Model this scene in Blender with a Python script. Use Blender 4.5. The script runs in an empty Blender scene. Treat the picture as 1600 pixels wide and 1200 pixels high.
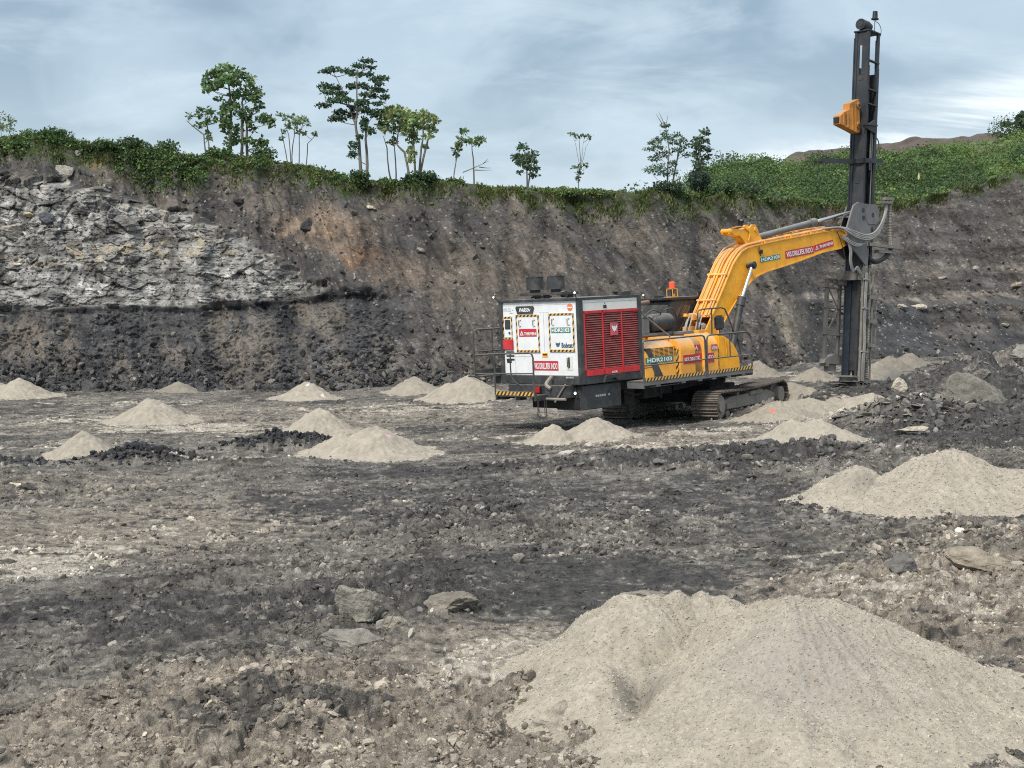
import bpy, bmesh, math, random
import numpy as np
from mathutils import Vector, Matrix

# ------------------------------------------------------------------ camera, sky, sun, exposure
scene = bpy.context.scene
col = scene.collection
CAM_H = 3.75
F = 2200.0                                   # focal length in pixels of the 1600 px wide photograph
cam_data = bpy.data.cameras.new("camera")
cam_data.sensor_width = 36.0
cam_data.lens = F / 1600.0 * 36.0
cam_data.clip_start = 0.1
cam_data.clip_end = 3000.0
cam = bpy.data.objects.new("camera", cam_data)
cam.location = (0, 0, CAM_H)
cam.rotation_euler = (math.pi / 2 - math.atan(150.0 / 2200.0), 0, 0)
col.objects.link(cam)
scene.camera = cam

SUN_EL, SUN_AZ = 50.0, 212.0                 # azimuth clockwise from +Y
world = bpy.data.worlds.new("World")
scene.world = world
world.use_nodes = True


def build_world():
    nt = world.node_tree
    nt.nodes.clear()
    N = nt.nodes.new
    L = nt.links.new
    out = N('ShaderNodeOutputWorld')
    bg = N('ShaderNodeBackground')
    sky = N('ShaderNodeTexSky')
    sky.sky_type = 'NISHITA'
    sky.sun_disc = False
    sky.sun_elevation = math.radians(SUN_EL)
    sky.sun_rotation = math.radians(SUN_AZ)
    sky.air_density = 1.2
    sky.dust_density = 2.0
    tc = N('ShaderNodeTexCoord')
    sep = N('ShaderNodeSeparateXYZ')
    L(tc.outputs['Generated'], sep.inputs[0])

    def m(op, a, b=None, c=None):
        n = N('ShaderNodeMath')
        n.operation = op
        for i, v in enumerate((a, b, c)):
            if v is None:
                continue
            if isinstance(v, (int, float)):
                n.inputs[i].default_value = v
            else:
                L(v, n.inputs[i])
        return n.outputs[0]
    zc = m('ADD', m('MAXIMUM', sep.outputs[2], 0.0), 0.32)
    comb = N('ShaderNodeCombineXYZ')             # project the view direction on a flat cloud deck
    L(m('DIVIDE', sep.outputs[0], zc), comb.inputs[0])
    L(m('DIVIDE', sep.outputs[1], zc), comb.inputs[1])

    def noise(scale, detail, rough, off, dist=0.0, sx=1.0, sy=1.0):
        mp = N('ShaderNodeMapping')
        mp.inputs['Location'].default_value = off
        mp.inputs['Scale'].default_value = (sx, sy, 1)
        L(comb.outputs[0], mp.inputs[0])
        t = N('ShaderNodeTexNoise')
        t.inputs['Scale'].default_value = scale
        t.inputs['Detail'].default_value = detail
        t.inputs['Roughness'].default_value = rough
        t.inputs['Distortion'].default_value = dist
        L(mp.outputs[0], t.inputs['Vector'])
        return t.outputs[0]

    def ramp(x, a, b):
        n = N('ShaderNodeMapRange')
        n.interpolation_type = 'SMOOTHSTEP'
        n.inputs['From Min'].default_value = a
        n.inputs['From Max'].default_value = b
        L(x, n.inputs['Value'])
        return n.outputs['Result']

    def mix(f, a, b):
        n = N('ShaderNodeMix')
        n.data_type = 'RGBA'
        if isinstance(f, (int, float)):
            n.inputs[0].default_value = f
        else:
            L(f, n.inputs[0])
        for k, v in ((6, a), (7, b)):
            if isinstance(v, tuple):
                n.inputs[k].default_value = v
            else:
                L(v, n.inputs[k])
        return n.outputs[2]
    big = noise(1.9, 5.0, 0.55, (3.1, 1.7, 0), 0.5)
    mid = noise(3.6, 8.0, 0.62, (7.3, 2.2, 0), 0.4, 0.8, 1.2)
    dark = (0.225, 0.310, 0.395, 1)
    soft = (0.370, 0.465, 0.550, 1)
    pale = (0.520, 0.615, 0.680, 1)
    white = (0.80, 0.86, 0.88, 1)
    c = mix(ramp(big, 0.40, 0.58), dark, soft)
    c = mix(m('MULTIPLY', ramp(mid, 0.44, 0.70), 0.55), c, pale)
    # brighter, thinner cloud low over the horizon, brightest towards the right
    low = ramp(sep.outputs[2], 0.19, 0.035)
    c = mix(m('MULTIPLY', low, 0.60), c, pale)
    az = N('ShaderNodeMath')
    az.operation = 'DIVIDE'
    L(sep.outputs[0], az.inputs[0])
    L(sep.outputs[1], az.inputs[1])
    el = N('ShaderNodeMath')
    el.operation = 'DIVIDE'
    L(sep.outputs[2], el.inputs[0])
    L(sep.outputs[1], el.inputs[1])
    # a tilted bank of bright cloud: elevation follows 0.075 + 0.12*azimuth
    ridge = m('SUBTRACT', el.outputs[0], m('MULTIPLY_ADD', az.outputs[0], 0.26, 0.032))
    bank = m('SUBTRACT', 1.0, m('MINIMUM', m('MULTIPLY', m('ABSOLUTE', ridge), 20.0), 1.0))
    side = ramp(az.outputs[0], -0.12, 0.28)
    wob = noise(5.0, 7.0, 0.62, (1.4, 5.2, 0), 0.4, 0.35, 1.0)
    thick = m('MULTIPLY_ADD', wob, 1.9, -0.52)
    f = m('MULTIPLY', m('MULTIPLY', bank, side), m('MAXIMUM', m('MINIMUM', thick, 1.0), 0.0))
    f = ramp(f, 0.10, 0.50)
    c = mix(m('MULTIPLY', f, 0.92), c, white)
    # overhead, outside the picture, the deck is brighter: sunlight coming through thin cloud
    up = ramp(sep.outputs[2], 0.28, 0.8)
    c = mix(up, c, (0.80, 0.86, 0.90, 1))
    skym = N('ShaderNodeVectorMath')
    skym.operation = 'SCALE'
    skym.inputs['Scale'].default_value = 0.10
    L(sky.outputs[0], skym.inputs[0])
    fin = mix(0.90, skym.outputs[0], c)
    L(fin, bg.inputs['Color'])
    bg.inputs['Strength'].default_value = 1.0
    L(bg.outputs[0], out.inputs[0])


build_world()
sun_data = bpy.data.lights.new("sun", 'SUN')
sun_data.energy = 2.4
sun_data.angle = math.radians(12)
sun_data.color = (1.0, 0.93, 0.84)
sun = bpy.data.objects.new("sun", sun_data)
a_, e_ = math.radians(SUN_AZ), math.radians(SUN_EL)
sdir = Vector((math.sin(a_) * math.cos(e_), math.cos(a_) * math.cos(e_), math.sin(e_)))
sun.rotation_euler = sdir.to_track_quat('Z', 'Y').to_euler()
sun.location = (0, -20, 40)
col.objects.link(sun)
scene.view_settings.view_transform = 'Standard'
scene.view_settings.look = 'None'
scene.view_settings.gamma = 1.0
scene.view_settings.exposure = 0.54
try:
    scene.view_settings.use_curve_mapping = False
except Exception:
    pass
scene.cycles.use_denoising = False
scene.cycles.filter_width = 1.1
scene.cycles.max_bounces = 5
scene.cycles.diffuse_bounces = 3
scene.cycles.transparent_max_bounces = 4


# ------------------------------------------------------------------ numpy noise
def _h(ix, iy, seed):
    h = (ix.astype(np.int64) * 374761393 + iy.astype(np.int64) * 668265263 + seed * 1442695041) & 0xffffffff
    h = ((h ^ (h >> 13)) * 1274126177) & 0xffffffff
    h = (h ^ (h >> 16)) * 2246822519 & 0xffffffff
    return ((h ^ (h >> 15)) & 0xffffff) / float(0xffffff)


def perlin(x, y, seed=0):
    x = np.asarray(x, float)
    y = np.asarray(y, float)
    ix = np.floor(x)
    iy = np.floor(y)
    fx = x - ix
    fy = y - iy
    u = fx * fx * fx * (fx * (fx * 6 - 15) + 10)
    v = fy * fy * fy * (fy * (fy * 6 - 15) + 10)
    r = 0
    for dx in (0, 1):
        for dy in (0, 1):
            a = _h(ix + dx, iy + dy, seed) * 6.2831853
            g = np.cos(a) * (fx - dx) + np.sin(a) * (fy - dy)
            r = r + g * (u if dx else 1 - u) * (v if dy else 1 - v)
    return r * 1.5


def fbm(x, y, octaves=4, seed=0, gain=0.5, lac=2.03):
    r = 0
    a = 1.0
    for i in range(octaves):
        r = r + a * perlin(x, y, seed + i * 17)
        x = x * lac + 3.7
        y = y * lac + 1.3
        a *= gain
    return r


def ridged(x, y, octaves=3, seed=0):
    r = 0
    a = 1.0
    for i in range(octaves):
        r = r + a * (1 - 2 * np.abs(perlin(x, y, seed + i * 31)))
        x = x * 2.1 + 5.1
        y = y * 2.1 + 2.3
        a *= 0.5
    return r


def worley(x, y, seed=0, jit=0.95):
    """distance to nearest and second nearest cell point, and a random number of the nearest cell"""
    ix = np.floor(x)
    iy = np.floor(y)
    f1 = np.full(x.shape, 9.0)
    f2 = np.full(x.shape, 9.0)
    cid = np.zeros(x.shape)
    for dx in (-1, 0, 1):
        for dy in (-1, 0, 1):
            cx = ix + dx
            cy = iy + dy
            px = cx + 0.5 + jit * (_h(cx, cy, seed) - 0.5)
            py = cy + 0.5 + jit * (_h(cx, cy, seed + 7) - 0.5)
            d = np.hypot(px - x, py - y)
            c = _h(cx, cy, seed + 13)
            near = d < f1
            f2 = np.where(near, f1, np.minimum(f2, d))
            cid = np.where(near, c, cid)
            f1 = np.where(near, d, f1)
    return f1, f2, cid


def facets(x, y, size, seed=0, tilt=0.8):
    """broken, angular ground: every cell is a little plane with its own tilt and level (in units of its size)"""
    x = x / size
    y = y / size
    ix = np.floor(x)
    iy = np.floor(y)
    best = np.full(x.shape, 9.0)
    f2 = np.full(x.shape, 9.0)
    h = np.zeros(x.shape)
    cid = np.zeros(x.shape)
    for dx in (-1, 0, 1):
        for dy in (-1, 0, 1):
            cx = ix + dx
            cy = iy + dy
            ox = x - (cx + 0.5 + 0.95 * (_h(cx, cy, seed) - 0.5))
            oy = y - (cy + 0.5 + 0.95 * (_h(cx, cy, seed + 7) - 0.5))
            d = np.hypot(ox, oy)
            c = _h(cx, cy, seed + 13)
            k = (c * 7.13) % 1.0
            hh = (c - 0.5) * 0.9 + tilt * ((k - 0.5) * 2 * ox + (((c * 31.7) % 1.0) - 0.5) * 2 * oy)
            near = d < best
            f2 = np.where(near, best, np.minimum(f2, d))
            h = np.where(near, hh, h)
            cid = np.where(near, c, cid)
            best = np.where(near, d, best)
    return h - 0.35 * sstep(0.14, 0.0, f2 - best), cid


def clods(x, y, size, seed=0, tilt=0.5, gap=0.34):
    """lumps of broken soil parted by crevices (height in units of the lump size)"""
    x = x / size
    y = y / size
    ix = np.floor(x)
    iy = np.floor(y)
    best = np.full(x.shape, 9.0)
    f2 = np.full(x.shape, 9.0)
    h = np.zeros(x.shape)
    cid = np.zeros(x.shape)
    for dx in (-1, 0, 1):
        for dy in (-1, 0, 1):
            cx = ix + dx
            cy = iy + dy
            ox = x - (cx + 0.5 + 0.95 * (_h(cx, cy, seed) - 0.5))
            oy = y - (cy + 0.5 + 0.95 * (_h(cx, cy, seed + 7) - 0.5))
            d = np.hypot(ox, oy)
            c = _h(cx, cy, seed + 13)
            k = (c * 7.13) % 1.0
            hh = 0.25 + 0.75 * c + tilt * ((k - 0.5) * 2 * ox + (((c * 31.7) % 1.0) - 0.5) * 2 * oy)
            near = d < best
            f2 = np.where(near, best, np.minimum(f2, d))
            h = np.where(near, hh, h)
            cid = np.where(near, c, cid)
            best = np.where(near, d, best)
    return h * sstep(0.0, gap, f2 - best), cid


def sstep(a, b, x):
    t = np.clip((x - a) / (b - a), 0, 1)
    return t * t * (3 - 2 * t)


def mixc(c, d, f):
    return c * (1 - f[..., None]) + np.asarray(d, float) * f[..., None]


# ------------------------------------------------------------------ mesh helpers
def tag(o, label=None, cat=None, group=None, kind=None):
    if label:
        o['label'] = label
    if cat:
        o['category'] = cat
    if group:
        o['group'] = group
    if kind:
        o['kind'] = kind
    return o


def link(o, parent=None):
    col.objects.link(o)
    if parent is not None:
        o.parent = parent
    return o


def np_mesh(name, verts, faces, mat, colors=None, smooth=True, parent=None, attr='col'):
    """verts (n,3), faces (m,k) with k 3 or 4, optional per-vertex colours"""
    me = bpy.data.meshes.new(name)
    verts = np.ascontiguousarray(verts, dtype=np.float32)
    faces = np.ascontiguousarray(faces, dtype=np.int32)
    n, k = faces.shape
    me.vertices.add(len(verts))
    me.vertices.foreach_set('co', verts.ravel())
    me.loops.add(n * k)
    me.loops.foreach_set('vertex_index', faces.ravel())
    me.polygons.add(n)
    me.polygons.foreach_set('loop_start', np.arange(0, n * k, k, dtype=np.int32))
    me.polygons.foreach_set('loop_total', np.full(n, k, dtype=np.int32))
    me.update(calc_edges=True)
    me.polygons.foreach_set('use_smooth', np.full(n, smooth, dtype=bool))
    if colors is not None:
        at = me.attributes.new(attr, 'FLOAT_COLOR', 'POINT')
        c4 = np.ones((len(verts), 4), dtype=np.float32)
        c4[:, :3] = colors
        at.data.foreach_set('color', c4.ravel())
    me.materials.append(mat)
    o = bpy.data.objects.new(name, me)
    return link(o, parent)


def grid_faces(nr, nc):
    i = np.arange(nr - 1)[:, None] * nc + np.arange(nc - 1)[None, :]
    return np.stack([i, i + 1, i + nc + 1, i + nc], -1).reshape(-1, 4)


# ------------------------------------------------------------------ materials
MATS = {}


def new_mat(name):
    mt = bpy.data.materials.new(name)
    mt.use_nodes = True
    nt = mt.node_tree
    b = nt.nodes['Principled BSDF']
    return mt, nt, b


def earth_mat(name, fine, amount, bump, rough=0.95, lo=0.72, hi=1.28, dist=0.02):
    """soil and rock: colour from the mesh's own geology attribute, varied by procedural noise"""
    mt, nt, b = new_mat(name)
    N = nt.nodes.new
    L = nt.links.new
    at = N('ShaderNodeAttribute')
    at.attribute_name = 'col'
    geo = N('ShaderNodeNewGeometry')
    n1 = N('ShaderNodeTexNoise')
    n1.inputs['Scale'].default_value = fine
    n1.inputs['Detail'].default_value = 6
    n1.inputs['Roughness'].default_value = 0.7
    L(geo.outputs['Position'], n1.inputs['Vector'])
    n2 = N('ShaderNodeTexNoise')
    n2.inputs['Scale'].default_value = fine * 5.3
    n2.inputs['Detail'].default_value = 3
    n2.inputs['Roughness'].default_value = 0.7
    L(geo.outputs['Position'], n2.inputs['Vector'])
    ad = N('ShaderNodeMath')
    ad.operation = 'ADD'
    L(n1.outputs[0], ad.inputs[0])
    L(n2.outputs[0], ad.inputs[1])
    mr = N('ShaderNodeMapRange')
    mr.inputs['From Min'].default_value = 0.65
    mr.inputs['From Max'].default_value = 1.35
    mr.inputs['To Min'].default_value = lo
    mr.inputs['To Max'].default_value = hi
    L(ad.outputs[0], mr.inputs['Value'])
    mx = N('ShaderNodeMix')
    mx.data_type = 'RGBA'
    mx.blend_type = 'MULTIPLY'
    mx.inputs[0].default_value = amount
    L(at.outputs['Color'], mx.inputs[6])
    L(mr.outputs['Result'], mx.inputs[7])
    L(mx.outputs[2], b.inputs['Base Color'])
    b.inputs['Roughness'].default_value = rough
    b.inputs['Specular IOR Level'].default_value = 0.25
    bp = N('ShaderNodeBump')
    bp.inputs['Strength'].default_value = bump
    bp.inputs['Distance'].default_value = dist
    L(ad.outputs[0], bp.inputs['Height'])
    L(bp.outputs[0], b.inputs['Normal'])
    return mt


def leaf_mat(name, rough=0.55):
    mt, nt, b = new_mat(name)
    N = nt.nodes.new
    L = nt.links.new
    at = N('ShaderNodeAttribute')
    at.attribute_name = 'col'
    out = nt.nodes['Material Output']
    L(at.outputs['Color'], b.inputs['Base Color'])
    b.inputs['Roughness'].default_value = rough
    b.inputs['Specular IOR Level'].default_value = 0.35
    tr = N('ShaderNodeBsdfTranslucent')
    hs = N('ShaderNodeHueSaturation')
    hs.inputs['Value'].default_value = 1.4
    L(at.outputs['Color'], hs.inputs['Color'])
    L(hs.outputs[0], tr.inputs['Color'])
    ms = N('ShaderNodeMixShader')
    ms.inputs[0].default_value = 0.28
    L(b.outputs[0], ms.inputs[1])
    L(tr.outputs[0], ms.inputs[2])
    L(ms.outputs[0], out.inputs['Surface'])
    return mt


M_GROUND = earth_mat('pit_floor_soil', 13.0, 1.0, 1.0, lo=0.50, hi=1.50, dist=0.05)
M_WALL = earth_mat('pit_wall_rock', 4.2, 1.0, 0.9, lo=0.60, hi=1.40, dist=0.07)
M_ROCK = earth_mat('broken_rock', 7.0, 1.0, 0.8, dist=0.03)
M_PILE = earth_mat('drill_cuttings', 26.0, 1.0, 0.7, lo=0.78, hi=1.22, dist=0.012)
M_HILL = earth_mat('hill_soil', 1.5, 1.0, 0.6, dist=0.1)
M_LEAF = leaf_mat('leaf')


# ------------------------------------------------------------------ pit floor height
def px_xy(px, D):
    return (px - 800.0) / F * D


def gz(x, y):
    """smooth height of the pit floor: it rises gently towards the right"""
    t = 0.035 * (np.asarray(x, float) - 5.6)
    return np.where(t > 0, 0.5 * np.tanh(t / 0.5), 0.35 * np.tanh(t / 0.35)) + 0 * np.asarray(y, float)


def blob(x, y, cx, cy, rx, ry, soft=0.6):
    d = np.hypot((x - cx) / rx, (y - cy) / ry)
    return 1 - sstep(1 - soft, 1 + soft * 0.6, d)


# mounds of loose broken rock on the floor: x, y, radius x, radius y, height
MOUNDS = [(7.35, 40.7, 1.3, 1.3, 0.34), (10.3, 36.9, 2.2, 2.6, 0.72), (12.6, 35.6, 2.6, 3.4, 0.42), (15.2, 45.5, 3.6, 4.6, 1.10), (19.0, 52.5, 4.5, 5.0, 1.1),
          (14.0, 31.0, 2.6, 3.0, 0.28), (9.9, 43.3, 1.7, 2.2, 0.35), (3.2, 30.3, 4.5, 1.6, 0.20), (-14.2, 32.2, 3.4, 1.0, 0.26),
          (-8.9, 33.0, 1.7, 0.9, 0.26), (-5.6, 35.2, 2.4, 1.0, 0.30), (-1.7, 17.5, 1.7, 2.3, 0.15), (-2.4, 13.2, 1.3, 1.6, 0.16),
          (5.0, 16.5, 2.2, 2.4, 0.16), (7.2, 18.5, 2.0, 2.5, 0.22), (0.6, 12.4, 0.9, 0.8, 0.10), (6.4, 30.8, 2.4, 1.2, 0.25)]


def rough_map(x, y):
    """how broken up the floor is, 0 smooth .. 1 blocky"""
    r = 0.42 + 0.45 * fbm(x / 7.0, y / 9.0, 3, 5)
    r = r + 0.45 * sstep(17, 12, y) + 0.35 * sstep(2.0, 7.0, x) * sstep(45, 25, y)
    r = r - 0.45 * blob(x, y, -14, 45, 14, 9) - 0.35 * blob(x, y, -6.5, 22.5, 4.0, 4.0) - 0.3 * blob(x, y, 0.2, 15.2, 1.4, 1.2)
    for (cx, cy, rx, ry, h) in MOUNDS:
        r = r + 0.5 * blob(x, y, cx, cy, rx, ry)
    return np.clip(r, 0.34, 1.25)


def floor_height(x, y, detail=True):
    z = gz(x, y) + 0.07 * fbm(x / 5.0, y / 5.0, 3, 1) + 0.035 * fbm(x / 1.6, y / 1.6, 2, 2)
    for (cx, cy, rx, ry, h) in MOUNDS:
        d = np.hypot((x - cx) / rx, (y - cy) / ry)
        z = z + h * np.clip(1 - d, 0, 1) ** 1.1 * (1 + 0.5 * perlin(x / 0.9, y / 0.9, 44))
    # wheel and track ruts crossing the left of the floor
    q = y - 0.18 * x - 33 + 1.2 * perlin(x / 9, y / 30, 8)
    z = z - 0.05 * np.exp(-((np.mod(q, 3.3) - 1.6) / 0.30) ** 2) * sstep(30, 36, y) * sstep(56, 50, y) * sstep(2, -3, x)
    # the machine's pad is worn flat
    z = z - 0.05 * blob(x, y, 5.0, 41.5, 4.5, 4.5)
    if not detail:
        return z
    R = rough_map(x, y)
    wx = x + 0.06 * perlin(x / 0.21, y / 0.21, 61)
    wy = y + 0.06 * perlin(x / 0.21, y / 0.21, 62)
    big = sstep(0.25, 0.95, R)
    h, c = clods(wx, wy, 0.46, 3, 0.9, 0.30)
    z = z + 0.105 * big * h * c
    h, c = clods(wx, wy, 0.19, 4, 0.8, 0.30)
    z = z + 0.052 * (0.30 + 0.80 * big) * h
    h, c = clods(wx * 0.98 + wy * 0.2, wy, 0.080, 5, 0.8, 0.36)
    z = z + 0.021 * (0.5 + 0.6 * big) * h
    z = z + R * 0.036 * ridged(x / 0.62, y / 0.5, 3, 6)
    z = z + R * 0.007 * perlin(x / 0.045, y / 0.045, 9)
    return z


# tone of the floor. x, y, rx, ry, strength
PALE = [(10.4, 40.0, 2.4, 2.6, 0.8), (-7.0, 20.5, 1.9, 1.9, 0.75), (-5.6, 23.0, 2.6, 1.6, 0.45), (-9.0, 41.0, 4.6, 2.0, 0.75), (-13.5, 43.0, 5, 3, 0.45), (-5.8, 38.5, 3.2, 2.0, 0.65),
        (-0.15, 14.6, 0.85, 0.95, 1.0), (0.5, 15.2, 0.9, 0.8, 0.85), (-0.7, 13.8, 0.8, 0.6, 0.5), (-1.3, 11.6, 1.9, 0.9, 0.35), (1.0, 11.4, 1.0, 0.8, 0.7),
        (4.5, 17.2, 2.2, 1.8, 0.50), (5.6, 15.3, 1.8, 1.5, 0.55), (6.0, 20.0, 2.4, 1.4, 0.35), (3.8, 33.6, 2.8, 1.3, 0.70), (5.0, 36.5, 2.5, 1.4, 0.7), (8.3, 38.5, 2.2, 1.6, 0.8),
        (-3.5, 46.5, 4.5, 2.2, 0.55), (-12.5, 49.5, 6, 2.0, 0.45), (0, 36.5, 3, 1.2, 0.45), (-1.2, 50.0, 3.5, 2.5, 0.5), (12.5, 57.5, 5, 4, 0.45), (7.4, 52, 4, 3, 0.35),
        (2.9, 20.8, 1.0, 0.5, 0.4), (-8.5, 33.2, 6, 1.2, 0.35), (-11.8, 36.0, 4, 1.6, 0.5), (-2.8, 24.8, 3.0, 1.0, 0.25), (9.6, 40.8, 1.6, 1.6, 0.8)]
DARK = [(-3.5, 17.2, 3.4, 1.2, 0.7), (0.5, 18.5, 3.2, 2.4, 0.75), (-0.8, 26.0, 5.0, 3.5, 0.55), (3.8, 25.0, 3.5, 4.0, 0.5), (-1.3, 30.4, 4.0, 1.6, 0.6), (4.4, 30.4, 3.4, 1.5, 0.85),
        (-4.2, 16.6, 1.7, 1.4, 0.6), (11.4, 33.5, 3.5, 3.5, 0.85), (13.5, 43.5, 5, 8, 0.7), (-15, 38.4, 4, 1.4, 0.4), (-17, 46, 5, 2, 0.4), (16, 60, 8, 6, 0.4), (-1.3, 39.5, 3, 1.8, 0.55),
        (-14.5, 32.2, 3.6, 0.9, 0.9), (-8.9, 33.0, 1.7, 0.7, 0.9), (-5.4, 35.2, 2.3, 0.8, 0.8), (0.2, 34.2, 2.2, 1.0, 0.6), (-4.0, 50.5, 5, 1.5, 0.3), (-2.0, 12.6, 1.3, 0.8, 0.35)]
TAN = [(-2.5, 11.3, 4.8, 2.6, 0.9), (-6.5, 23.5, 4.2, 4.2, 0.60), (-7.0, 43.5, 11.0, 6.5, 0.50), (-9.0, 28.5, 4.0, 3.0, 0.42), (5.0, 16.5, 3.2, 2.8, 0.9), (-1.8, 12.6, 3.2, 2.4, 0.8), (0.2, 14.6, 2.4, 1.8, 0.7), (-6.5, 40.0, 8, 4, 0.35), (7.0, 20.0, 3.0, 2.5, 0.5), (3.5, 34.6, 3.5, 2, 0.7), (8.8, 39.5, 3, 2.5, 0.5),
       (-6.0, 22.0, 3.2, 2.6, 0.5)]


def floor_color(x, y):
    n = fbm(x / 1.8, y / 2.4, 4, 21)
    n2 = fbm(x / 0.55, y / 0.55, 4, 22)
    n3 = fbm(x / 0.12, y / 0.12, 3, 23)
    # long scraped streaks, stretched across the slope of the floor
    st = fbm((x + 0.3 * y) / 1.5, (y - 0.10 * x) / 0.55, 4, 24)
    c = np.empty(x.shape + (3,))
    c[...] = (0.188, 0.174, 0.155)
    c = c * np.clip(1 + 0.42 * n + 0.40 * n2, 0.35, 2)[..., None]
    tan = np.zeros(x.shape)
    for (cx, cy, rx, ry, s) in TAN:
        tan = np.maximum(tan, s * blob(x, y, cx, cy, rx, ry))
    n6 = fbm(x / 0.22, y / 0.16, 4, 27)
    br = 0.55 * n2 + 0.75 * n6
    tan = np.clip(sstep(0.30, 0.62, tan + 0.42 * br + 0.15 * sstep(0.0, 0.6, n)) * (0.35 + 0.65 * tan), 0, 1)
    c = mixc(c, (0.352, 0.306, 0.250), tan)
    dk = np.zeros(x.shape)
    for (cx, cy, rx, ry, s) in DARK:
        dk = np.maximum(dk, s * blob(x, y, cx, cy, rx, ry))
    dk = sstep(0.28, 0.60, dk - 0.45 * br + 0.25 * sstep(0.05, 0.6, -n)) * 0.95
    c = mixc(c, (0.070, 0.069, 0.070), dk * 0.85)
    pl = np.zeros(x.shape)
    for (cx, cy, rx, ry, s) in PALE:
        pl = np.maximum(pl, s * blob(x, y, cx, cy, rx, ry, 0.9))
    tex = sstep(-0.35, 0.55, 0.7 * st + 0.45 * n2 + 0.35 * n3 + 1.3 * (pl - 0.5))
    pl = np.clip(pl * 1.6 * tex + 0.30 * sstep(0.35, 0.9, st + 0.3 * n2), 0, 1)
    pl = sstep(0.18, 0.75, pl + 0.30 * n6)
    c = mixc(c, (0.520, 0.470, 0.392), pl)
    # small pale chips and black coal bits
    f1, f2, cid = worley(x / 0.11, y / 0.11, 31)
    chip = sstep(0.30, 0.20, f1) * (cid > 0.965)
    c = mixc(c, (0.42, 0.385, 0.34), chip * 0.75)
    f1, f2, cid = worley(x / 0.16, y / 0.16, 32)
    c = mixc(c, (0.035, 0.036, 0.04), sstep(0.42, 0.20, f1) * (cid > 0.93) * 0.5)
    h, c1 = facets(x, y, 0.19, 4)
    h, c2 = facets(x, y, 0.080, 5)
    n4 = fbm(x / 0.045, y / 0.06, 2, 25)
    n5 = fbm(x / 0.30, y / 0.22, 3, 26)
    c = c * np.clip(1 + 0.25 * n3 + 0.30 * (c1 - 0.5) + 0.50 * (c2 - 0.5) + 0.22 * n4 + 0.28 * n5, 0.3, 2.2)[..., None]
    return np.clip(c, 0.012, 0.7)


def build_floor():
    pxd = np.arange(-70, 1671, 1.45)
    left = -70 - np.cumsum(np.geomspace(3, 900, 40))
    right = 1671 + np.cumsum(np.geomspace(3, 900, 40))
    ang = np.arctan((np.concatenate([left[::-1], pxd, right]) - 800) / F)
    rs = [9.4]
    while rs[-1] < 84:
        r = rs[-1]
        rs.append(r + min(r * r / 5280.0 * 0.80, 0.105))
    rs = np.array([0.3, 1.5, 3, 4.5, 6, 7.2, 8.2, 9.0] + rs + [86, 90, 100, 130, 180, 260, 400])
    A, R = np.meshgrid(ang, rs)
    X = R * np.sin(A)
    Y = R * np.cos(A)
    Z = floor_height(X, Y)
    Z = np.where(R > 84, Z - 1.0, Z)
    C = floor_color(X, Y)
    V = np.stack([X, Y, Z], -1).reshape(-1, 3)
    o = np_mesh('ground', V, grid_faces(*X.shape)[:, ::-1], M_GROUND, C.reshape(-1, 3), True)
    tag(o, 'rough grey and tan floor of the open pit with broken clods and pale dust', kind='structure')


# ------------------------------------------------------------------ pit wall
KX = [-1200, 0, 400, 740, 1000, 1180, 1290, 1400, 1600, 3000]
TOE = [62, 56, 55.5, 57.5, 60, 62, 65, 67, 69, 90]
CREST_PX = [-1200, -60, 0, 60, 100, 160, 200, 260, 300, 350, 400, 450, 500, 560, 600, 650, 700, 760, 800, 900, 1000, 1100, 1200, 1250, 1300, 1350, 1400, 1450, 1500, 1550, 1600, 1700, 3000]
CREST_Y = [222, 222, 224, 220, 222, 233, 238, 245, 252, 250, 254, 262, 274, 288, 290, 288, 292, 298, 300, 302, 306, 306, 306, 310, 318, 322, 316, 302, 292, 276, 262, 250, 240]
ROCK_TOP_PX = [-1200, 0, 100, 200, 300, 370, 430, 500, 560]
ROCK_TOP_Z = [8.9, 8.75, 8.35, 7.75, 6.85, 5.95, 5.05, 3.7, 2.9]


def wall_base(px, s):
    """depth and height of the wall before displacement. s 0 at the toe, 1 at the crest"""
    Dt = np.interp(px, KX, TOE) + 0.9 * perlin(px / 95.0, 0 * px, 71) + 0.4 * perlin(px / 30.0, 0 * px, 72)
    k = np.interp(px, [-200, 350, 600, 900, 1250, 1600], [0.62, 0.66, 0.82, 0.85, 0.72, 0.72])
    W = np.interp(px, [0, 400, 520, 1240, 1330, 1600], [1.6, 1.3, 0.5, 0.4, 2.0, 2.0])
    W0 = 1.6 * sstep(620, 480, px)
    q = (450 - np.interp(px, CREST_PX, CREST_Y)) / F
    zc = (CAM_H + q * (Dt + W + W0)) / (1 - q * k)
    z = zc * s
    zb = np.where(px < 540, np.interp(px, ROCK_TOP_PX, ROCK_TOP_Z), np.interp(px, [540, 1250, 1600], [3.0, 3.2, 3.05]))
    D = Dt + k * z + W * sstep(zb - 0.25, zb + 0.30, z)
    D = D + 1.6 * np.minimum(z, 2.9) / 2.9 * sstep(620, 480, px)
    spur = px - (1302 - 16 * z)                   # past this edge the wall steps back
    D = D + 2.6 * sstep(-7, 9, spur) * sstep(0.0, 2.0, z)
    return D, z, zc, zb


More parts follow.
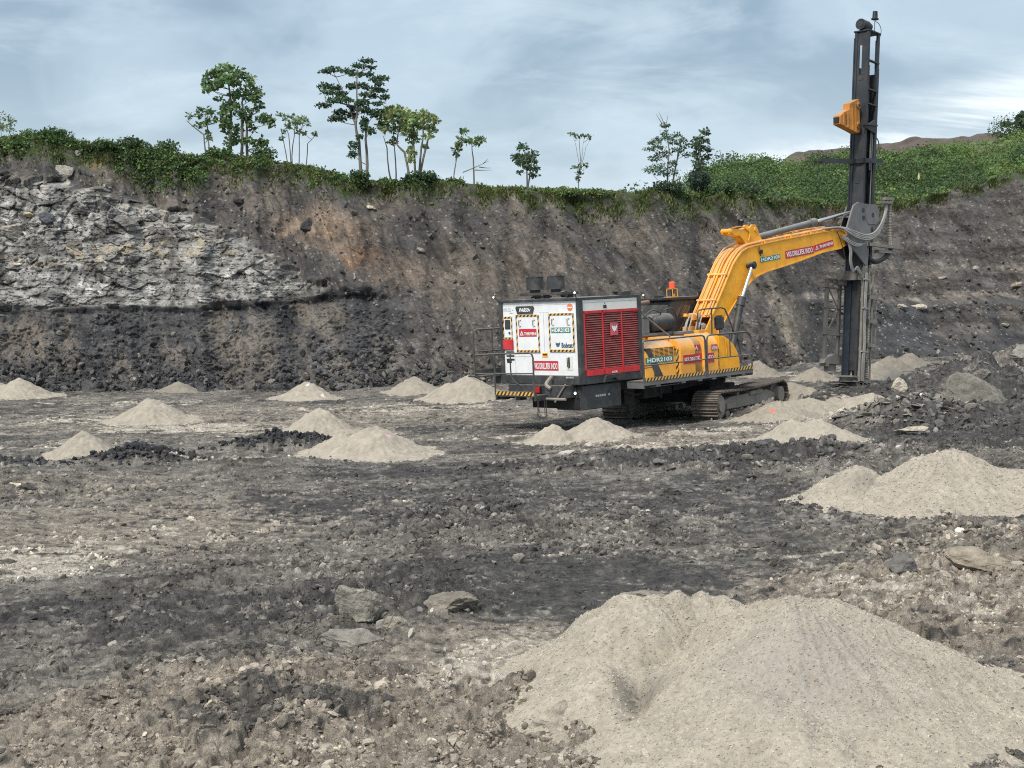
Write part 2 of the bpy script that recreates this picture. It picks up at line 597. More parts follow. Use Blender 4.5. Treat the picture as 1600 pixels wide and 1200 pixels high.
def wall_surface(px, s):
    D, z, zc, zb = wall_base(px, s)
    x = px_xy(px, D)
    m = x                                         # metres along the wall
    rockm = sstep(560, 470, px + 20 * fbm(m / 1.3, z / 1.3, 3, 80)) * sstep(zb + 0.10, zb - 0.08, z + 0.55 * fbm(m / 1.0, z / 0.9, 4, 81))
    seam = 2.95 + 0.08 * (m + 14) * (m > -14) + 0.10 * perlin(m / 3, 0 * m, 82)
    rockm = rockm * sstep(seam - 0.10, seam + 0.12, z)
    lowm = sstep(seam + 0.1, seam - 0.3, z) * sstep(700, 560, px)
    # soil slopes: gullies that run down, lumps
    warp = 0.6 * perlin(m / 3.0, z / 3.0, 83)
    soil = 0.75 * fbm((m + 0.55 * z + warp) / 3.0, z / 9.0, 3, 84) + 0.26 * (1 - 0.7 * sstep(1180, 1300, px)) * ridged((m + 0.5 * z + 0.4 * warp) / 1.5, z / 4.5, 3, 85)
    dg = m + 0.5 * z                                # streaks run down to the right
    soil = soil + 0.07 * fbm(dg / 0.5, z / 1.0, 3, 86)
    h1, s1 = facets(dg, z * 0.8, 0.42, 88)
    h2, s2 = facets(dg, z * 0.9, 0.17, 89)
    soil = soil + 0.06 * h1 * (0.2 + s1 * s1) + 0.032 * h2
    # bedded rock: blocks standing out between open joints
    wx = m + 0.10 * perlin(m / 0.5, z / 0.4, 90) + 0.25 * perlin(z / 0.9, m / 4, 91)
    wz = z + 0.05 * (m + 10) * 0.3 + 0.16 * perlin(m / 2.2, z / 1.1, 92)
    big1, big2, cb = worley(wx / 1.0, wz / 0.62, 93, 0.95)
    sm1, sm2, cm = worley(wx / 0.42, wz / 0.28, 94, 0.95)
    ti1, ti2, ct = worley(wx / 0.19, wz / 0.13, 95, 0.95)
    lay = np.mod(wz / 0.36 + 0.15 * perlin(m / 1.5, 0 * m, 96), 1.0)
    r1, q1 = facets(wx / 1.3, wz, 0.42, 94, 1.0)
    r2, q2 = facets(wx / 1.3, wz, 0.16, 95, 1.0)
    r3, q3 = facets(wx / 1.25, wz + 0.35 * wx, 0.56, 96, 1.3)
    up = sstep(5.2, 6.6, z)
    rock = 0.26 * (cb - 0.5) * (1 - up) + 0.10 * (cm - 0.5) + 0.03 * (ct - 0.5) + 0.085 * r1 + 0.04 * r2 + 0.25 * r3 * up
    rock = rock + 0.035 * (1 - lay) + 0.25 * fbm(m / 3.5, z / 2.5, 2, 97) + 0.03 * ridged(m / 0.2, z / 0.1, 2, 98)
    lo1, lo2, cl = worley(wx / 0.75, (z + 0.3 * m) / 0.42, 99, 0.95)
    low = 0.10 * (cl - 0.5) + 0.09 * h1 + 0.05 * h2 + 0.05 * (cm - 0.5) + 0.35 * fbm(m / 2.5, z / 1.8, 3, 100) + 0.07 * ridged(m / 0.3, z / 0.2, 2, 101)
    disp = soil * (1 - rockm) * (1 - lowm) + rock * rockm + low * lowm * (1 - rockm)
    edge = sstep(1.0, 0.97, s) * 0.75 + 0.25
    D2 = D - disp * edge
    z2 = z + 0.35 * disp * edge * (1 - rockm) + 0.25 * sstep(0.98, 1, s) * fbm(m / 1.2, 0 * m, 2, 102)
    # ---- colour of the strata
    n = fbm((m + 0.7 * z) / 1.9, (z - 0.3 * m) / 3.0, 4, 110)
    n2 = fbm(m / 0.6, z / 0.45, 4, 111)
    n3 = fbm(m / 0.15, z / 0.12, 3, 112)
    c = np.empty(px.shape + (3,))
    c[...] = (0.112, 0.102, 0.094)
    c = mixc(c, (0.076, 0.073, 0.073), sstep(-0.1, 0.5, n) * 0.85)
    c = mixc(c, (0.158, 0.139, 0.120), sstep(0.05, 0.55, -n + 0.4 * n2) * 0.8)
    # warm clay pockets right of the grey rock
    for (cx, cz, rx, rz, s_, cc) in [(-8.6, 6.3, 1.1, 1.0, 0.75, (0.26, 0.20, 0.15)), (-6.6, 5.0, 0.75, 0.5, 0.65, (0.235, 0.135, 0.078)), (-7.4, 6.0, 1.4, 0.9, 0.5, (0.25, 0.18, 0.125)),
                                     (-5.0, 4.6, 1.6, 0.8, 0.35, (0.22, 0.15, 0.11)), (-15.5, 9.1, 0.5, 0.5, 0.8, (0.27, 0.15, 0.09)), (-18.9, 9.6, 0.5, 0.25, 0.9, (0.33, 0.20, 0.12)),
                                     (-9.8, 6.5, 1.0, 0.5, 0.7, (0.26, 0.20, 0.15)), (-0.5, 3.4, 5.0, 2.2, 0.35, (0.20, 0.17, 0.14)), (16.9, 7.4, 0.8, 0.9, 0.5, (0.15, 0.10, 0.08)),
                                     (12.6, 2.2, 0.5, 2.6, 0.75, (0.30, 0.265, 0.215)), (11.8, 4.6, 0.7, 1.0, 0.5, (0.24, 0.21, 0.175)), (10.8, 5.6, 2.2, 0.8, 0.35, (0.21, 0.18, 0.15))]:
        b = blob(m + 0.35 * (z - cz) * (cx > 11) + 0.3 * n2, z + 0.3 * n2, cx, cz, rx, rz, 0.8)
        c = mixc(c, cc, np.clip(b * s_ * (1 + 0.7 * n2), 0, 1))
    # dark lower wall, darker still to the right under the bench
    rt = sstep(1200, 1330, px) * sstep(3.3, 3.0, z + 0.1 * n2)
    c = mixc(c, (0.060, 0.062, 0.066), rt * np.clip(0.8 + 0.6 * n, 0, 1))
    ru = sstep(1280, 1340, px) * sstep(3.2, 3.6, z)
    c = mixc(c, (0.098, 0.091, 0.087), ru * np.clip(0.75 + 0.3 * n, 0, 1))
    bench = sstep(1200, 1300, px) * np.exp(-((z - 3.3 - 0.06 * n2) / 0.16) ** 2) + 0.6 * sstep(1330, 1400, px) * np.exp(-((z - 4.9 - 0.1 * n2) / 0.22) ** 2)
    c = mixc(c, (0.24, 0.215, 0.185), np.clip(bench * (0.55 + 1.2 * n2), 0, 1))
    mid = sstep(560, 700, px) * sstep(1250, 1150, px) * sstep(4.2, 2.0, z + 0.5 * n)
    c = mixc(c, (0.085, 0.080, 0.079), mid * 0.55)
    c = mixc(c, (0.080, 0.080, 0.083), lowm * np.clip(0.80 + 0.9 * n + 0.5 * n2, 0, 1))
    c = mixc(c, (0.040, 0.042, 0.047), lowm * sstep(0.05, 0.45, fbm((m - 0.5 * z) / 2.4, z / 0.8, 4, 117)) * 0.85)
    c = mixc(c, (0.165, 0.148, 0.130), lowm * sstep(-0.05, 0.5, -n - 0.3 * n2) * 0.85)
    c = mixc(c, (0.17, 0.15, 0.13), sstep(140, 20, px) * sstep(1.6, 2.3, z) * lowm * sstep(-0.3, 0.4, n2) * 0.7)
    c = mixc(c, (0.20, 0.19, 0.175), sstep(430, 520, px) * sstep(760, 640, px) * sstep(1.9, 1.2, z) * sstep(-0.1, 0.4, n2) * 0.6)
    coal = np.exp(-((z - seam + 0.18) / (0.10 + 0.06 * perlin(m / 1.2, 0 * m, 113))) ** 2) * sstep(620, 540, px)
    c = mixc(c, (0.024, 0.025, 0.028), np.clip(coal * 1.15, 0, 1))
    g = 0.245 + 0.13 * cb * cm + 0.13 * (ct - 0.3) + 0.07 * n2 + 0.03 * n
    g = np.where((cm > 0.83) & (ct > 0.4), g + 0.15, g)
    g = np.where(lay < 0.08, g * 0.8, g)
    g = g * (1 - 0.28 * sstep(0.0, 0.5, fbm((m + z) / 1.6, z / 0.8, 3, 114)))
    gr = np.stack([g, g * 0.975, g * 0.925], -1)
    warm = (cm > 0.74) * np.exp(-((z - 6.0 - 0.04 * m) / 0.55) ** 2)
    gr = mixc(gr, (0.37, 0.315, 0.225), warm * 0.8)
    gr = mixc(gr, (0.42, 0.40, 0.35), sstep(zb - 1.0, zb - 0.2, z) * sstep(0.0, 0.5, n2 + 0.6 * (cb - 0.4)) * 0.75)
    gr = gr * (1 - 0.55 * sstep(0.12, 0.5, fbm((m + 0.6 * z) / 1.1, (z - 0.2 * m) / 0.7, 4, 118)))[..., None]
    c = c * (1 - rockm[..., None]) + gr * rockm[..., None]
    # crevices and rubble: small pale stones and black lumps
    f1, f2, cid = worley(m / 0.17, z / 0.13, 120)
    stone = sstep(0.34, 0.22, f1) * (cid > 0.93 - 0.05 * sstep(0.0, 0.6, n)) * (1 - 0.6 * lowm)
    c = mixc(c, (0.34, 0.315, 0.28), stone * 0.7 * (1 - rockm))
    f1, f2, cid = worley(m / 0.30, z / 0.24, 121)
    stk = fbm((m + 0.55 * z + 0.3 * warp) / 0.35, (z - 0.2 * m) / 2.6, 4, 122)
    c = c * (1 + (0.20 - 0.09 * sstep(1180, 1300, px)) * stk * (1 - rockm))[..., None]
    hz = fbm(m / 3.5, (z + 0.04 * m) / 0.45, 4, 123) * sstep(1240, 1330, px)
    c = c * np.clip(1 - 0.45 * hz, 0.4, 1.5)[..., None]
    c = c * (1 + 0.20 * n3 + 0.12 * n2 + 0.26 * (s2 - 0.5) + 0.14 * (s1 - 0.5))[..., None]
    # grass roots and moss under the crest
    gh = np.interp(px, [0, 150, 260, 420, 600, 800, 1000, 1200, 1300, 1450, 1600], [0.7, 1.6, 1.9, 1.3, 1.0, 0.8, 1.2, 1.2, 0.4, 0.4, 0.4])
    gm = sstep(zc - gh, zc - 0.2, z + 0.55 * n + 0.4 * n2)
    c = mixc(c, (0.055, 0.078, 0.030), gm * np.clip(0.75 + 0.6 * n2, 0, 1))
    return px_xy(px, D2), D2, z2, c


def build_wall():
    pd = np.arange(-50, 1651, 1.35)
    P = np.concatenate([-50 - np.cumsum(np.geomspace(2.5, 200, 40))[::-1], pd, 1651 + np.cumsum(np.geomspace(2.5, 200, 40))])
    S = np.concatenate([[-0.14], np.linspace(-0.065, 1.0, 495)])
    A, B = np.meshgrid(P, S)
    X, Y, Z, C = wall_surface(A, B)
    # turn over the crest and run back as level ground
    rx = [X]; ry = [Y]; rz = [Z]; rc = [C]
    for dd, dz in ((0.15, 0.03), (0.4, 0.02), (0.9, -0.05), (2.0, -0.15), (5.0, -0.4), (12, -0.6), (40, -1.0)):
        y2 = Y[-1] + dd
        rx.append((px_xy(P, y2))[None]); ry.append(y2[None]); rz.append((Z[-1] + dz)[None]); rc.append(C[-1][None])
    X = np.concatenate(rx); Y = np.concatenate(ry); Z = np.concatenate(rz); C = np.concatenate(rc)
    V = np.stack([X, Y, Z], -1).reshape(-1, 3)
    o = np_mesh('quarry_face', V, grid_faces(*X.shape)[:, ::-1], M_WALL, np.clip(C, 0.012, 0.7).reshape(-1, 3), True)
    tag(o, 'cut face of the pit, bedded grey rock at left and dark soil slopes', kind='structure')


def crest_point(px):
    """a point on the crest of the wall at column px"""
    px = np.asarray(px, float)
    D, z, zc, zb = wall_base(px, np.ones_like(px))
    return px_xy(px, D), D, z


# ------------------------------------------------------------------ vegetated hill behind the right part of the wall
HILL_PX = [-3000, 0, 700, 900, 1000, 1060, 1110, 1200, 1300, 1400, 1500, 1560, 1600, 1700, 3500]
HILL_Y = [300, 300, 310, 310, 300, 282, 270, 256, 243, 232, 221, 214, 207, 200, 180]


def hill_pt(px, t):
    """t 0 at the crest of the wall .. 1 at the skyline of the hill"""
    D0, z0, zc, zb = wall_base(px, np.ones_like(px))
    D = D0 + 1.0 + t * (118 - D0)
    q = (450 - np.interp(px, HILL_PX, HILL_Y)) / F
    zt = CAM_H + q * 118 + 0.55 * sstep(0.90, 0.97, t) * sstep(1200, 1240, px) * sstep(1585, 1550, px)
    w = sstep(1000, 1120, px)
    zt = zt * w + (1 - w) * np.minimum(zt, z0 + 0.2)
    e = 0.25 * t + 0.75 * (t ** 1.5)
    z = z0 - 0.25 + (zt - z0 + 0.25) * e
    x = px_xy(px, D)
    z = z + (0.5 * fbm(x / 6, D / 6, 3, 130) + 0.14 * fbm(x / 1.3, D / 1.3, 2, 131)) * np.minimum(t * 6, 1) * w
    return x, D, z, w


def build_hill():
    P = np.concatenate([np.linspace(-2500, 990, 60), np.arange(1000, 1671, 3.0), np.linspace(1690, 3200, 40)])
    T = np.concatenate([np.linspace(0, 1, 130), [1.03, 1.08, 1.2, 1.6, 2.5]])
    A, B = np.meshgrid(P, T)
    X, Y, Z, w = hill_pt(A, np.minimum(B, 1.0))
    over = np.maximum(B - 1, 0)
    Y = Y + over * 50
    Z = Z - over * 6
    n = fbm(X / 5, Y / 5, 4, 133)
    n2 = fbm(X / 0.9, Y / 0.9, 3, 134)
    c = np.empty(A.shape + (3,))
    c[...] = (0.090, 0.125, 0.045)
    c = mixc(c, (0.125, 0.115, 0.070), sstep(0.0, 0.5, n) * 0.6)
    bare = sstep(0.90, 0.95, B + 0.03 * n2) * sstep(1210, 1250, A) * sstep(1575, 1545, A)
    c = mixc(c, (0.098, 0.080, 0.070), bare)
    bank = sstep(0.16, 0.06, B + 0.05 * n) * sstep(1280, 1340, A)
    c = mixc(c, (0.085, 0.080, 0.045), bank * 0.8)
    c = c * (1 + 0.25 * n2)[..., None]
    V = np.stack([X, Y, Z], -1).reshape(-1, 3)
    o = np_mesh('hill', V, grid_faces(*X.shape)[:, ::-1], M_HILL, np.clip(c, 0.01, 0.6).reshape(-1, 3), True)
    tag(o, 'green hillside behind the pit rising to a bare brown rim', kind='structure')


build_floor()
build_wall()
build_hill()


# ------------------------------------------------------------------ rocks
M_CHIP = earth_mat('stone_chip', 30.0, 0.6, 0.05, lo=0.85, hi=1.15, dist=0.002)
RNG = np.random.default_rng(7)


def ico(sub):
    bm = bmesh.new()
    bmesh.ops.create_icosphere(bm, subdivisions=sub, radius=1.0)
    v = np.array([p.co[:] for p in bm.verts])
    f = np.array([[q.index for q in p.verts] for p in bm.faces])
    bm.free()
    return v, f


def rock_shape(sub, seed, cuts=9, keep=0.62, noise=0.06):
    """a broken stone: a sphere cut by random planes"""
    rng = np.random.default_rng(seed)
    v, f = ico(sub)
    for i in range(cuts):
        n = rng.normal(size=3)
        n /= np.linalg.norm(n)
        d = rng.uniform(keep - 0.12, keep + 0.22)
        t = v @ n
        v = v - np.maximum(t - d, 0)[:, None] * n
    if noise:
        a = perlin(v[:, 0] * 2.1 + seed, v[:, 1] * 2.1 + v[:, 2] * 1.7, seed)
        v = v * (1 + noise * a)[:, None]
    return v, f


SMALL = [rock_shape(2, 100 + i, 8, 0.60, 0.08) for i in range(10)]
TINY = [rock_shape(1, 200 + i, 5, 0.68, 0.10) for i in range(8)]


def rand_rot(n, rng, tilt=1.0):
    q = rng.normal(size=(n, 4))
    q[:, 1:3] *= tilt
    q /= np.linalg.norm(q, axis=1)[:, None]
    w, x, y, z = q.T
    return np.stack([np.stack([1 - 2 * (y * y + z * z), 2 * (x * y - z * w), 2 * (x * z + y * w)], -1),
                     np.stack([2 * (x * y + z * w), 1 - 2 * (x * x + z * z), 2 * (y * z - x * w)], -1),
                     np.stack([2 * (x * z - y * w), 2 * (y * z + x * w), 1 - 2 * (x * x + y * y)], -1)], -2)


def scatter(name, protos, P, S, C, mat, seed, flat=0.6, label=None, tilt=1.0):
    """many small stones as one mesh. P positions, S sizes, C colours"""
    rng = np.random.default_rng(seed)
    n = len(P)
    R = rand_rot(n, rng, tilt)
    sc = S[:, None] * np.stack([rng.uniform(0.8, 1.3, n), rng.uniform(0.6, 1.0, n), rng.uniform(flat * 0.6, flat * 1.2, n)], -1)
    which = rng.integers(0, len(protos), n)
    vs, fs, cs = [], [], []
    off = 0
    for k, (pv, pf) in enumerate(protos):
        idx = np.where(which == k)[0]
        if len(idx) == 0:
            continue
        v = np.einsum('nij,nvj->nvi', R[idx], pv[None] * sc[idx][:, None, :]) + P[idx][:, None, :]
        f = pf[None] + (np.arange(len(idx)) * len(pv))[:, None, None] + off
        vs.append(v.reshape(-1, 3))
        fs.append(f.reshape(-1, 3))
        cs.append(np.repeat(C[idx], len(pv), axis=0))
        off += len(idx) * len(pv)
    o = np_mesh(name, np.concatenate(vs), np.concatenate(fs), mat, np.concatenate(cs), False)
    if label:
        tag(o, label, kind='stuff')
    return o


def floor_rubble():
    rng = np.random.default_rng(11)
    # broken clods over the floor: density falls with distance, thicker where the floor is rough
    for (n, r0, r1, s0, s1, protos, nm, lab) in (
            (42000, 10.2, 22, 0.008, 0.034, TINY, 'rubble', 'fine crumbs of soil and stone over the near pit floor'),
            (9000, 10.2, 24, 0.022, 0.080, SMALL, 'rubble', 'loose clods and broken stones over the near pit floor'),
            (34000, 20, 60, 0.020, 0.085, TINY, 'rubble', 'loose clods and broken stones over the far pit floor')):
        u = rng.uniform(0, 1, n * 3)
        r = 1 / (1 / r0 + u * (1 / r1 - 1 / r0))
        a = rng.uniform(-0.40, 0.40, n * 3)
        x = r * np.sin(a)
        y = r * np.cos(a)
        w = rough_map(x, y) ** 1.3 * (0.15 + 1.1 * sstep(-0.25, 0.35, fbm(x / 0.7, y / 0.7, 3, 301)))
        k = rng.uniform(0, 1.1, n * 3) < w
        x, y = x[k][:n], y[k][:n]
        s = s0 + (s1 - s0) * rng.uniform(0, 1, len(x)) ** 3.6
        z = floor_height(x, y) + s * 0.05
        c = floor_color(x, y) * 0.95 + np.array([0.05, 0.046, 0.040]) * rng.uniform(0.0, 0.4, len(x))[:, None]
        c = c * rng.uniform(0.60, 1.30, len(x))[:, None]
        c = c * (0.86 if protos is SMALL else 1.0)
        pale = rng.uniform(0, 1, len(x)) > 0.993
        c[pale] = np.array([0.36, 0.335, 0.29]) * rng.uniform(0.7, 1.1, pale.sum())[:, None]
        scatter(nm, protos, np.stack([x, y, z], -1), s, c, M_ROCK, 12, 0.6, lab)
    # blocks piled on the mounds
    xs, ys, ss, cc = [], [], [], []
    for (cx, cy, rx, ry, h) in MOUNDS:
        dark = cx < -4 and cy > 30
        n = int(170 * rx * ry * (3.4 if dark else 0.30) * (1.0 if cy > 20 else 0.4))
        r = (np.abs(rng.normal(0, 0.5, n)) if dark else np.sqrt(rng.uniform(0, 1, n)))
        t = rng.uniform(0, 6.283, n)
        x = cx + rx * r * np.cos(t)
        y = cy + ry * r * np.sin(t)
        s = (0.03 + 0.13 * rng.uniform(0, 1, n) ** 3.5) * (1.0 if cy > 20 else 0.6) * (0.75 if dark else 1.0)
        c = np.array([0.040, 0.041, 0.045]) if dark else None
        col_ = np.tile(c, (n, 1)) if c is not None else floor_color(x, y) * 0.95 + 0.02
        xs.append(x); ys.append(y); ss.append(s); cc.append(col_ * rng.uniform(0.7, 1.35, n)[:, None])
    x = np.concatenate(xs); y = np.concatenate(ys); s = np.concatenate(ss); c = np.concatenate(cc)
    z = floor_height(x, y) + s * 0.2
    # flat slabs stacked on the heap under the mast
    n = 520
    r = np.sqrt(rng.uniform(0, 1, n)); t = rng.uniform(0, 6.283, n)
    xs2 = 10.4 + 1.9 * r * np.cos(t); ys2 = 36.9 + 2.1 * r * np.sin(t)
    s2 = 0.06 + 0.17 * rng.uniform(0, 1, n) ** 2.5
    pal = rng.uniform(0, 1, n) < 0.6
    c2 = np.where(pal[:, None], np.array([[0.235, 0.215, 0.185]]), np.array([[0.10, 0.098, 0.096]])) * rng.uniform(0.7, 1.3, n)[:, None]
    scatter('slabs', SMALL, np.stack([xs2, ys2, floor_height(xs2, ys2) - 0.01], -1), s2, c2, M_ROCK, 14, 0.22, 'thin broken slabs covering the rock heap right of the mast', 0.25)
    scatter('rubble', SMALL, np.stack([x, y, z], -1), s, c, M_ROCK, 13, 0.5, 'dark coal lumps and angular blocks heaped in low ridges on the floor')


def wall_rubble():
    rng = np.random.default_rng(21)
    n = 11000
    px = rng.uniform(-40, 1640, n)
    s = rng.uniform(0.0, 0.93, n) ** 1.3
    w = 0.16 + 0.5 * sstep(560, 420, px) * sstep(0.9, 0.7, s) * sstep(0.33, 0.4, s) + 0.5 * sstep(1230, 1350, px) * np.exp(-((s - 0.33) / 0.12) ** 2) + 0.5 * np.exp(-(s / 0.10) ** 2)
    k = rng.uniform(0, 1, n) < w
    px, s = px[k], s[k]
    X, Y, Z, C = wall_surface(px, s)
    sz = 0.035 + 0.14 * rng.uniform(0, 1, len(px)) ** 4
    c = C * 0.6 + np.array([0.09, 0.085, 0.076]) * rng.uniform(0.0, 1.1, len(px))[:, None]
    pale = rng.uniform(0, 1, len(px)) > 0.90
    c[pale] = np.array([0.34, 0.32, 0.28]) * rng.uniform(0.6, 1.1, pale.sum())[:, None]
    scatter('scree', SMALL, np.stack([X, Y - sz * 0.35, Z + sz * 0.3], -1), sz, c, M_WALL, 22, 0.65, 'loose stones lying on the cut face of the pit')


def toe_rubble():
    rng = np.random.default_rng(23)
    cen = rng.choice(4, 1050, p=[0.36, 0.22, 0.24, 0.18])
    px = rng.normal(np.array([60, 250, 560, 680])[cen], np.array([70, 80, 70, 60])[cen])
    s = np.abs(rng.normal(0, 0.085, 1050)) - 0.035
    X, Y, Z, C = wall_surface(px, s)
    sz = 0.04 + 0.17 * rng.uniform(0, 1, 1050) ** 3
    c = np.array([0.085, 0.085, 0.088])[None] * rng.uniform(0.6, 1.6, 1050)[:, None]
    g = rng.uniform(0, 1, 1050) < 0.25
    c[g] = np.array([0.17, 0.16, 0.145]) * rng.uniform(0.7, 1.2, g.sum())[:, None]
    scatter('toe_rubble', SMALL, np.stack([X, Y - sz * 0.3 - 0.1, Z + sz * 0.2], -1), sz, c, M_WALL, 24, 0.6, 'dark angular blocks fallen along the foot of the pit wall')


def boulder(label, x, y, size, colr, seed, z=None, rot=0.0, tilt=(0, 0), name='boulder', group=None, cuts=10, sink=0.25):
    v, f = rock_shape(5 if max(size) > 0.45 else 4, seed, cuts, 0.60, 0.12)
    lay = 0.05 * ridged(v[:, 0] * 1.2 + v[:, 1] * 0.8, v[:, 2] * 3.4 + 0.5 * v[:, 0], 3, seed + 3)
    hf, _c = facets(v[:, 0] + 0.7 * v[:, 1], v[:, 2] + 0.4 * v[:, 1], 0.42, seed + 6)
    v = v * (1 + lay + 0.055 * hf + 0.05 * fbm(v[:, 0] * 4, v[:, 2] * 4 + v[:, 1] * 3, 4, seed + 4))[:, None]
    v = v * (np.array(size) / 2.0)
    M = np.array((Matrix.Rotation(rot, 3, 'Z') @ Matrix.Rotation(tilt[0], 3, 'X') @ Matrix.Rotation(tilt[1], 3, 'Y')))
    v = v @ M.T
    n = perlin(v[:, 0] * 6, v[:, 2] * 9 + v[:, 1] * 4, seed + 9)
    c = np.array(colr)[None] * (1 + 0.35 * n + 0.22 * perlin(v[:, 0] * 18, v[:, 2] * 18 + v[:, 1] * 12, seed + 5))[:, None]
    o = np_mesh(name, v, f, M_ROCK, c, False)
    if z is None:
        z = float(floor_height(np.array([x]), np.array([y]), False)[0]) + size[2] * (0.5 - sink)
    o.location = (x, y, z)
    tag(o, label, 'boulder', group)
    return o


GREYR = (0.20, 0.19, 0.17)
PALER = (0.36, 0.33, 0.28)
DARKR = (0.085, 0.085, 0.088)


def boulders():
    B = boulder
    B('grey upright boulder standing alone on the near floor left of the largest pile', -1.80, 16.15, (0.55, 0.4, 0.66), (0.235, 0.22, 0.19), 1, sink=0.22)
    B('flat grey slab leaning at the foot of the near upright boulder', -1.72, 15.35, (0.75, 0.4, 0.26), (0.22, 0.205, 0.18), 2, tilt=(0.3, 0.1))
    B('small tan block right of the near upright boulder', -1.30, 15.85, (0.32, 0.28, 0.26), (0.26, 0.235, 0.195), 3)
    B('broad crumbling tan rock behind the pale dust patch', -0.78, 16.5, (0.75, 0.5, 0.36), (0.20, 0.18, 0.15), 4)
    B('small white stone on the brown floor below the upright boulder', -1.87, 14.3, (0.11, 0.08, 0.07), (0.50, 0.46, 0.40), 5, sink=0.05)
    B('small grey rounded stone left of the largest pile', -0.47, 12.95, (0.22, 0.18, 0.16), (0.15, 0.145, 0.135), 6)
    B('grey square block on the brown floor right of the largest pile', 4.90, 17.6, (0.42, 0.40, 0.44), (0.15, 0.145, 0.135), 7, sink=0.2)
    B('wide tan slab dusted pale at the right edge of the floor', 5.85, 17.5, (0.95, 0.6, 0.40), (0.27, 0.235, 0.185), 8, tilt=(0.2, 0.15), sink=0.3)
    B('tan slab split open just above the largest pile', 2.35, 16.9, (0.55, 0.4, 0.20), (0.26, 0.235, 0.195), 9, tilt=(0.15, -0.1))
    B('flat tan rock half buried above the crest of the largest pile', 1.62, 17.3, (0.60, 0.4, 0.22), (0.24, 0.215, 0.18), 10)
    B('small dark grey stone beside the split tan slab', 2.62, 16.4, (0.26, 0.16, 0.12), (0.085, 0.082, 0.08), 11, sink=0.05)
    B('grey lump sitting alone in the dark middle of the floor', 0.10, 19.7, (0.20, 0.16, 0.18), (0.22, 0.205, 0.18), 12, sink=0.1)
    B('rounded grey block among clods below the two lobed pile', 3.10, 26.1, (0.55, 0.4, 0.30), (0.16, 0.155, 0.145), 13)
    B('dark slanted slab at the left foot of the pile below the crawler', 5.75, 32.0, (0.80, 0.5, 0.42), (0.075, 0.076, 0.080), 14, tilt=(0.1, -0.5), sink=0.2)
    B('dark rounded stone at the lower edge of the pile below the crawler', 6.75, 31.2, (0.30, 0.2, 0.14), (0.045, 0.045, 0.05), 15, sink=0.05)
    B('pale bent slab standing on top of the broken rock heap', 11.05, 40.0, (0.62, 0.30, 0.50), (0.50, 0.455, 0.375), 16, z=0.98, tilt=(0, 0.5), cuts=14)
    B('long pale slab sloping down the right of the broken rock heap', 11.8, 39.0, (1.2, 0.5, 0.16), (0.40, 0.36, 0.30), 17, z=0.50, tilt=(0.1, 0.45))
    B('big pale grey boulder on the dark rubble at the right edge', 13.2, 39.6, (2.1, 1.2, 2.0), (0.185, 0.175, 0.15), 18, z=0.50, tilt=(0.1, 0.25), cuts=12)
    B('tall narrow grey boulder right of the big pale boulder', 14.2, 38.9, (0.9, 0.8, 1.25), (0.175, 0.165, 0.14), 19, z=0.10, tilt=(0.0, 0.4))
    B('small round grey rock on top of the big pale boulder', 13.5, 40.4, (0.55, 0.5, 0.42), (0.17, 0.16, 0.145), 20, z=1.22)
    B('grey pointed block left of the big pale boulder', 11.7, 40.3, (0.95, 0.6, 0.62), (0.13, 0.127, 0.12), 21, z=0.52, tilt=(0.2, -0.3))
    B('light rock cut by the right frame edge above the rubble', 17.6, 48.3, (0.8, 0.7, 0.75), (0.25, 0.24, 0.215), 22, z=1.45)
    B('cream slab lying among the dark rubble above the large right pile', 9.6, 33.6, (0.9, 0.3, 0.16), (0.42, 0.38, 0.31), 23, z=0.36, tilt=(0, -0.1))
    B('dark sloping ledge block at the foot of the broken rock heap', 10.2, 35.6, (2.2, 0.9, 0.75), (0.060, 0.064, 0.072), 24, z=0.34, tilt=(0.1, -0.22), cuts=13)
    B('flat grey slab on edge near the right frame border', 12.3, 33.2, (0.95, 0.5, 0.28), (0.18, 0.175, 0.16), 25, z=0.34, tilt=(0.2, -0.5))
    B('grey tilted slab stacked second on the broken rock heap', 10.6, 37.6, (1.1, 0.6, 0.22), (0.15, 0.145, 0.135), 26, z=0.72, tilt=(0.2, -0.35))
    B('thin tan slab lying under the drill mast', 9.0, 41.8, (0.9, 0.5, 0.16), (0.42, 0.38, 0.31), 27, z=0.30, tilt=(0.1, -0.25))
    B('tan broken block beside the rod hole under the mast', 9.9, 42.6, (0.8, 0.6, 0.42), (0.38, 0.345, 0.28), 28, z=0.42, tilt=(0.1, 0.2))
    B('cream stone at the far left edge of the floor', -10.1, 28.4, (0.34, 0.26, 0.20), (0.55, 0.50, 0.36), 29, sink=0.1)
    B('dark stone lying right of the cream stone at the left edge', -9.75, 28.3, (0.34, 0.2, 0.16), (0.08, 0.076, 0.07), 30, sink=0.1)
    B('thin pinkish slab lying flat on the dark left floor', -3.40, 18.0, (0.34, 0.10, 0.035), (0.46, 0.37, 0.32), 31, sink=0.0)
    B('thin white slab lying flat in the middle of the floor', 2.2, 24.0, (0.50, 0.16, 0.05), (0.56, 0.55, 0.52), 32, sink=0.0, tilt=(0, -0.12))
    B('pale narrow slab half buried left of the two lobed pile', 1.2, 32.2, (0.60, 0.25, 0.14), (0.40, 0.37, 0.33), 33, sink=0.1, tilt=(0, -0.2))
    B('pale round stone at the foot of the two lobed pile', 1.9, 34.0, (0.28, 0.22, 0.17), (0.50, 0.46, 0.40), 34, sink=0.1)
    B('pale crusted lump at the lower left foot of the largest pile', 0.36, 12.05, (0.62, 0.42, 0.34), (0.32, 0.285, 0.235), 35, sink=0.15, tilt=(0.2, -0.2))
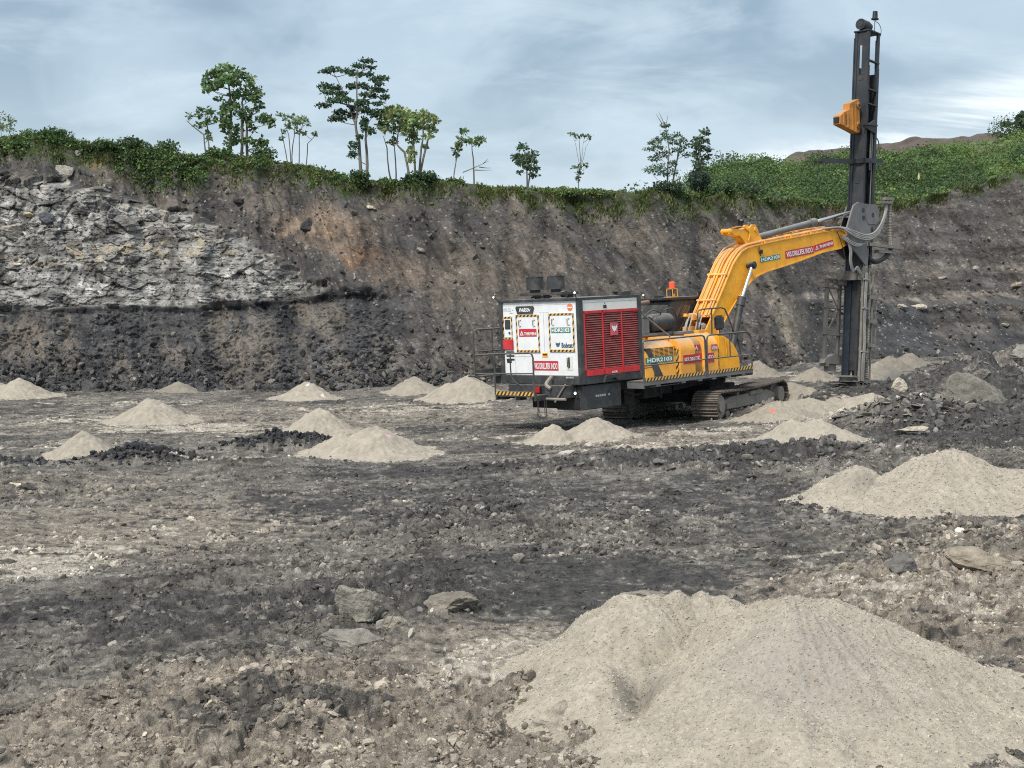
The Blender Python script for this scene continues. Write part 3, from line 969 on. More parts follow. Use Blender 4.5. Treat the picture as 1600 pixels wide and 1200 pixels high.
    B('dark brown lump standing in for the shaded hollow under the pale crusted lump', 0.52, 11.86, (0.26, 0.16, 0.20), (0.075, 0.055, 0.044), 36, sink=0.2)  # dark lump added in place of the shade inside the undercut
    # standing out of the pit wall
    for (px, s, size, c, sd, lab, tl) in [
            (26, 0.575, (1.35, 0.9, 0.82), (0.30, 0.28, 0.24), 41, 'big pale oval boulder resting on the left rock face', (0, 0.1)),
            (52, 0.655, (0.6, 0.5, 0.34), (0.42, 0.35, 0.25), 42, 'buff block just above the big pale oval boulder', (0, 0.1)),
            (76, 0.625, (0.75, 0.6, 0.6), (0.10, 0.105, 0.12), 43, 'slate blue block beside the buff block on the rock face', (0, 0.2)),
            (108, 0.835, (1.1, 0.5, 0.85), (0.34, 0.32, 0.28), 44, 'pale streaked slab standing tilted at the top of the rock face', (0, 0.75)),
            (165, 0.79, (0.8, 0.5, 0.32), (0.17, 0.165, 0.16), 45, 'dark grey rounded block right of the tilted streaked slab', (0, 0.25)),
            (200, 0.655, (1.1, 0.6, 0.45), (0.20, 0.195, 0.185), 46, 'large dark flat block in the middle of the rock face', (0, 0.05)),
            (262, 0.70, (0.7, 0.5, 0.4), (0.33, 0.31, 0.27), 47, 'pale wedge block right of the large dark flat block', (0, 0.3)),
            (128, 0.955, (0.3, 0.3, 0.3), (0.28, 0.27, 0.25), 48, 'small grey stone on the brown soil above the rock face', (0, 0)),
            (378, 0.77, (0.55, 0.45, 0.30), (0.050, 0.05, 0.055), 49, 'dark rounded stone at the foot of the upper left soil bank', (0, 0)),
            (579, 0.87, (0.60, 0.35, 0.22), (0.52, 0.48, 0.38), 50, 'cream slab high on the brown slope left of the centre', (0, 0.05)),
            (658, 0.66, (0.45, 0.3, 0.22), (0.30, 0.28, 0.25), 51, 'pale grey stone below the cream slab on the brown slope', (0, 0.3)),
            (485, 0.69, (0.95, 0.5, 0.75), (0.060, 0.058, 0.060), 52, 'dark lump beside the orange clay patches', (0, 0.5)),
            (1436, 0.335, (0.85, 0.4, 0.30), (0.44, 0.40, 0.33), 53, 'cream stone lying on the right bench just past the mast', (0, 0.1)),
            (1407, 0.33, (0.6, 0.4, 0.34), (0.36, 0.33, 0.28), 54, 'tan stone lying on the right bench nearest the mast', (0, 0)),
            (1471, 0.47, (0.5, 0.35, 0.22), (0.40, 0.37, 0.32), 55, 'left of two pale stones above the right bench', (0, 0)),
            (1521, 0.50, (0.40, 0.35, 0.32), (0.36, 0.34, 0.30), 56, 'right of two pale stones above the right bench', (0, 0.4)),
            (1590, 0.385, (1.1, 0.4, 0.32), (0.34, 0.29, 0.23), 57, 'long tan rock on the bench at the right frame edge', (0, -0.2)),
            (1568, 0.18, (0.5, 0.4, 0.28), (0.33, 0.31, 0.27), 58, 'pale stone low on the dark wall at the far right', (0, 0))]:
        X, Y, Z, C = wall_surface(np.array([float(px)]), np.array([s]))
        B(lab, float(X[0]), float(Y[0]) - size[1] * 0.10, size, c, sd, z=float(Z[0]) + size[2] * 0.15, tilt=tl)


# ------------------------------------------------------------------ piles of drill cuttings
CUT = np.array([0.362, 0.325, 0.268])


def cuttings_pile(label, lobes, res, seed, tint=1.0, gouges=(), stain=None, rim=0.0, group='cuttings piles across the pit floor', extra=None):
    """lobes: x, y, radius, height. One heaped mesh, sides at the angle of repose, foot running into the floor"""
    x0 = min(l[0] - l[2] * 1.55 for l in lobes)
    x1 = max(l[0] + l[2] * 1.55 for l in lobes)
    y0 = min(l[1] - l[2] * 1.55 for l in lobes)
    y1 = max(l[1] + l[2] * 1.55 for l in lobes)
    X, Y = np.meshgrid(np.arange(x0, x1, res), np.arange(y0, y1, res))
    base = floor_height(X, Y, False)
    scale = max(l[2] for l in lobes)
    wx = X + 0.06 * scale * fbm(X / (0.5 * scale), Y / (0.5 * scale), 3, seed)
    wy = Y + 0.06 * scale * fbm(X / (0.5 * scale), Y / (0.5 * scale), 3, seed + 5)
    H = np.zeros(X.shape) - 0.22
    for (cx, cy, r, h) in lobes:
        ang = np.arctan2(wy - cy, wx - cx)
        rr = r * (1 + 0.10 * perlin(np.cos(ang) * 1.3 + seed, np.sin(ang) * 1.3, seed + 2))
        d = np.hypot(wx - cx, wy - cy) / rr
        core = np.sqrt(d * d + 0.0045) - 0.067
        prof = h * np.clip(1 - core, -1.5, 1.2)
        prof = np.where(prof < 0.16 * h, 0.16 * h * (1 - (1 - np.clip(prof, -2, 1) / (0.16 * h)) * 0.42), prof)
        H = np.maximum(H, prof)
    for (cx, cy, rx, ry, dp) in gouges:
        d = np.hypot((wx - cx) / rx, (wy - cy) / ry)
        H = H - dp * sstep(1.0, 0.15, d)
    rill = perlin(np.arctan2(Y - lobes[0][1], X - lobes[0][0]) * 9 + seed, np.hypot(X - lobes[0][0], Y - lobes[0][1]) / (0.9 * scale), seed + 8)
    H = H + 0.014 * scale * rill * sstep(0, 0.15 * scale, H) + 0.012 * fbm(X / 0.16, Y / 0.16, 3, seed + 3) + 0.011 * scale * fbm(X / (0.35 * scale), Y / (0.35 * scale), 3, seed + 6)
    fz = max(0.034, res * 2.6)
    hf, cf = facets(X, Y, fz, seed + 4)
    H = H + 0.30 * fz * hf
    # trim: let the foot sink under the floor
    Z = base + H
    c = np.empty(X.shape + (3,))
    c[...] = CUT * tint
    n = fbm(X / 0.5, Y / 0.5, 4, seed + 11)
    n2 = fbm(X / 0.10, Y / 0.10, 3, seed + 12)
    c = c * (1 + 0.11 * n + 0.10 * n2 + 0.20 * (cf - 0.5))[..., None]
    if stain:
        for (cx, cy, rx, ry, s, cc) in stain:
            c = mixc(c, cc, np.clip(blob(X + 0.05 * n, Y, cx, cy, rx, ry, 0.8) * s * (1 + 0.8 * n2), 0, 1))
    if extra is not None:
        c = extra(X, Y, c, n, n2)
    keep = H > -0.16
    V = np.stack([X, Y, Z], -1).reshape(-1, 3)
    Fc = grid_faces(*X.shape)[:, ::1]
    kk = keep.reshape(-1)
    Fc = Fc[kk[Fc].any(axis=1)]
    used = np.zeros(len(V), bool)
    used[Fc.ravel()] = True
    idx = np.cumsum(used) - 1
    cx = np.mean([l[0] for l in lobes])
    cy = np.mean([l[1] for l in lobes])
    cz = float(gz(cx, cy))
    o = np_mesh('cuttings_pile', V[used] - np.array([cx, cy, cz]), idx[Fc], M_PILE, np.clip(c.reshape(-1, 3)[used], 0.02, 0.7), True)
    o.location = (cx, cy, cz)
    tag(o, label, 'pile', group)
    return o, (X, Y, Z, H, c)


def piles():
    res = {}
    Pl = cuttings_pile
    # the big one in the foreground: a main cone, a crescent behind its left shoulder, a hollow between
    o, dat = Pl('largest grey gravel pile with a hollow in its left shoulder, filling the near right corner',
                [(2.58, 12.75, 2.05, 1.10), (2.8, 11.7, 1.75, 0.52), (2.0, 11.5, 1.7, 0.55), (1.18, 13.75, 1.22, 0.88), (1.42, 13.95, 1.1, 0.84), (1.68, 14.05, 1.1, 0.83), (1.95, 14.1, 1.1, 0.82), (2.2, 14.1, 1.1, 0.80), (0.88, 12.6, 1.15, 0.45), (1.3, 11.6, 1.1, 0.32)],
                0.0105, 401, 1.0, gouges=[(1.12, 12.35, 0.36, 0.60, 0.15), (1.50, 12.95, 0.34, 0.55, 0.13)],
                stain=[(1.10, 12.35, 0.17, 0.24, 0.75, (0.165, 0.150, 0.132)), (1.22, 12.6, 0.12, 0.2, 0.3, (0.20, 0.182, 0.16)), (2.5, 11.8, 0.9, 0.8, 0.28, (0.24, 0.235, 0.23))])  # small dark patches paint the hollow's shade into the colour; wide one is grey
    res['big'] = dat
    o, dat = Pl('wide two peaked gravel pile running out of the frame on the right',
                [(7.50, 24.0, 1.85, 0.98), (6.05, 24.6, 1.05, 0.66), (8.5, 23.8, 1.9, 0.60)], 0.025, 402, 0.98,
                gouges=[(6.55, 24.0, 0.42, 0.5, 0.14)], stain=[(6.1, 24.1, 0.35, 0.3, 0.4, (0.16, 0.15, 0.135))])
    res['right'] = dat
    D = [('flat topped two lobed pile just below the right crawler and orange marked pile', [(7.15, 33.0, 1.45, 0.60), (6.65, 33.2, 1.15, 0.60)], 403, 0.95),
         ('grey pile with an orange paint mark beside the right crawler', [(7.35, 39.0, 1.25, 0.52), (7.9, 39.2, 0.9, 0.36)], 404, 0.80),
         ('tallest of the grey piles tucked behind the front end of the crawler', [(8.75, 44.5, 1.15, 0.62), (8.3, 45.4, 0.8, 0.62)], 405, 0.72),
         ('low spreading pile between the crawler and the drill mast', [(8.7, 41.0, 1.25, 0.42), (9.5, 41.3, 0.9, 0.36)], 406, 0.85),
         ('small grey cone left of the mast foot near the back wall', [(11.5, 53.5, 1.0, 0.52)], 407, 0.72),
         ('grey cone right of the mast partly hidden by it', [(14.1, 54.2, 1.25, 0.62)], 408, 0.78),
         ('brownish cone behind and right of the mast, left of a twin', [(15.9, 59.2, 1.05, 0.60)], 409, 0.58),
         ('brownish cone farthest right behind the mast', [(17.0, 60.2, 1.15, 0.58)], 410, 0.58),
         ('grey cone by the wall seen past the end of the side walkway', [(10.0, 57.3, 1.1, 0.62)], 411, 0.66),
         ('two lobed pile in front of the left crawler under the machine', [(2.15, 35.9, 1.15, 0.52), (1.02, 35.4, 0.75, 0.46)], 412, 0.95),
         ('tall pale pile behind the rear platform of the rig', [(-1.50, 49.6, 1.55, 0.80), (-2.2, 49.8, 1.1, 0.55)], 413, 0.88),
         ('grey pile against the wall left of the rig', [(-3.82, 54.0, 1.15, 0.58)], 414, 0.80),
         ('sharp pile with white flecks against the middle of the wall', [(-7.6, 52.0, 1.25, 0.64)], 415, 0.92),
         ('lowest brown pile against the left wall', [(-13.0, 54.8, 0.95, 0.36)], 416, 0.62),
         ('flat topped pile cut by the left frame edge at the wall', [(-18.7, 53.2, 1.45, 0.66), (-19.6, 53.2, 1.2, 0.6)], 417, 0.92),
         ('lone pale cone in the middle of the left floor', [(-11.2, 43.4, 1.35, 0.66)], 418, 0.90),
         ('pale cone behind the coal ridge at far left', [(-10.35, 33.9, 0.95, 0.55)], 419, 0.90),
         ('steep cone just behind the widest left pile', [(-5.35, 38.9, 1.15, 0.66)], 420, 0.90),
         ('widest pale pile left of centre with a pink flag mark', [(-3.30, 33.9, 1.50, 0.68), (-4.15, 33.9, 0.95, 0.50)], 421, 0.95)]
    D.append(('pale lumpy heap of cuttings at the foot of the mast', [(10.5, 41.2, 1.35, 0.50), (11.2, 40.6, 0.9, 0.36)], 422, 0.95))
    for (lab, lobes, seed, tint) in D:
        lobes = [(l[0], l[1], l[2] * 0.93, l[3] * 1.06) for l in lobes]
        st = None
        if seed == 404:
            st = [(7.15, 38.50, 0.075, 0.06, 1.6, (0.75, 0.16, 0.10))]
        if seed == 421:
            st = [(-2.95, 33.6, 0.035, 0.05, 1.6, (0.75, 0.30, 0.50))]
        if seed == 415:
            st = [(-7.55, 51.8, 0.05, 0.06, 1.3, (0.65, 0.65, 0.62)), (-6.9, 51.3, 0.06, 0.06, 1.3, (0.65, 0.62, 0.58))]
        Pl(lab, lobes, 0.035 if lobes[0][1] < 46 else 0.05, seed, tint, stain=st)
    # stone chips lying on the two near piles
    rng = np.random.default_rng(31)
    for (key, n, s0, s1, lab) in (('big', 42000, 0.006, 0.019, 'loose stone chips over the largest pile'), ('right', 12000, 0.010, 0.027, 'loose stone chips over the wide two peaked pile')):
        X, Y, Z, H, c = res[key]
        ok = np.argwhere((H > 0.0))
        pick = ok[rng.integers(0, len(ok), n)]
        i, j = pick[:, 0], pick[:, 1]
        s = s0 + (s1 - s0) * rng.uniform(0, 1, n) ** 2.5
        d = X[0, 1] - X[0, 0]
        P = np.stack([X[i, j] + rng.uniform(-d, d, n) / 2, Y[i, j] + rng.uniform(-d, d, n) / 2, Z[i, j] - s * 0.05], -1)
        C = c[i, j] * rng.uniform(0.90, 1.22, n)[:, None]
        scatter('stone_chips', TINY, P, s, C, M_CHIP, 32, 0.45, lab)


def twigs():
    for lab, P in (('thin bare twig curving over the dark clods behind the near upright boulder', [(-1.98, 17.6, 0.0), (-1.92, 17.45, 0.09), (-1.84, 17.3, 0.07), (-1.79, 17.1, -0.02)]),
                   ('short forked stick leaning beside the near upright boulder', [(-1.32, 15.6, 0.20), (-1.38, 15.5, 0.08), (-1.44, 15.45, -0.03)])):
        g = float(floor_height(np.array([P[0][0]]), np.array([P[0][1]]), False)[0]) + 0.08
        v, f = tube_np([(p[0], p[1], p[2] + g) for p in P], 0.010, 0.005, 6)
        v2, f2_ = tube_np([(P[1][0], P[1][1], P[1][2] + g), (P[1][0] + 0.06, P[1][1], P[1][2] + g + 0.07)], 0.005, 0.003, 5)
        o = np_mesh('twig', np.concatenate([v, v2]), np.concatenate([f, f2_ + len(v)]), M_BARK, None, True)
        tag(o, lab, 'twig')
    X, D, Z, w = hill_pt(np.array([1425.0]), np.array([0.28]))
    x, y, z = float(X[0]), float(D[0]) - 0.8, float(Z[0]) + 1.35
    v = np.array([(0, 0, -0.55), (0.16, 0.02, -0.25), (0.17, 0.06, 0.05), (0.03, 0.03, 0.62), (-0.12, 0.0, 0.02), (-0.17, -0.02, -0.22), (0.0, -0.07, -0.15)]) * 0.45
    o = np_mesh('dry_leaf', v + np.array([x, y, z]), np.array([(0, 1, 6), (1, 2, 6), (2, 3, 6), (3, 4, 6), (4, 5, 6), (5, 0, 6)]), M_LEAF, np.tile([0.75, 0.62, 0.36], (7, 1)), True)
    tag(o, 'pale dry leaf showing bright against the green hill right of the mast', 'leaf')


floor_rubble()
wall_rubble()
toe_rubble()
boulders()
piles()


# ------------------------------------------------------------------ foliage
def leaves_mesh(C, size, rng, base, var=0.25, droop=0.0, aspect=0.55, curl=0.25):
    """C (n,3) leaf positions. returns verts, quads, colours"""
    n = len(C)
    R = rand_rot(n, rng)
    s = size * rng.uniform(0.6, 1.3, n)
    l = np.stack([np.zeros(n), np.zeros(n), np.zeros(n)], -1)
    q = np.zeros((n, 4, 3))
    q[:, 0] = l
    q[:, 1, 0] = 0.5
    q[:, 1, 1] = aspect * 0.5
    q[:, 1, 2] = curl * 0.3
    q[:, 2, 0] = 1.0
    q[:, 2, 2] = -curl * 0.3
    q[:, 3, 0] = 0.5
    q[:, 3, 1] = -aspect * 0.5
    q[:, 3, 2] = curl * 0.3
    q = q * s[:, None, None]
    q = np.einsum('nij,nvj->nvi', R, q)
    if droop:
        q[:, :, 2] = q[:, :, 2] * (1 - droop) - droop * 0.3 * np.hypot(q[:, :, 0], q[:, :, 1])
    q += C[:, None, :]
    f = np.arange(n * 4).reshape(n, 4)
    c = np.array(base)[None] * (1 + var * rng.normal(size=n))[:, None] * np.stack([1 + 0.18 * rng.normal(size=n), np.ones(n), 1 + 0.15 * rng.normal(size=n)], -1)
    c = np.repeat(np.clip(c, 0.008, 0.6), 4, axis=0)
    return q.reshape(-1, 3), f, c


def join_np(parts):
    vs, fs, cs = [], [], []
    off = 0
    for v, f, c in parts:
        vs.append(v)
        fs.append(f + off)
        cs.append(c)
        off += len(v)
    return np.concatenate(vs), np.concatenate(fs), np.concatenate(cs)


def ball_pts(n, c, r, rng, shell=0.35):
    d = rng.normal(size=(n, 3))
    d /= np.linalg.norm(d, axis=1)[:, None]
    k = (shell + (1 - shell) * rng.uniform(0, 1, n) ** 0.5)[:, None]
    return np.array(c) + d * k * np.array(r)


def tube_np(path, r0, r1, sides=5):
    P = np.array(path, float)
    n = len(P)
    vs = []
    for i, p in enumerate(P):
        t = P[min(i + 1, n - 1)] - P[max(i - 1, 0)]
        t = t / (np.linalg.norm(t) + 1e-9)
        a = np.cross(t, [0.31, 0.95, 0.05])
        a /= np.linalg.norm(a)
        b = np.cross(t, a)
        r = r0 + (r1 - r0) * i / (n - 1)
        for k in range(sides):
            th = 6.2832 * k / sides
            vs.append(p + r * (np.cos(th) * a + np.sin(th) * b))
    fs = []
    for i in range(n - 1):
        for k in range(sides):
            k2 = (k + 1) % sides
            fs.append((i * sides + k, i * sides + k2, (i + 1) * sides + k2, (i + 1) * sides + k))
    return np.array(vs), np.array(fs)


def bend_path(a, b, rng, n=5, w=0.06):
    a = np.array(a, float)
    b = np.array(b, float)
    L = np.linalg.norm(b - a)
    t = np.linspace(0, 1, n)
    P = a[None] * (1 - t)[:, None] + b[None] * t[:, None]
    off = rng.normal(size=3) * w * L
    P += np.sin(t * np.pi)[:, None] * off
    return P


M_BARK, _nt, _b = new_mat('bark')
_at = _nt.nodes.new('ShaderNodeTexNoise')
_at.inputs['Scale'].default_value = 9
_cr = _nt.nodes.new('ShaderNodeMix')
_cr.data_type = 'RGBA'
_cr.inputs[6].default_value = (0.10, 0.088, 0.07, 1)
_cr.inputs[7].default_value = (0.22, 0.20, 0.17, 1)
_nt.links.new(_at.outputs[0], _cr.inputs[0])
_nt.links.new(_cr.outputs[2], _b.inputs['Base Color'])
_b.inputs['Roughness'].default_value = 0.9


def tree(name, label, px, trunks, blobs, org, zs, leaf=0.22, dens=26.0, color=(0.045, 0.085, 0.030), back=1.6, group='trees along the crest', D=None, zbase=None, rt=0.10, var=0.3, depth=1.0, bare=(), droop=0.1, seed=1, flat=1.0):
    """trunks and leaf clumps are given in drawing units (org, zs) and become metres at the tree's own distance"""
    rng = np.random.default_rng(900 + seed)
    ppx = org[0] + px / zs
    bx, bD, bz = crest_point(np.array([ppx]))
    if D is None:
        D = float(bD[0]) + back
        z0 = float(bz[0]) - 0.15
    else:
        z0 = zbase
    X0 = (ppx - 800) / F * D
    root = bpy.data.objects.new(name, None)
    root.location = (X0, D, z0)
    link(root)
    tag(root, label, 'tree', group)

    def pt(q):
        gx = org[0] + q[0] / zs
        gy = org[1] + q[1] / zs
        return np.array([(gx - 800) / F * D - X0, 0.0, CAM_H + (450 - gy) / F * D - z0])
    k = D / F / zs
    parts = []
    ends = []
    for tr in trunks:
        P = [pt(q) for q in tr]
        if P[0][2] < (1.8 if rt >= 0.045 else 1.0):
            P[0][2] = min(P[0][2], 0.0) - 0.3
        dy = rng.uniform(-0.4, 0.4)
        for i, p in enumerate(P):
            p[1] = dy * i / len(P)
        pts = []
        for i in range(len(P) - 1):
            seg = bend_path(P[i], P[i + 1], rng, 5, 0.03)
            pts.extend(seg if i == 0 else seg[1:])
        pts = np.array(pts)
        r_ = rt if pts[0][2] < 0.3 else rt * 0.45
        v, f = tube_np(pts, r_, r_ * 0.30, 6)
        parts.append((v, f, np.zeros((len(v), 3))))
        ends.append(pts)
    allp = np.concatenate(ends)
    lv = []
    for (bx_, by_, rx, ry) in blobs:
        rx, ry = rx * 1.22, ry * 1.22
        c = pt((bx_, by_))
        c[1] = rng.normal() * 0.45 * depth * max(0.5, 1.2 - abs(c[0]) * 0.3)
        low = allp[allp[:, 2] < c[2] - 0.05]
        src = low if len(low) else allp
        d = np.linalg.norm(src - c, axis=1) + 0.5 * np.maximum(0, 0.3 - (c[2] - src[:, 2]))
        a = src[np.argmin(d)]
        v, f = tube_np(bend_path(a, c, rng, 5, 0.08), max(0.012, rt * 0.22), 0.008, 4)
        parts.append((v, f, np.zeros((len(v), 3))))
        R = np.array([rx * k, max(rx, ry) * k * 0.9, ry * k * flat])
        n = max(20 if zbase is None else 70, int(3.6 * dens * (rx * k / 0.3) * (ry * k / 0.3 + 0.4)))
        tone = rng.uniform(0.75, 1.3)
        P = ball_pts(n, c, R, rng, 0.2)
        lv.append(leaves_mesh(P - np.array([leaf * 0.3, 0, 0]), leaf, rng, np.array(color) * tone * 1.95, var, droop, 0.7))
    for (a, b) in bare:
        v, f = tube_np(bend_path(pt(a), pt(b), rng, 6, 0.05), 0.025, 0.006, 4)
        parts.append((v, f, np.zeros((len(v), 3))))
    v, f, c = join_np(parts)
    np_mesh('trunk', v, f, M_BARK, None, True, root)
    v, f, c = join_np(lv)
    np_mesh('crown', v, f, M_LEAF, c, False, root)
    return root


def trees():
    A = (290, 90)
    za = 7.06
    tree('tree', 'broad domed tree with large round leaves, tallest at the left of the crest', 540,
         [[(540, 1000), (530, 700), (515, 380), (500, 250)], [(620, 1000), (650, 700), (650, 520), (700, 330)], [(720, 1030), (710, 800), (690, 650)]],
         [(500, 170, 90, 40), (400, 190, 60, 40), (330, 240, 50, 40), (270, 310, 50, 40), (250, 370, 35, 25), (600, 190, 80, 40), (690, 230, 50, 30), (560, 260, 90, 40), (460, 270, 60, 50), (380, 340, 60, 30), (340, 380, 35, 25), (450, 350, 50, 25), (530, 330, 50, 30), (620, 330, 60, 35), (770, 300, 50, 50), (800, 370, 50, 40), (850, 430, 45, 50), (700, 390, 50, 35), (640, 430, 50, 40), (740, 460, 60, 35), (820, 490, 50, 30), (880, 560, 40, 30), (560, 440, 40, 40), (500, 550, 60, 40), (450, 560, 35, 35), (560, 520, 30, 30), (560, 610, 30, 30), (640, 600, 40, 30), (680, 660, 60, 50), (740, 610, 40, 30), (720, 690, 40, 30), (810, 580, 25, 25), (870, 690, 50, 30), (950, 700, 60, 40), (990, 740, 35, 30), (740, 760, 45, 30), (795, 810, 25, 30), (480, 640, 40, 40), (500, 710, 50, 50), (470, 760, 40, 40), (530, 800, 60, 60), (560, 870, 60, 60), (540, 950, 50, 60), (590, 790, 40, 30), (400, 470, 30, 20), (720, 940, 60, 30), (850, 960, 70, 40), (900, 950, 30, 40)],
         A, za, 0.21, 17, (0.060, 0.095, 0.038), seed=1, rt=0.09)
    tree('tree', 'small open sapling just left of the broad domed tree', 295,
         [[(295, 970), (280, 800), (265, 650)], [(295, 960), (235, 870), (130, 790), (50, 720)]],
         [(110, 670, 30, 20), (180, 640, 45, 25), (240, 630, 35, 25), (280, 600, 35, 25), (320, 640, 25, 25), (150, 750, 40, 20), (290, 740, 40, 40), (350, 710, 30, 25), (250, 830, 20, 15), (260, 890, 20, 20)],
         A, za, 0.20, 15, (0.060, 0.095, 0.040), seed=2, rt=0.045)
    Z = (280, 80)
    zz = 3.2
    tree('tree', 'thin many stemmed tree with a sparse flat crown between the two tallest trees', 575,
         [[(570, 530), (560, 430), (545, 340)], [(580, 530), (585, 430), (590, 335)], [(600, 530), (610, 440), (635, 350)], [(625, 540), (650, 470), (690, 425)], [(560, 530), (535, 470), (520, 400)]],
         [(520, 330, 16, 9), (550, 335, 22, 12), (590, 328, 28, 12), (630, 350, 25, 15), (652, 370, 14, 12), (600, 365, 25, 12), (570, 355, 20, 10), (615, 410, 18, 16), (640, 420, 15, 10), (690, 420, 14, 6), (530, 400, 10, 7), (520, 440, 10, 7), (555, 380, 14, 9)],
         Z, zz, 0.17, 13, (0.075, 0.105, 0.055), seed=3, rt=0.035)
    Bq = (480, 90)
    zb = 6.0
    tree('tree', 'tallest tree of the crest with dark foliage in flat layers', 525,
         [[(525, 1000), (500, 800), (470, 650), (485, 450), (490, 180)], [(555, 1000), (560, 780), (575, 650)], [(470, 650), (400, 420), (290, 210)], [(480, 560), (560, 380), (700, 260)], [(480, 480), (300, 440), (190, 440)]],
         [(600, 80, 60, 18), (510, 100, 60, 22), (400, 140, 60, 20), (290, 145, 60, 22), (210, 170, 50, 17), (480, 175, 80, 20), (600, 180, 40, 17), (630, 130, 35, 10), (650, 215, 60, 14), (740, 245, 60, 22), (690, 265, 40, 15), (190, 285, 70, 25), (290, 300, 50, 15), (440, 285, 60, 24), (530, 275, 60, 20), (640, 300, 70, 22), (220, 350, 60, 25), (330, 365, 60, 22), (570, 370, 50, 20), (700, 330, 50, 14), (745, 385, 40, 25), (180, 465, 65, 20), (290, 430, 70, 25), (390, 425, 60, 24), (640, 370, 40, 16), (690, 450, 50, 15), (460, 480, 60, 30), (560, 470, 60, 30), (330, 530, 60, 30), (440, 540, 50, 35), (580, 530, 60, 30), (290, 610, 40, 30), (350, 590, 40, 30), (660, 540, 60, 35), (560, 610, 40, 40), (570, 680, 40, 45), (640, 730, 35, 28), (520, 770, 30, 22), (460, 840, 45, 35), (440, 910, 40, 35)],
         Bq, zb, 0.135, 42, (0.035, 0.060, 0.032), seed=4, rt=0.09, flat=0.80)
    tree('tree', 'yellowish green round headed tree right of the tallest tree', 1010,
         [[(1010, 1030), (1005, 850), (1000, 650)], [(980, 1040), (920, 900), (850, 830), (880, 640)], [(1040, 1040), (1080, 850), (1090, 640)], [(1040, 1000), (1130, 820), (1180, 680)]],
         [(830, 490, 60, 22), (900, 510, 60, 25), (860, 570, 60, 40), (930, 570, 60, 45), (1000, 550, 60, 35), (1080, 560, 60, 38), (1150, 580, 50, 35), (1210, 620, 38, 38), (1120, 640, 60, 45), (1040, 650, 50, 50), (960, 650, 60, 45), (1190, 690, 40, 35), (890, 640, 50, 40), (1000, 730, 60, 45), (1020, 790, 35, 30), (1150, 765, 40, 16), (990, 870, 25, 40), (1125, 840, 15, 12), (930, 720, 35, 35), (1010, 950, 30, 60)],
         Bq, zb, 0.21, 15, (0.105, 0.135, 0.050), seed=5, rt=0.07)
    tree('tree', 'slim tree with pale crown touching the left of the yellowish round headed tree', 830,
         [[(835, 1050), (825, 850), (810, 640)], [(830, 940), (760, 860), (730, 760)]],
         [(760, 510, 60, 25), (730, 565, 50, 40), (790, 590, 50, 40), (760, 640, 45, 35), (820, 790, 38, 28), (760, 715, 35, 25), (830, 700, 30, 25), (700, 640, 20, 20)],
         Bq, zb, 0.20, 15, (0.085, 0.115, 0.048), seed=6, rt=0.045)
    tree('tree', 'thin leaning sapling with leaf tufts left of the broken dead tree', 1375,
         [[(1372, 606), (1400, 500), (1425, 410)]],
         [(1430, 410, 18, 10), (1415, 440, 10, 8), (1410, 470, 20, 13), (1395, 500, 15, 15), (1388, 520, 10, 8)], Z, zz, 0.20, 15, (0.050, 0.08, 0.036), seed=7, rt=0.035)
    tree('tree', 'stunted tree with one leafy tuft and a fallen dead branch', 1478,
         [[(1478, 612), (1472, 540), (1465, 470)]],
         [(1455, 452, 20, 14), (1482, 465, 20, 10), (1515, 455, 24, 10), (1500, 468, 14, 8)], Z, zz, 0.20, 15, (0.055, 0.085, 0.038), seed=8, rt=0.05,
         bare=[((1420, 612), (1550, 555)), ((1480, 600), (1570, 600)), ((1500, 585), (1560, 590)), ((1520, 570), (1545, 545))])
    Y = (760, 160)
    zy = 2.759
    tree('tree', 'small bushy tree alone on the crest right of the stunted tree', 172,
         [[(172, 338), (172, 260), (165, 210)], [(172, 300), (195, 260), (205, 225)]],
         [(158, 208, 22, 11), (205, 218, 20, 12), (137, 238, 22, 13), (175, 245, 32, 18), (203, 252, 22, 10), (150, 268, 22, 13), (182, 285, 18, 10), (210, 293, 18, 9), (150, 303, 8, 6), (205, 312, 18, 8)], Y, zy, 0.16, 30, (0.038, 0.062, 0.032), seed=9, rt=0.045)
    tree('tree', 'thin bare stemmed tree with a flat top like an umbrella', 403,
         [[(403, 345), (404, 260), (396, 152)], [(404, 280), (425, 200), (446, 160)], [(404, 280), (385, 200), (368, 148)], [(404, 270), (412, 210), (420, 156)]],
         [(368, 147, 11, 4), (395, 151, 13, 4), (420, 154, 11, 4), (446, 159, 13, 4), (395, 285, 20, 10), (425, 280, 14, 8), (405, 308, 14, 9), (400, 328, 11, 8)], Y, zy, 0.16, 13, (0.065, 0.09, 0.05), seed=10, rt=0.028)
    tree('tree', 'feathery dark tree with dead twigs at its top near the foot of the hill', 790,
         [[(790, 335), (782, 220), (765, 110)], [(786, 280), (830, 190), (838, 150)], [(786, 270), (730, 190), (700, 200)]],
         [(765, 108, 22, 10), (765, 138, 18, 10), (740, 162, 22, 9), (780, 158, 26, 13), (820, 145, 18, 11), (720, 183, 28, 8), (700, 205, 22, 7), (745, 195, 26, 13), (800, 183, 32, 12), (840, 173, 18, 11), (850, 198, 18, 9), (770, 222, 36, 13), (820, 213, 28, 10), (730, 243, 28, 13), (860, 233, 18, 10), (740, 278, 28, 15), (700, 300, 28, 14), (770, 308, 46, 20), (800, 268, 18, 14)],
         Y, zy, 0.125, 22, (0.045, 0.072, 0.040), seed=11, rt=0.05, bare=[((765, 115), (735, 50)), ((765, 120), (775, 65)), ((750, 100), (725, 60))], flat=0.85, back=2.5)
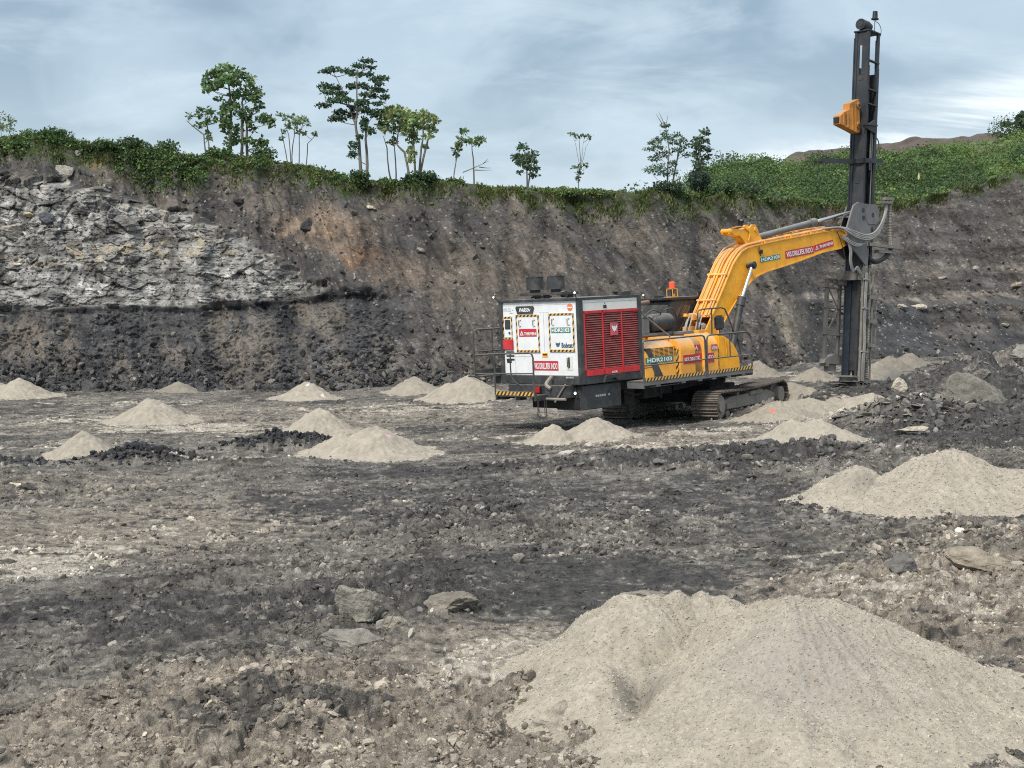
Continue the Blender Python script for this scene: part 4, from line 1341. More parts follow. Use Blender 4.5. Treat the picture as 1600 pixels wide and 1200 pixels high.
    tree('tree', 'narrow vine covered tree right of the feathery dark tree', 910,
         [[(910, 345), (912, 240), (925, 145)]],
         [(930, 143, 18, 8), (905, 165, 18, 8), (935, 175, 18, 9), (888, 195, 18, 10), (920, 200, 24, 11), (955, 210, 18, 9), (905, 230, 18, 14), (945, 240, 18, 11), (915, 262, 22, 15), (908, 295, 20, 28), (905, 325, 22, 20)], Y, zy, 0.17, 26, (0.042, 0.065, 0.040), seed=12, rt=0.05, back=2.5)
    X, Dd, Zz, w = hill_pt(np.array([1588.0]), np.array([1.0]))
    tree('tree', 'dark spreading tree on the skyline of the hill at the right edge', 1440,
         [[(1440, 235), (1442, 160)], [(1440, 220), (1400, 190)], [(1440, 220), (1465, 185)]],
         [(1450, 150, 22, 10), (1430, 172, 34, 12), (1395, 190, 28, 8), (1462, 183, 24, 10), (1425, 205, 40, 12)], (1180, 140), 3.529, 0.26, 42, (0.035, 0.06, 0.032), seed=13, rt=0.1, D=float(Dd[0]) - 1, zbase=float(Zz[0]) - 0.5, depth=2.0, group='trees on the hill')
    tree('tree', 'wispy pale shrub like tree at the left frame edge of the crest', 12,
         [[(12, 225), (8, 190)], [(14, 225), (25, 195)], [(10, 222), (0, 195)]],
         [(8, 182, 10, 5), (24, 190, 9, 5), (2, 195, 9, 5), (34, 194, 6, 4), (16, 202, 14, 6)], (0, 0), 1.0, 0.15, 10, (0.085, 0.115, 0.06), seed=14, rt=0.025, var=0.35)
    for i, (px, sc, lab) in enumerate([(1008, 0.9, 'leftmost small tree where the green hill begins'), (1100, 1.25, 'rounded small tree behind the vine covered tree'), (1160, 0.8, 'second small tree on the lower skyline of the hill'),
                                       (1194, 1.0, 'thin small tree standing clear on the skyline left of the mast')]):
        X, Dd, Zz, w = hill_pt(np.array([float(px)]), np.array([0.98]))
        k = sc * 10
        tree('tree', lab, px, [[(px, 300), (px, 300 - k * 0.8)]], [(px, 300 - k, 7 * sc, 5 * sc), (px - 5 * sc, 300 - k * 0.8, 6 * sc, 4 * sc), (px + 5 * sc, 300 - k * 0.75, 6 * sc, 4 * sc), (px, 300 - k * 0.5, 8 * sc, 5 * sc)],
             (0, float(450 - (Zz[0] - CAM_H) / Dd[0] * F - 300)), 1.0, 0.22, 42, (0.045, 0.072, 0.034), seed=20 + i, D=float(Dd[0]), zbase=float(Zz[0]), rt=0.07, depth=1.5, group='trees on the hill')


def bush(label, px, w, h, color, seed, back=0.2, leaf=0.15, lift=0.0):
    rng = np.random.default_rng(seed)
    x, D, z = crest_point(np.array([float(px)]))
    D = float(D[0]) + back
    x = (px - 800) / F * D
    root = bpy.data.objects.new('bush', None)
    h = h * 0.82
    root.location = (x, D, float(z[0]) + lift)
    link(root)
    tag(root, label, 'bush', 'bushes on the crest')
    lv = []
    st = []
    for i in range(9):
        c = np.array([rng.uniform(-0.4, 0.4) * w, rng.uniform(-0.3, 0.3) * w, h * rng.uniform(0.0, 0.55)])
        r = np.array([w * 0.28, w * 0.28, h * 0.28]) * rng.uniform(0.7, 1.2)
        lv.append(leaves_mesh(ball_pts(int(90 * w * h + 25), c, r, rng, 0.35), leaf, rng, np.array(color) * 1.45 * rng.uniform(0.75, 1.3), 0.3, 0.1, 0.65))
        v, f = tube_np(bend_path((0, 0, -0.2), c, rng, 4, 0.08), 0.02, 0.006, 4)
        st.append((v, f, np.zeros((len(v), 3))))
    v, f, c = join_np(lv)
    np_mesh('foliage', v, f, M_LEAF, c, False, root)
    v, f, c = join_np(st)
    np_mesh('stem', v, f, M_BARK, None, True, root)


def undergrowth():
    rng = np.random.default_rng(55)
    G1 = np.array([0.082, 0.135, 0.044])
    G2 = np.array([0.155, 0.225, 0.070])
    G3 = np.array([0.050, 0.085, 0.036])
    # creeping vines and low shrubs that hide the crest
    parts = []
    for i in range(2600):
        px = rng.uniform(-60, 1290)
        if px > 1230 and rng.uniform() < 0.3:
            continue
        x, D, z = crest_point(np.array([px]))
        big = 1.0 if px < 690 else 0.62
        lump = 0.55 + 0.75 * float(sstep(-0.3, 0.6, perlin(np.array([px / 26.0]), np.array([0.3]), 501))[0])
        if lump < 0.72 and rng.uniform() < 0.55:
            continue
        dd = rng.uniform(-0.05, 1.4)
        h = rng.uniform(-0.10, 0.14) * big * lump
        c = np.array([(px - 800) / F * (float(D[0]) + dd), float(D[0]) + dd, float(z[0]) + h + min(dd, 0) * 0.7])
        r = np.array([0.34, 0.34, 0.20]) * rng.uniform(0.6, 1.2) * (0.7 + 0.3 * big)
        t = rng.uniform()
        base = G1 * (1 - t) + (G2 if rng.uniform() < 0.35 else G3) * t
        if px > 690:
            base = base * 0.6 + G2 * 0.45
        parts.append(leaves_mesh(ball_pts(30, c, r, rng, 0.4), 0.15, rng, base, 0.28, 0.1, 0.65))
    # growth hanging down the left part of the bank
    for i in range(430):
        cen = [(252, 40, 24), (205, 18, 16), (300, 35, 14), (20, 40, 14), (120, 50, 8), (400, 60, 14), (520, 60, 14), (640, 60, 10)][rng.choice(8, p=[0.46, 0.06, 0.14, 0.14, 0.06, 0.06, 0.05, 0.03])]
        px = rng.normal(cen[0], cen[1] * 0.5)
        s = 1.0 - abs(rng.normal(0, 1)) * cen[2] / 290.0
        s = max(s, 0.76)
        X, Y, Z, C = wall_surface(np.array([px]), np.array([s]))
        c = np.array([X[0], Y[0] - 0.05, Z[0] + 0.05])
        t = rng.uniform()
        base = G1 * (1 - t) + (G2 if rng.uniform() < 0.45 else G3) * t
        parts.append(leaves_mesh(ball_pts(26, c, np.array([0.34, 0.22, 0.22]) * rng.uniform(0.6, 1.2), rng, 0.4), 0.15, rng, base, 0.3, 0.15, 0.65))
    v, f, c = join_np(parts)
    o = np_mesh('undergrowth', v, f, M_LEAF, c, False)
    tag(o, 'tangled vines and low shrubs along the crest of the pit wall', kind='stuff')
    # grass tufts on the upper bank
    n = 30000
    px = rng.uniform(-50, 1640, n)
    dep = np.abs(rng.normal(0, 1, n)) * np.interp(px, [0, 150, 300, 600, 1000, 1250, 1350, 1600], [0.05, 0.08, 0.08, 0.035, 0.09, 0.09, 0.03, 0.02])
    s = np.clip(1.0 - dep, 0.5, 1.0)
    k = (fbm(px / 22.0, s * 12, 3, 77) + 0.30) > rng.uniform(0, 0.7, n)
    px, s = px[k], s[k]
    X, Y, Z, C = wall_surface(px, s)
    P = np.stack([X, Y, Z], -1)
    n = len(P)
    L = rng.uniform(0.06, 0.22, n)
    th = rng.uniform(0, 6.283, n)
    lean = np.stack([np.cos(th) * 0.5, np.sin(th) * 0.5 - 0.25, np.ones(n)], -1) * L[:, None]
    side = np.stack([-np.sin(th), np.cos(th), np.zeros(n)], -1) * 0.035
    q = np.stack([P - side, P + side, P + lean * 0.6 + side * 0.8, P + lean], 1)
    base = np.array([0.115, 0.150, 0.048])[None] * (1 + 0.35 * rng.normal(size=n))[:, None]
    dry = rng.uniform(0, 1, n) < 0.22
    base[dry] = np.array([0.17, 0.15, 0.075])
    c = np.repeat(np.clip(base, 0.01, 0.4), 4, axis=0)
    o = np_mesh('grass', q.reshape(-1, 3), np.arange(n * 4).reshape(n, 4), M_LEAF, c, False)
    tag(o, 'short green and dry grass on the upper bank', kind='stuff')
    # scrub on the hill
    parts = []
    for i in range(4200):
        px = rng.uniform(1000, 1680)
        t = rng.uniform(0.0, 1.0) ** 0.8
        if 1215 < px < 1570 and t > 0.88:
            continue
        if px > 1300 and t < 0.10 and rng.uniform() < 0.7:
            continue
        X, D, Z, w = hill_pt(np.array([px]), np.array([t]))
        n1 = float(fbm(X / 5.0, D / 9.0, 3, 88)[0])
        if n1 < -0.12 and rng.uniform() < 0.65:
            continue
        r = rng.uniform(0.30, 0.85) * (0.75 + 0.4 * t) * (1.0 + 0.5 * n1) * (1.9 if rng.uniform() < 0.10 else 1.0)
        c = np.array([X[0], D[0], Z[0] + 0.35 * r])
        u = rng.uniform()
        base = (G3 * 1.0 * (1 - u) + G1 * 1.0 * u) if n1 > 0.12 else (G1 * 1.1 * (1 - u) + G2 * 1.0 * u)
        parts.append(leaves_mesh(ball_pts(int(48 * max(1.0, (r / 0.65) ** 2)), c, np.array([r, r, r * 0.6]), rng, 0.35), 0.18, rng, base * rng.uniform(0.7, 1.25), 0.18, 0.1, 0.7))
    v, f, c = join_np(parts)
    o = np_mesh('scrub', v, f, M_LEAF, c, False)
    tag(o, 'dense green scrub covering the hill behind the pit', kind='stuff')


trees()
undergrowth()
twigs()
for a in [('round dark bush around the foot of the tallest layered tree', 566, 1.25, 1.0, (0.035, 0.06, 0.026), 1),
          ('wide low dark bush under the yellowish round headed tree', 660, 1.9, 0.95, (0.032, 0.055, 0.025), 2),
          ('small leafy bush at the foot of the thin leaning sapling', 712, 0.7, 0.7, (0.055, 0.085, 0.03), 3),
          ('big leafed bush left of the foot of the broad domed tree', 345, 1.1, 0.8, (0.06, 0.10, 0.032), 4),
          ('tall bush under the right side of the broad domed tree', 410, 1.1, 1.1, (0.045, 0.075, 0.03), 5),
          ('largest rounded bush on the left crest above the grey rock', 195, 2.1, 1.0, (0.042, 0.075, 0.026), 6),
          ('leafy bush hanging over the orange clay notch', 260, 1.7, 1.0, (0.04, 0.072, 0.026), 7),
          ('long low bush on the crest near the left frame edge', 85, 2.3, 1.0, (0.045, 0.08, 0.026), 8),
          ('dark bush under the feathery tree near the hill', 1035, 1.6, 1.2, (0.036, 0.058, 0.03), 9),
          ('dark spiky bush wrapped round the foot of the vine covered tree', 1090, 0.9, 1.9, (0.026, 0.042, 0.03), 10),
          ('broad bush right of the vine covered tree', 1150, 2.3, 1.2, (0.045, 0.075, 0.032), 11)]:
    bush(*a)


# ------------------------------------------------------------------ paint and metal
def paint(name, color, rough=0.45, dirt=0.35, dust=0.5, metal=0.0, dirtcol=(0.20, 0.175, 0.145), spec=0.5, scale=3.0, fade=0.15):
    """painted or bare metal: uneven tone, grime in patches, dust lying on surfaces that face up"""
    mt, nt, b = new_mat(name)
    N = nt.nodes.new
    L = nt.links.new
    tc = N('ShaderNodeTexCoord')

    def noise(s, d, r=0.6, st=(1, 1, 1)):
        mp = N('ShaderNodeMapping')
        mp.inputs['Scale'].default_value = st
        L(tc.outputs['Object'], mp.inputs[0])
        t = N('ShaderNodeTexNoise')
        t.inputs['Scale'].default_value = s
        t.inputs['Detail'].default_value = d
        t.inputs['Roughness'].default_value = r
        L(mp.outputs[0], t.inputs['Vector'])
        return t.outputs[0]

    def rng_(x, a, b_, c, d):
        m = N('ShaderNodeMapRange')
        for k, v in (('From Min', a), ('From Max', b_), ('To Min', c), ('To Max', d)):
            m.inputs[k].default_value = v
        L(x, m.inputs['Value'])
        return m.outputs['Result']

    def mix(f, a, c):
        m = N('ShaderNodeMix')
        m.data_type = 'RGBA'
        L(f, m.inputs[0])
        for i, v in ((6, a), (7, c)):
            if isinstance(v, tuple):
                m.inputs[i].default_value = v + (1,)
            else:
                L(v, m.inputs[i])
        return m.outputs[2]
    n1 = noise(scale, 6)
    n2 = noise(scale * 4, 5, 0.65, (1, 1, 0.25))
    n3 = noise(scale * 0.7, 3)
    lite = tuple(min(1, c * (1 + fade) + 0.01) for c in color)
    dk = tuple(c * (1 - fade) for c in color)
    c = mix(rng_(n3, 0.35, 0.65, 0, 1), dk, lite)
    d = rng_(n1, 0.48, 0.72, 0, dirt)
    c = mix(d, c, dirtcol)
    c = mix(rng_(n2, 0.56, 0.75, 0, dirt * 0.7), c, tuple(x * 0.6 for x in dirtcol))
    geo = N('ShaderNodeNewGeometry')
    sp = N('ShaderNodeSeparateXYZ')
    L(geo.outputs['Normal'], sp.inputs[0])
    up = rng_(sp.outputs[2], 0.25, 0.9, 0, dust)
    mm = N('ShaderNodeMath')
    mm.operation = 'MULTIPLY'
    L(up, mm.inputs[0])
    L(rng_(n1, 0.3, 0.7, 0.5, 1.2), mm.inputs[1])
    c = mix(mm.outputs[0], c, (0.36, 0.32, 0.27))
    L(c, b.inputs['Base Color'])
    L(rng_(n1, 0.3, 0.7, rough * 0.8, min(1, rough * 1.4)), b.inputs['Roughness'])
    b.inputs['Metallic'].default_value = metal
    b.inputs['Specular IOR Level'].default_value = spec
    return mt


YEL = paint('yellow_paint', (0.93, 0.405, 0.010), 0.48, 0.38, 0.60, fade=0.10, dirtcol=(0.42, 0.22, 0.06))
YEL2 = paint('faded_yellow_paint', (0.90, 0.41, 0.055), 0.5, 0.34, 0.80, fade=0.12, dirtcol=(0.46, 0.28, 0.12))
WHT = paint('white_paint', (0.80, 0.82, 0.84), 0.40, 0.24, 0.30, fade=0.04, dirtcol=(0.45, 0.40, 0.34))
CREAM = paint('cream_paint', (0.74, 0.73, 0.68), 0.45, 0.14, 0.35, fade=0.04, dirtcol=(0.45, 0.40, 0.32))
RED = paint('red_paint', (0.60, 0.022, 0.030), 0.40, 0.30, 0.4, fade=0.15, dirtcol=(0.20, 0.12, 0.10))
SIGNR = paint('red_sign', (0.52, 0.022, 0.040), 0.5, 0.12, 0.2, fade=0.05)
SIGNG = paint('green_sign', (0.02, 0.22, 0.17), 0.5, 0.10, 0.2, fade=0.05)
LETW = paint('white_letters', (0.80, 0.80, 0.80), 0.5, 0.05, 0.0, fade=0.02)
LETD = paint('dark_letters', (0.05, 0.09, 0.11), 0.5, 0.05, 0.0, fade=0.02)
GREY = paint('dark_grey_paint', (0.034, 0.038, 0.042), 0.5, 0.40, 0.50)
MIDG = paint('mid_grey_paint', (0.13, 0.135, 0.14), 0.5, 0.40, 0.45)
BLK = paint('black_paint', (0.014, 0.016, 0.020), 0.45, 0.25, 0.40)
UNDER = paint('dark_underside', (0.010, 0.010, 0.012), 0.7, 0.25, 0.20, dirtcol=(0.05, 0.042, 0.035))  # near-black tone for the low frames, belly parts and dust hood
RAIL = paint('rail_paint', (0.045, 0.048, 0.050), 0.5, 0.35, 0.5)
MAST = paint('mast_paint', (0.020, 0.023, 0.027), 0.5, 0.45, 0.3, dirtcol=(0.062, 0.055, 0.05), scale=2.0)
MASTB = paint('mast_blue_rail', (0.014, 0.022, 0.034), 0.4, 0.25, 0.3, dirtcol=(0.08, 0.07, 0.06))
DUSTY = paint('dusty_steel', (0.21, 0.19, 0.165), 0.85, 0.60, 0.6, dirtcol=(0.32, 0.285, 0.24))
HOSE = paint('dusty_hose', (0.30, 0.30, 0.285), 0.7, 0.45, 0.6, dirtcol=(0.27, 0.25, 0.21))
TRACKM = paint('track_steel', (0.085, 0.072, 0.062), 0.6, 0.60, 0.55, metal=0.3, dirtcol=(0.22, 0.19, 0.155), scale=6)
CHROME = paint('rod_chrome', (0.70, 0.72, 0.74), 0.22, 0.06, 0.15, metal=0.9)
HEADY = paint('rotary_head_yellow', (0.50, 0.20, 0.030), 0.7, 0.65, 0.4, dirtcol=(0.16, 0.10, 0.06))
BROWN = paint('brown_recess', (0.36, 0.19, 0.05), 0.6, 0.5, 0.4)
ORNG = paint('orange_badge', (0.70, 0.17, 0.07), 0.5, 0.1, 0.2)
MARK = paint('pale_marks', (0.45, 0.46, 0.46), 0.6, 0.2, 0.0)
LENSR = paint('red_lens', (0.60, 0.02, 0.02), 0.2, 0.05, 0.0)
BEAC = paint('beacon_orange', (0.85, 0.10, 0.03), 0.25, 0.05, 0.0)

GLASS, _nt, _b = new_mat('window_glass')
_b.inputs['Base Color'].default_value = (0.05, 0.055, 0.055, 1)
_b.inputs['Roughness'].default_value = 0.06
_b.inputs['Specular IOR Level'].default_value = 0.8
LAMP, _nt, _b = new_mat('lit_lamp')
_b.inputs['Base Color'].default_value = (1, 1, 0.9, 1)
_b.inputs['Emission Color'].default_value = (1.0, 0.97, 0.84, 1)
_b.inputs['Emission Strength'].default_value = 2.5


def hazard_mat():
    mt, nt, b = new_mat('hazard_stripes')
    N = nt.nodes.new
    L = nt.links.new
    tc = N('ShaderNodeTexCoord')
    dt = N('ShaderNodeVectorMath')
    dt.operation = 'DOT_PRODUCT'
    dt.inputs[1].default_value = (1, -1, -0.75)
    L(tc.outputs['Object'], dt.inputs[0])
    m1 = N('ShaderNodeMath')
    m1.operation = 'MULTIPLY'
    m1.inputs[1].default_value = 7.2
    L(dt.outputs['Value'], m1.inputs[0])
    m2 = N('ShaderNodeMath')
    m2.operation = 'FRACT'
    L(m1.outputs[0], m2.inputs[0])
    m3 = N('ShaderNodeMath')
    m3.operation = 'GREATER_THAN'
    m3.inputs[1].default_value = 0.5
    L(m2.outputs[0], m3.inputs[0])
    n = N('ShaderNodeTexNoise')
    n.inputs['Scale'].default_value = 4
    n.inputs['Detail'].default_value = 5
    L(tc.outputs['Object'], n.inputs['Vector'])
    mx = N('ShaderNodeMix')
    mx.data_type = 'RGBA'
    mx.inputs[6].default_value = (0.72, 0.40, 0.06, 1)
    mx.inputs[7].default_value = (0.022, 0.020, 0.018, 1)
    L(m3.outputs[0], mx.inputs[0])
    m4 = N('ShaderNodeMapRange')
    m4.inputs['From Min'].default_value = 0.5
    m4.inputs['From Max'].default_value = 0.75
    m4.inputs['To Max'].default_value = 0.6
    L(n.outputs[0], m4.inputs['Value'])
    m5 = N('ShaderNodeMix')
    m5.data_type = 'RGBA'
    m5.inputs[7].default_value = (0.30, 0.25, 0.19, 1)
    L(m4.outputs['Result'], m5.inputs[0])
    L(mx.outputs[2], m5.inputs[6])
    L(m5.outputs[2], b.inputs['Base Color'])
    b.inputs['Roughness'].default_value = 0.6
    return mt


HAZ = hazard_mat()


class MB:
    """collects shapes and links them as one mesh object"""

    def __init__(s):
        s.v = []
        s.f = []

    def add(s, vs, fs):
        o = len(s.v)
        s.v.extend([tuple(float(c) for c in p) for p in vs])
        s.f.extend([tuple(i + o for i in q) for q in fs])
        return s

    def box(s, x0, x1, y0, y1, z0, z1):
        x0, x1 = sorted((x0, x1))
        y0, y1 = sorted((y0, y1))
        z0, z1 = sorted((z0, z1))
        v = [(x, y, z) for x in (x0, x1) for y in (y0, y1) for z in (z0, z1)]
        return s.add(v, [(0, 1, 3, 2), (4, 6, 7, 5), (0, 4, 5, 1), (2, 3, 7, 6), (0, 2, 6, 4), (1, 5, 7, 3)])

    def beam(s, a, b, w, h, up=(0, 0, 1)):
        a = Vector(a)
        b = Vector(b)
        d = (b - a).normalized()
        u = Vector(up)
        if abs(d.dot(u)) > 0.98:
            u = Vector((0, 1, 0))
        r = d.cross(u).normalized() * (w / 2)
        t = r.cross(d).normalized() * (h / 2)
        v = [p + i * r + j * t for p in (a, b) for i in (-1, 1) for j in (-1, 1)]
        return s.add(v, [(0, 1, 3, 2), (4, 6, 7, 5), (0, 4, 5, 1), (2, 3, 7, 6), (0, 2, 6, 4), (1, 5, 7, 3)])

    def prism(s, poly, lo, hi, axis='y'):
        """poly in (x,z) for axis y, (y,z) for axis x, (x,y) for axis z"""
        n = len(poly)
        mk = {'y': lambda p, q: (p[0], q, p[1]), 'x': lambda p, q: (q, p[0], p[1]), 'z': lambda p, q: (p[0], p[1], q)}[axis]
        v = [mk(p, lo) for p in poly] + [mk(p, hi) for p in poly]
        f = [tuple(range(n)), tuple(range(2 * n - 1, n - 1, -1))]
        for i in range(n):
            j = (i + 1) % n
            f.append((i, j, n + j, n + i))
        return s.add(v, f)

    def cyl(s, a, b, r0, r1=None, n=20):
        r1 = r0 if r1 is None else r1
        a = Vector(a)
        b = Vector(b)
        d = (b - a).normalized()
        u = Vector((0, 0, 1)) if abs(d.z) < 0.9 else Vector((1, 0, 0))
        p = d.cross(u).normalized()
        q = d.cross(p)
        v = []
        for c, r in ((a, r0), (b, r1)):
            for i in range(n):
                t = 2 * math.pi * i / n
                v.append(c + p * (r * math.cos(t)) + q * (r * math.sin(t)))
        f = [tuple(range(n)), tuple(range(2 * n - 1, n - 1, -1))]
        for i in range(n):
            j = (i + 1) % n
            f.append((i, j, n + j, n + i))
        return s.add(v, f)

    def tube(s, path, r, n=8, smooth=True, k=4):
        P = [Vector(p) for p in path]
        if smooth and len(P) > 2:
            Q = []
            for i in range(len(P) - 1):
                p0 = P[max(i - 1, 0)]
                p1, p2 = P[i], P[i + 1]
                p3 = P[min(i + 2, len(P) - 1)]
                for j in range(k):
                    t = j / k
                    Q.append(0.5 * ((2 * p1) + (-p0 + p2) * t + (2 * p0 - 5 * p1 + 4 * p2 - p3) * t * t + (-p0 + 3 * p1 - 3 * p2 + p3) * t ** 3))
            Q.append(P[-1])
            P = Q
        v = []
        m = len(P)
        prev = None
        for i in range(m):
            d = (P[min(i + 1, m - 1)] - P[max(i - 1, 0)]).normalized()
            if prev is None:
                u = Vector((0, 0, 1)) if abs(d.z) < 0.9 else Vector((1, 0, 0))
                a = d.cross(u).normalized()
            else:
                a = (prev - d * prev.dot(d)).normalized()
            prev = a
            b = d.cross(a)
            rr = r(i / (m - 1)) if callable(r) else r
            for j in range(n):
                t = 2 * math.pi * j / n
                v.append(P[i] + a * (rr * math.cos(t)) + b * (rr * math.sin(t)))
        f = [tuple(range(n - 1, -1, -1)), tuple(range((m - 1) * n, m * n))]
        for i in range(m - 1):
            for j in range(n):
                j2 = (j + 1) % n
                f.append((i * n + j, i * n + j2, (i + 1) * n + j2, (i + 1) * n + j))
        return s.add(v, f)

    def build(s, name, mat, parent=None, bevel=0.0, smooth=True, xf=None):
        me = bpy.data.meshes.new(name)
        vs = s.v
        if xf is not None:
            vs = [tuple(xf @ Vector(p)) for p in vs]
        me.from_pydata(vs, [], s.f)
        bm = bmesh.new()
        bm.from_mesh(me)
        bmesh.ops.recalc_face_normals(bm, faces=bm.faces)
        if bevel:
            es = [e for e in bm.edges if len(e.link_faces) == 2 and e.calc_face_angle(0) > 0.6]
            bmesh.ops.bevel(bm, geom=es, offset=bevel, segments=2, affect='EDGES', clamp_overlap=True)
        bm.to_mesh(me)
        bm.free()
        if smooth:
            me.polygons.foreach_set('use_smooth', [True] * len(me.polygons))
            me.set_sharp_from_angle(angle=math.radians(35))
        me.materials.append(mat)
        o = bpy.data.objects.new(name, me)
        return link(o, parent)


def lettering(body, parent, mat, origin, right, up, w, h, out, bold=0.02, shear=0.0, name='lettering', depth=0.006):
    """raised letters: origin is the lower left corner, w x h the size"""
    cu = bpy.data.curves.new('t', 'FONT')
    cu.body = body
    cu.offset = bold
    cu.shear = shear
    cu.resolution_u = 3
    to = bpy.data.objects.new('t', cu)
    col.objects.link(to)
    dg = bpy.context.evaluated_depsgraph_get()
    me = bpy.data.meshes.new_from_object(to.evaluated_get(dg))
    bpy.data.objects.remove(to)
    v = np.array([p.co[:] for p in me.vertices])
    lo, hi = v.min(0), v.max(0)
    a = (v - lo) / np.maximum(hi - lo, 1e-6)
    R = np.array(right, float)
    U = np.array(up, float)
    O = np.array(origin, float) + np.array(out, float) * depth
    P = O[None] + a[:, :1] * w * R[None] + a[:, 1:2] * h * U[None]
    for i, p in enumerate(me.vertices):
        p.co = P[i]
    me.update()
    # make sure the faces look outward
    if len(me.polygons) and Vector(me.polygons[0].normal).dot(Vector(out)) < 0:
        me.flip_normals()
    me.materials.clear()
    me.materials.append(mat)
    me.name = name
    o = bpy.data.objects.new(name, me)
    return link(o, parent)


RU = ((0, -1, 0), (0, 0, 1), (-1, 0, 0))          # rear face: right, up, outward
SU = ((1, 0, 0), (0, 0, 1), (0, -1, 0))           # right side face


def plate(parent, mat, origin, fr, w, h, th=0.006, name='sign_plate', off=0.0):
    R, U, O = [Vector(v) for v in fr]
    o = Vector(origin) + O * off
    v = [o, o + R * w, o + R * w + U * h, o + U * h]
    v = v + [p + O * th for p in v]
    mb = MB().add(v, [(0, 1, 2, 3), (4, 5, 6, 7), (0, 1, 5, 4), (1, 2, 6, 5), (2, 3, 7, 6), (3, 0, 4, 7)])
    return mb.build(name, mat, parent, smooth=False)


def cat_mark(mb, origin, fr, s, th=0.006):
    """a small cat's head emblem"""
    R, U, O = [Vector(v) for v in fr]
    pts = [(0.0, 0.95), (0.18, 0.70), (0.38, 0.76), (0.62, 0.76), (0.82, 0.70), (1.0, 0.95), (0.97, 0.50), (0.80, 0.36), (0.86, 0.16), (0.62, 0.22), (0.50, 0.0), (0.38, 0.22), (0.14, 0.16), (0.20, 0.36), (0.03, 0.50)]
    o = Vector(origin) + O * th
    n = len(pts)
    c = o + R * (0.5 * s) + U * (0.5 * s)
    v = [o + R * (p[0] * s) + U * (p[1] * s) for p in pts] + [c]
    mb.add(v, [(i, (i + 1) % n, n) for i in range(n)])
    return mb


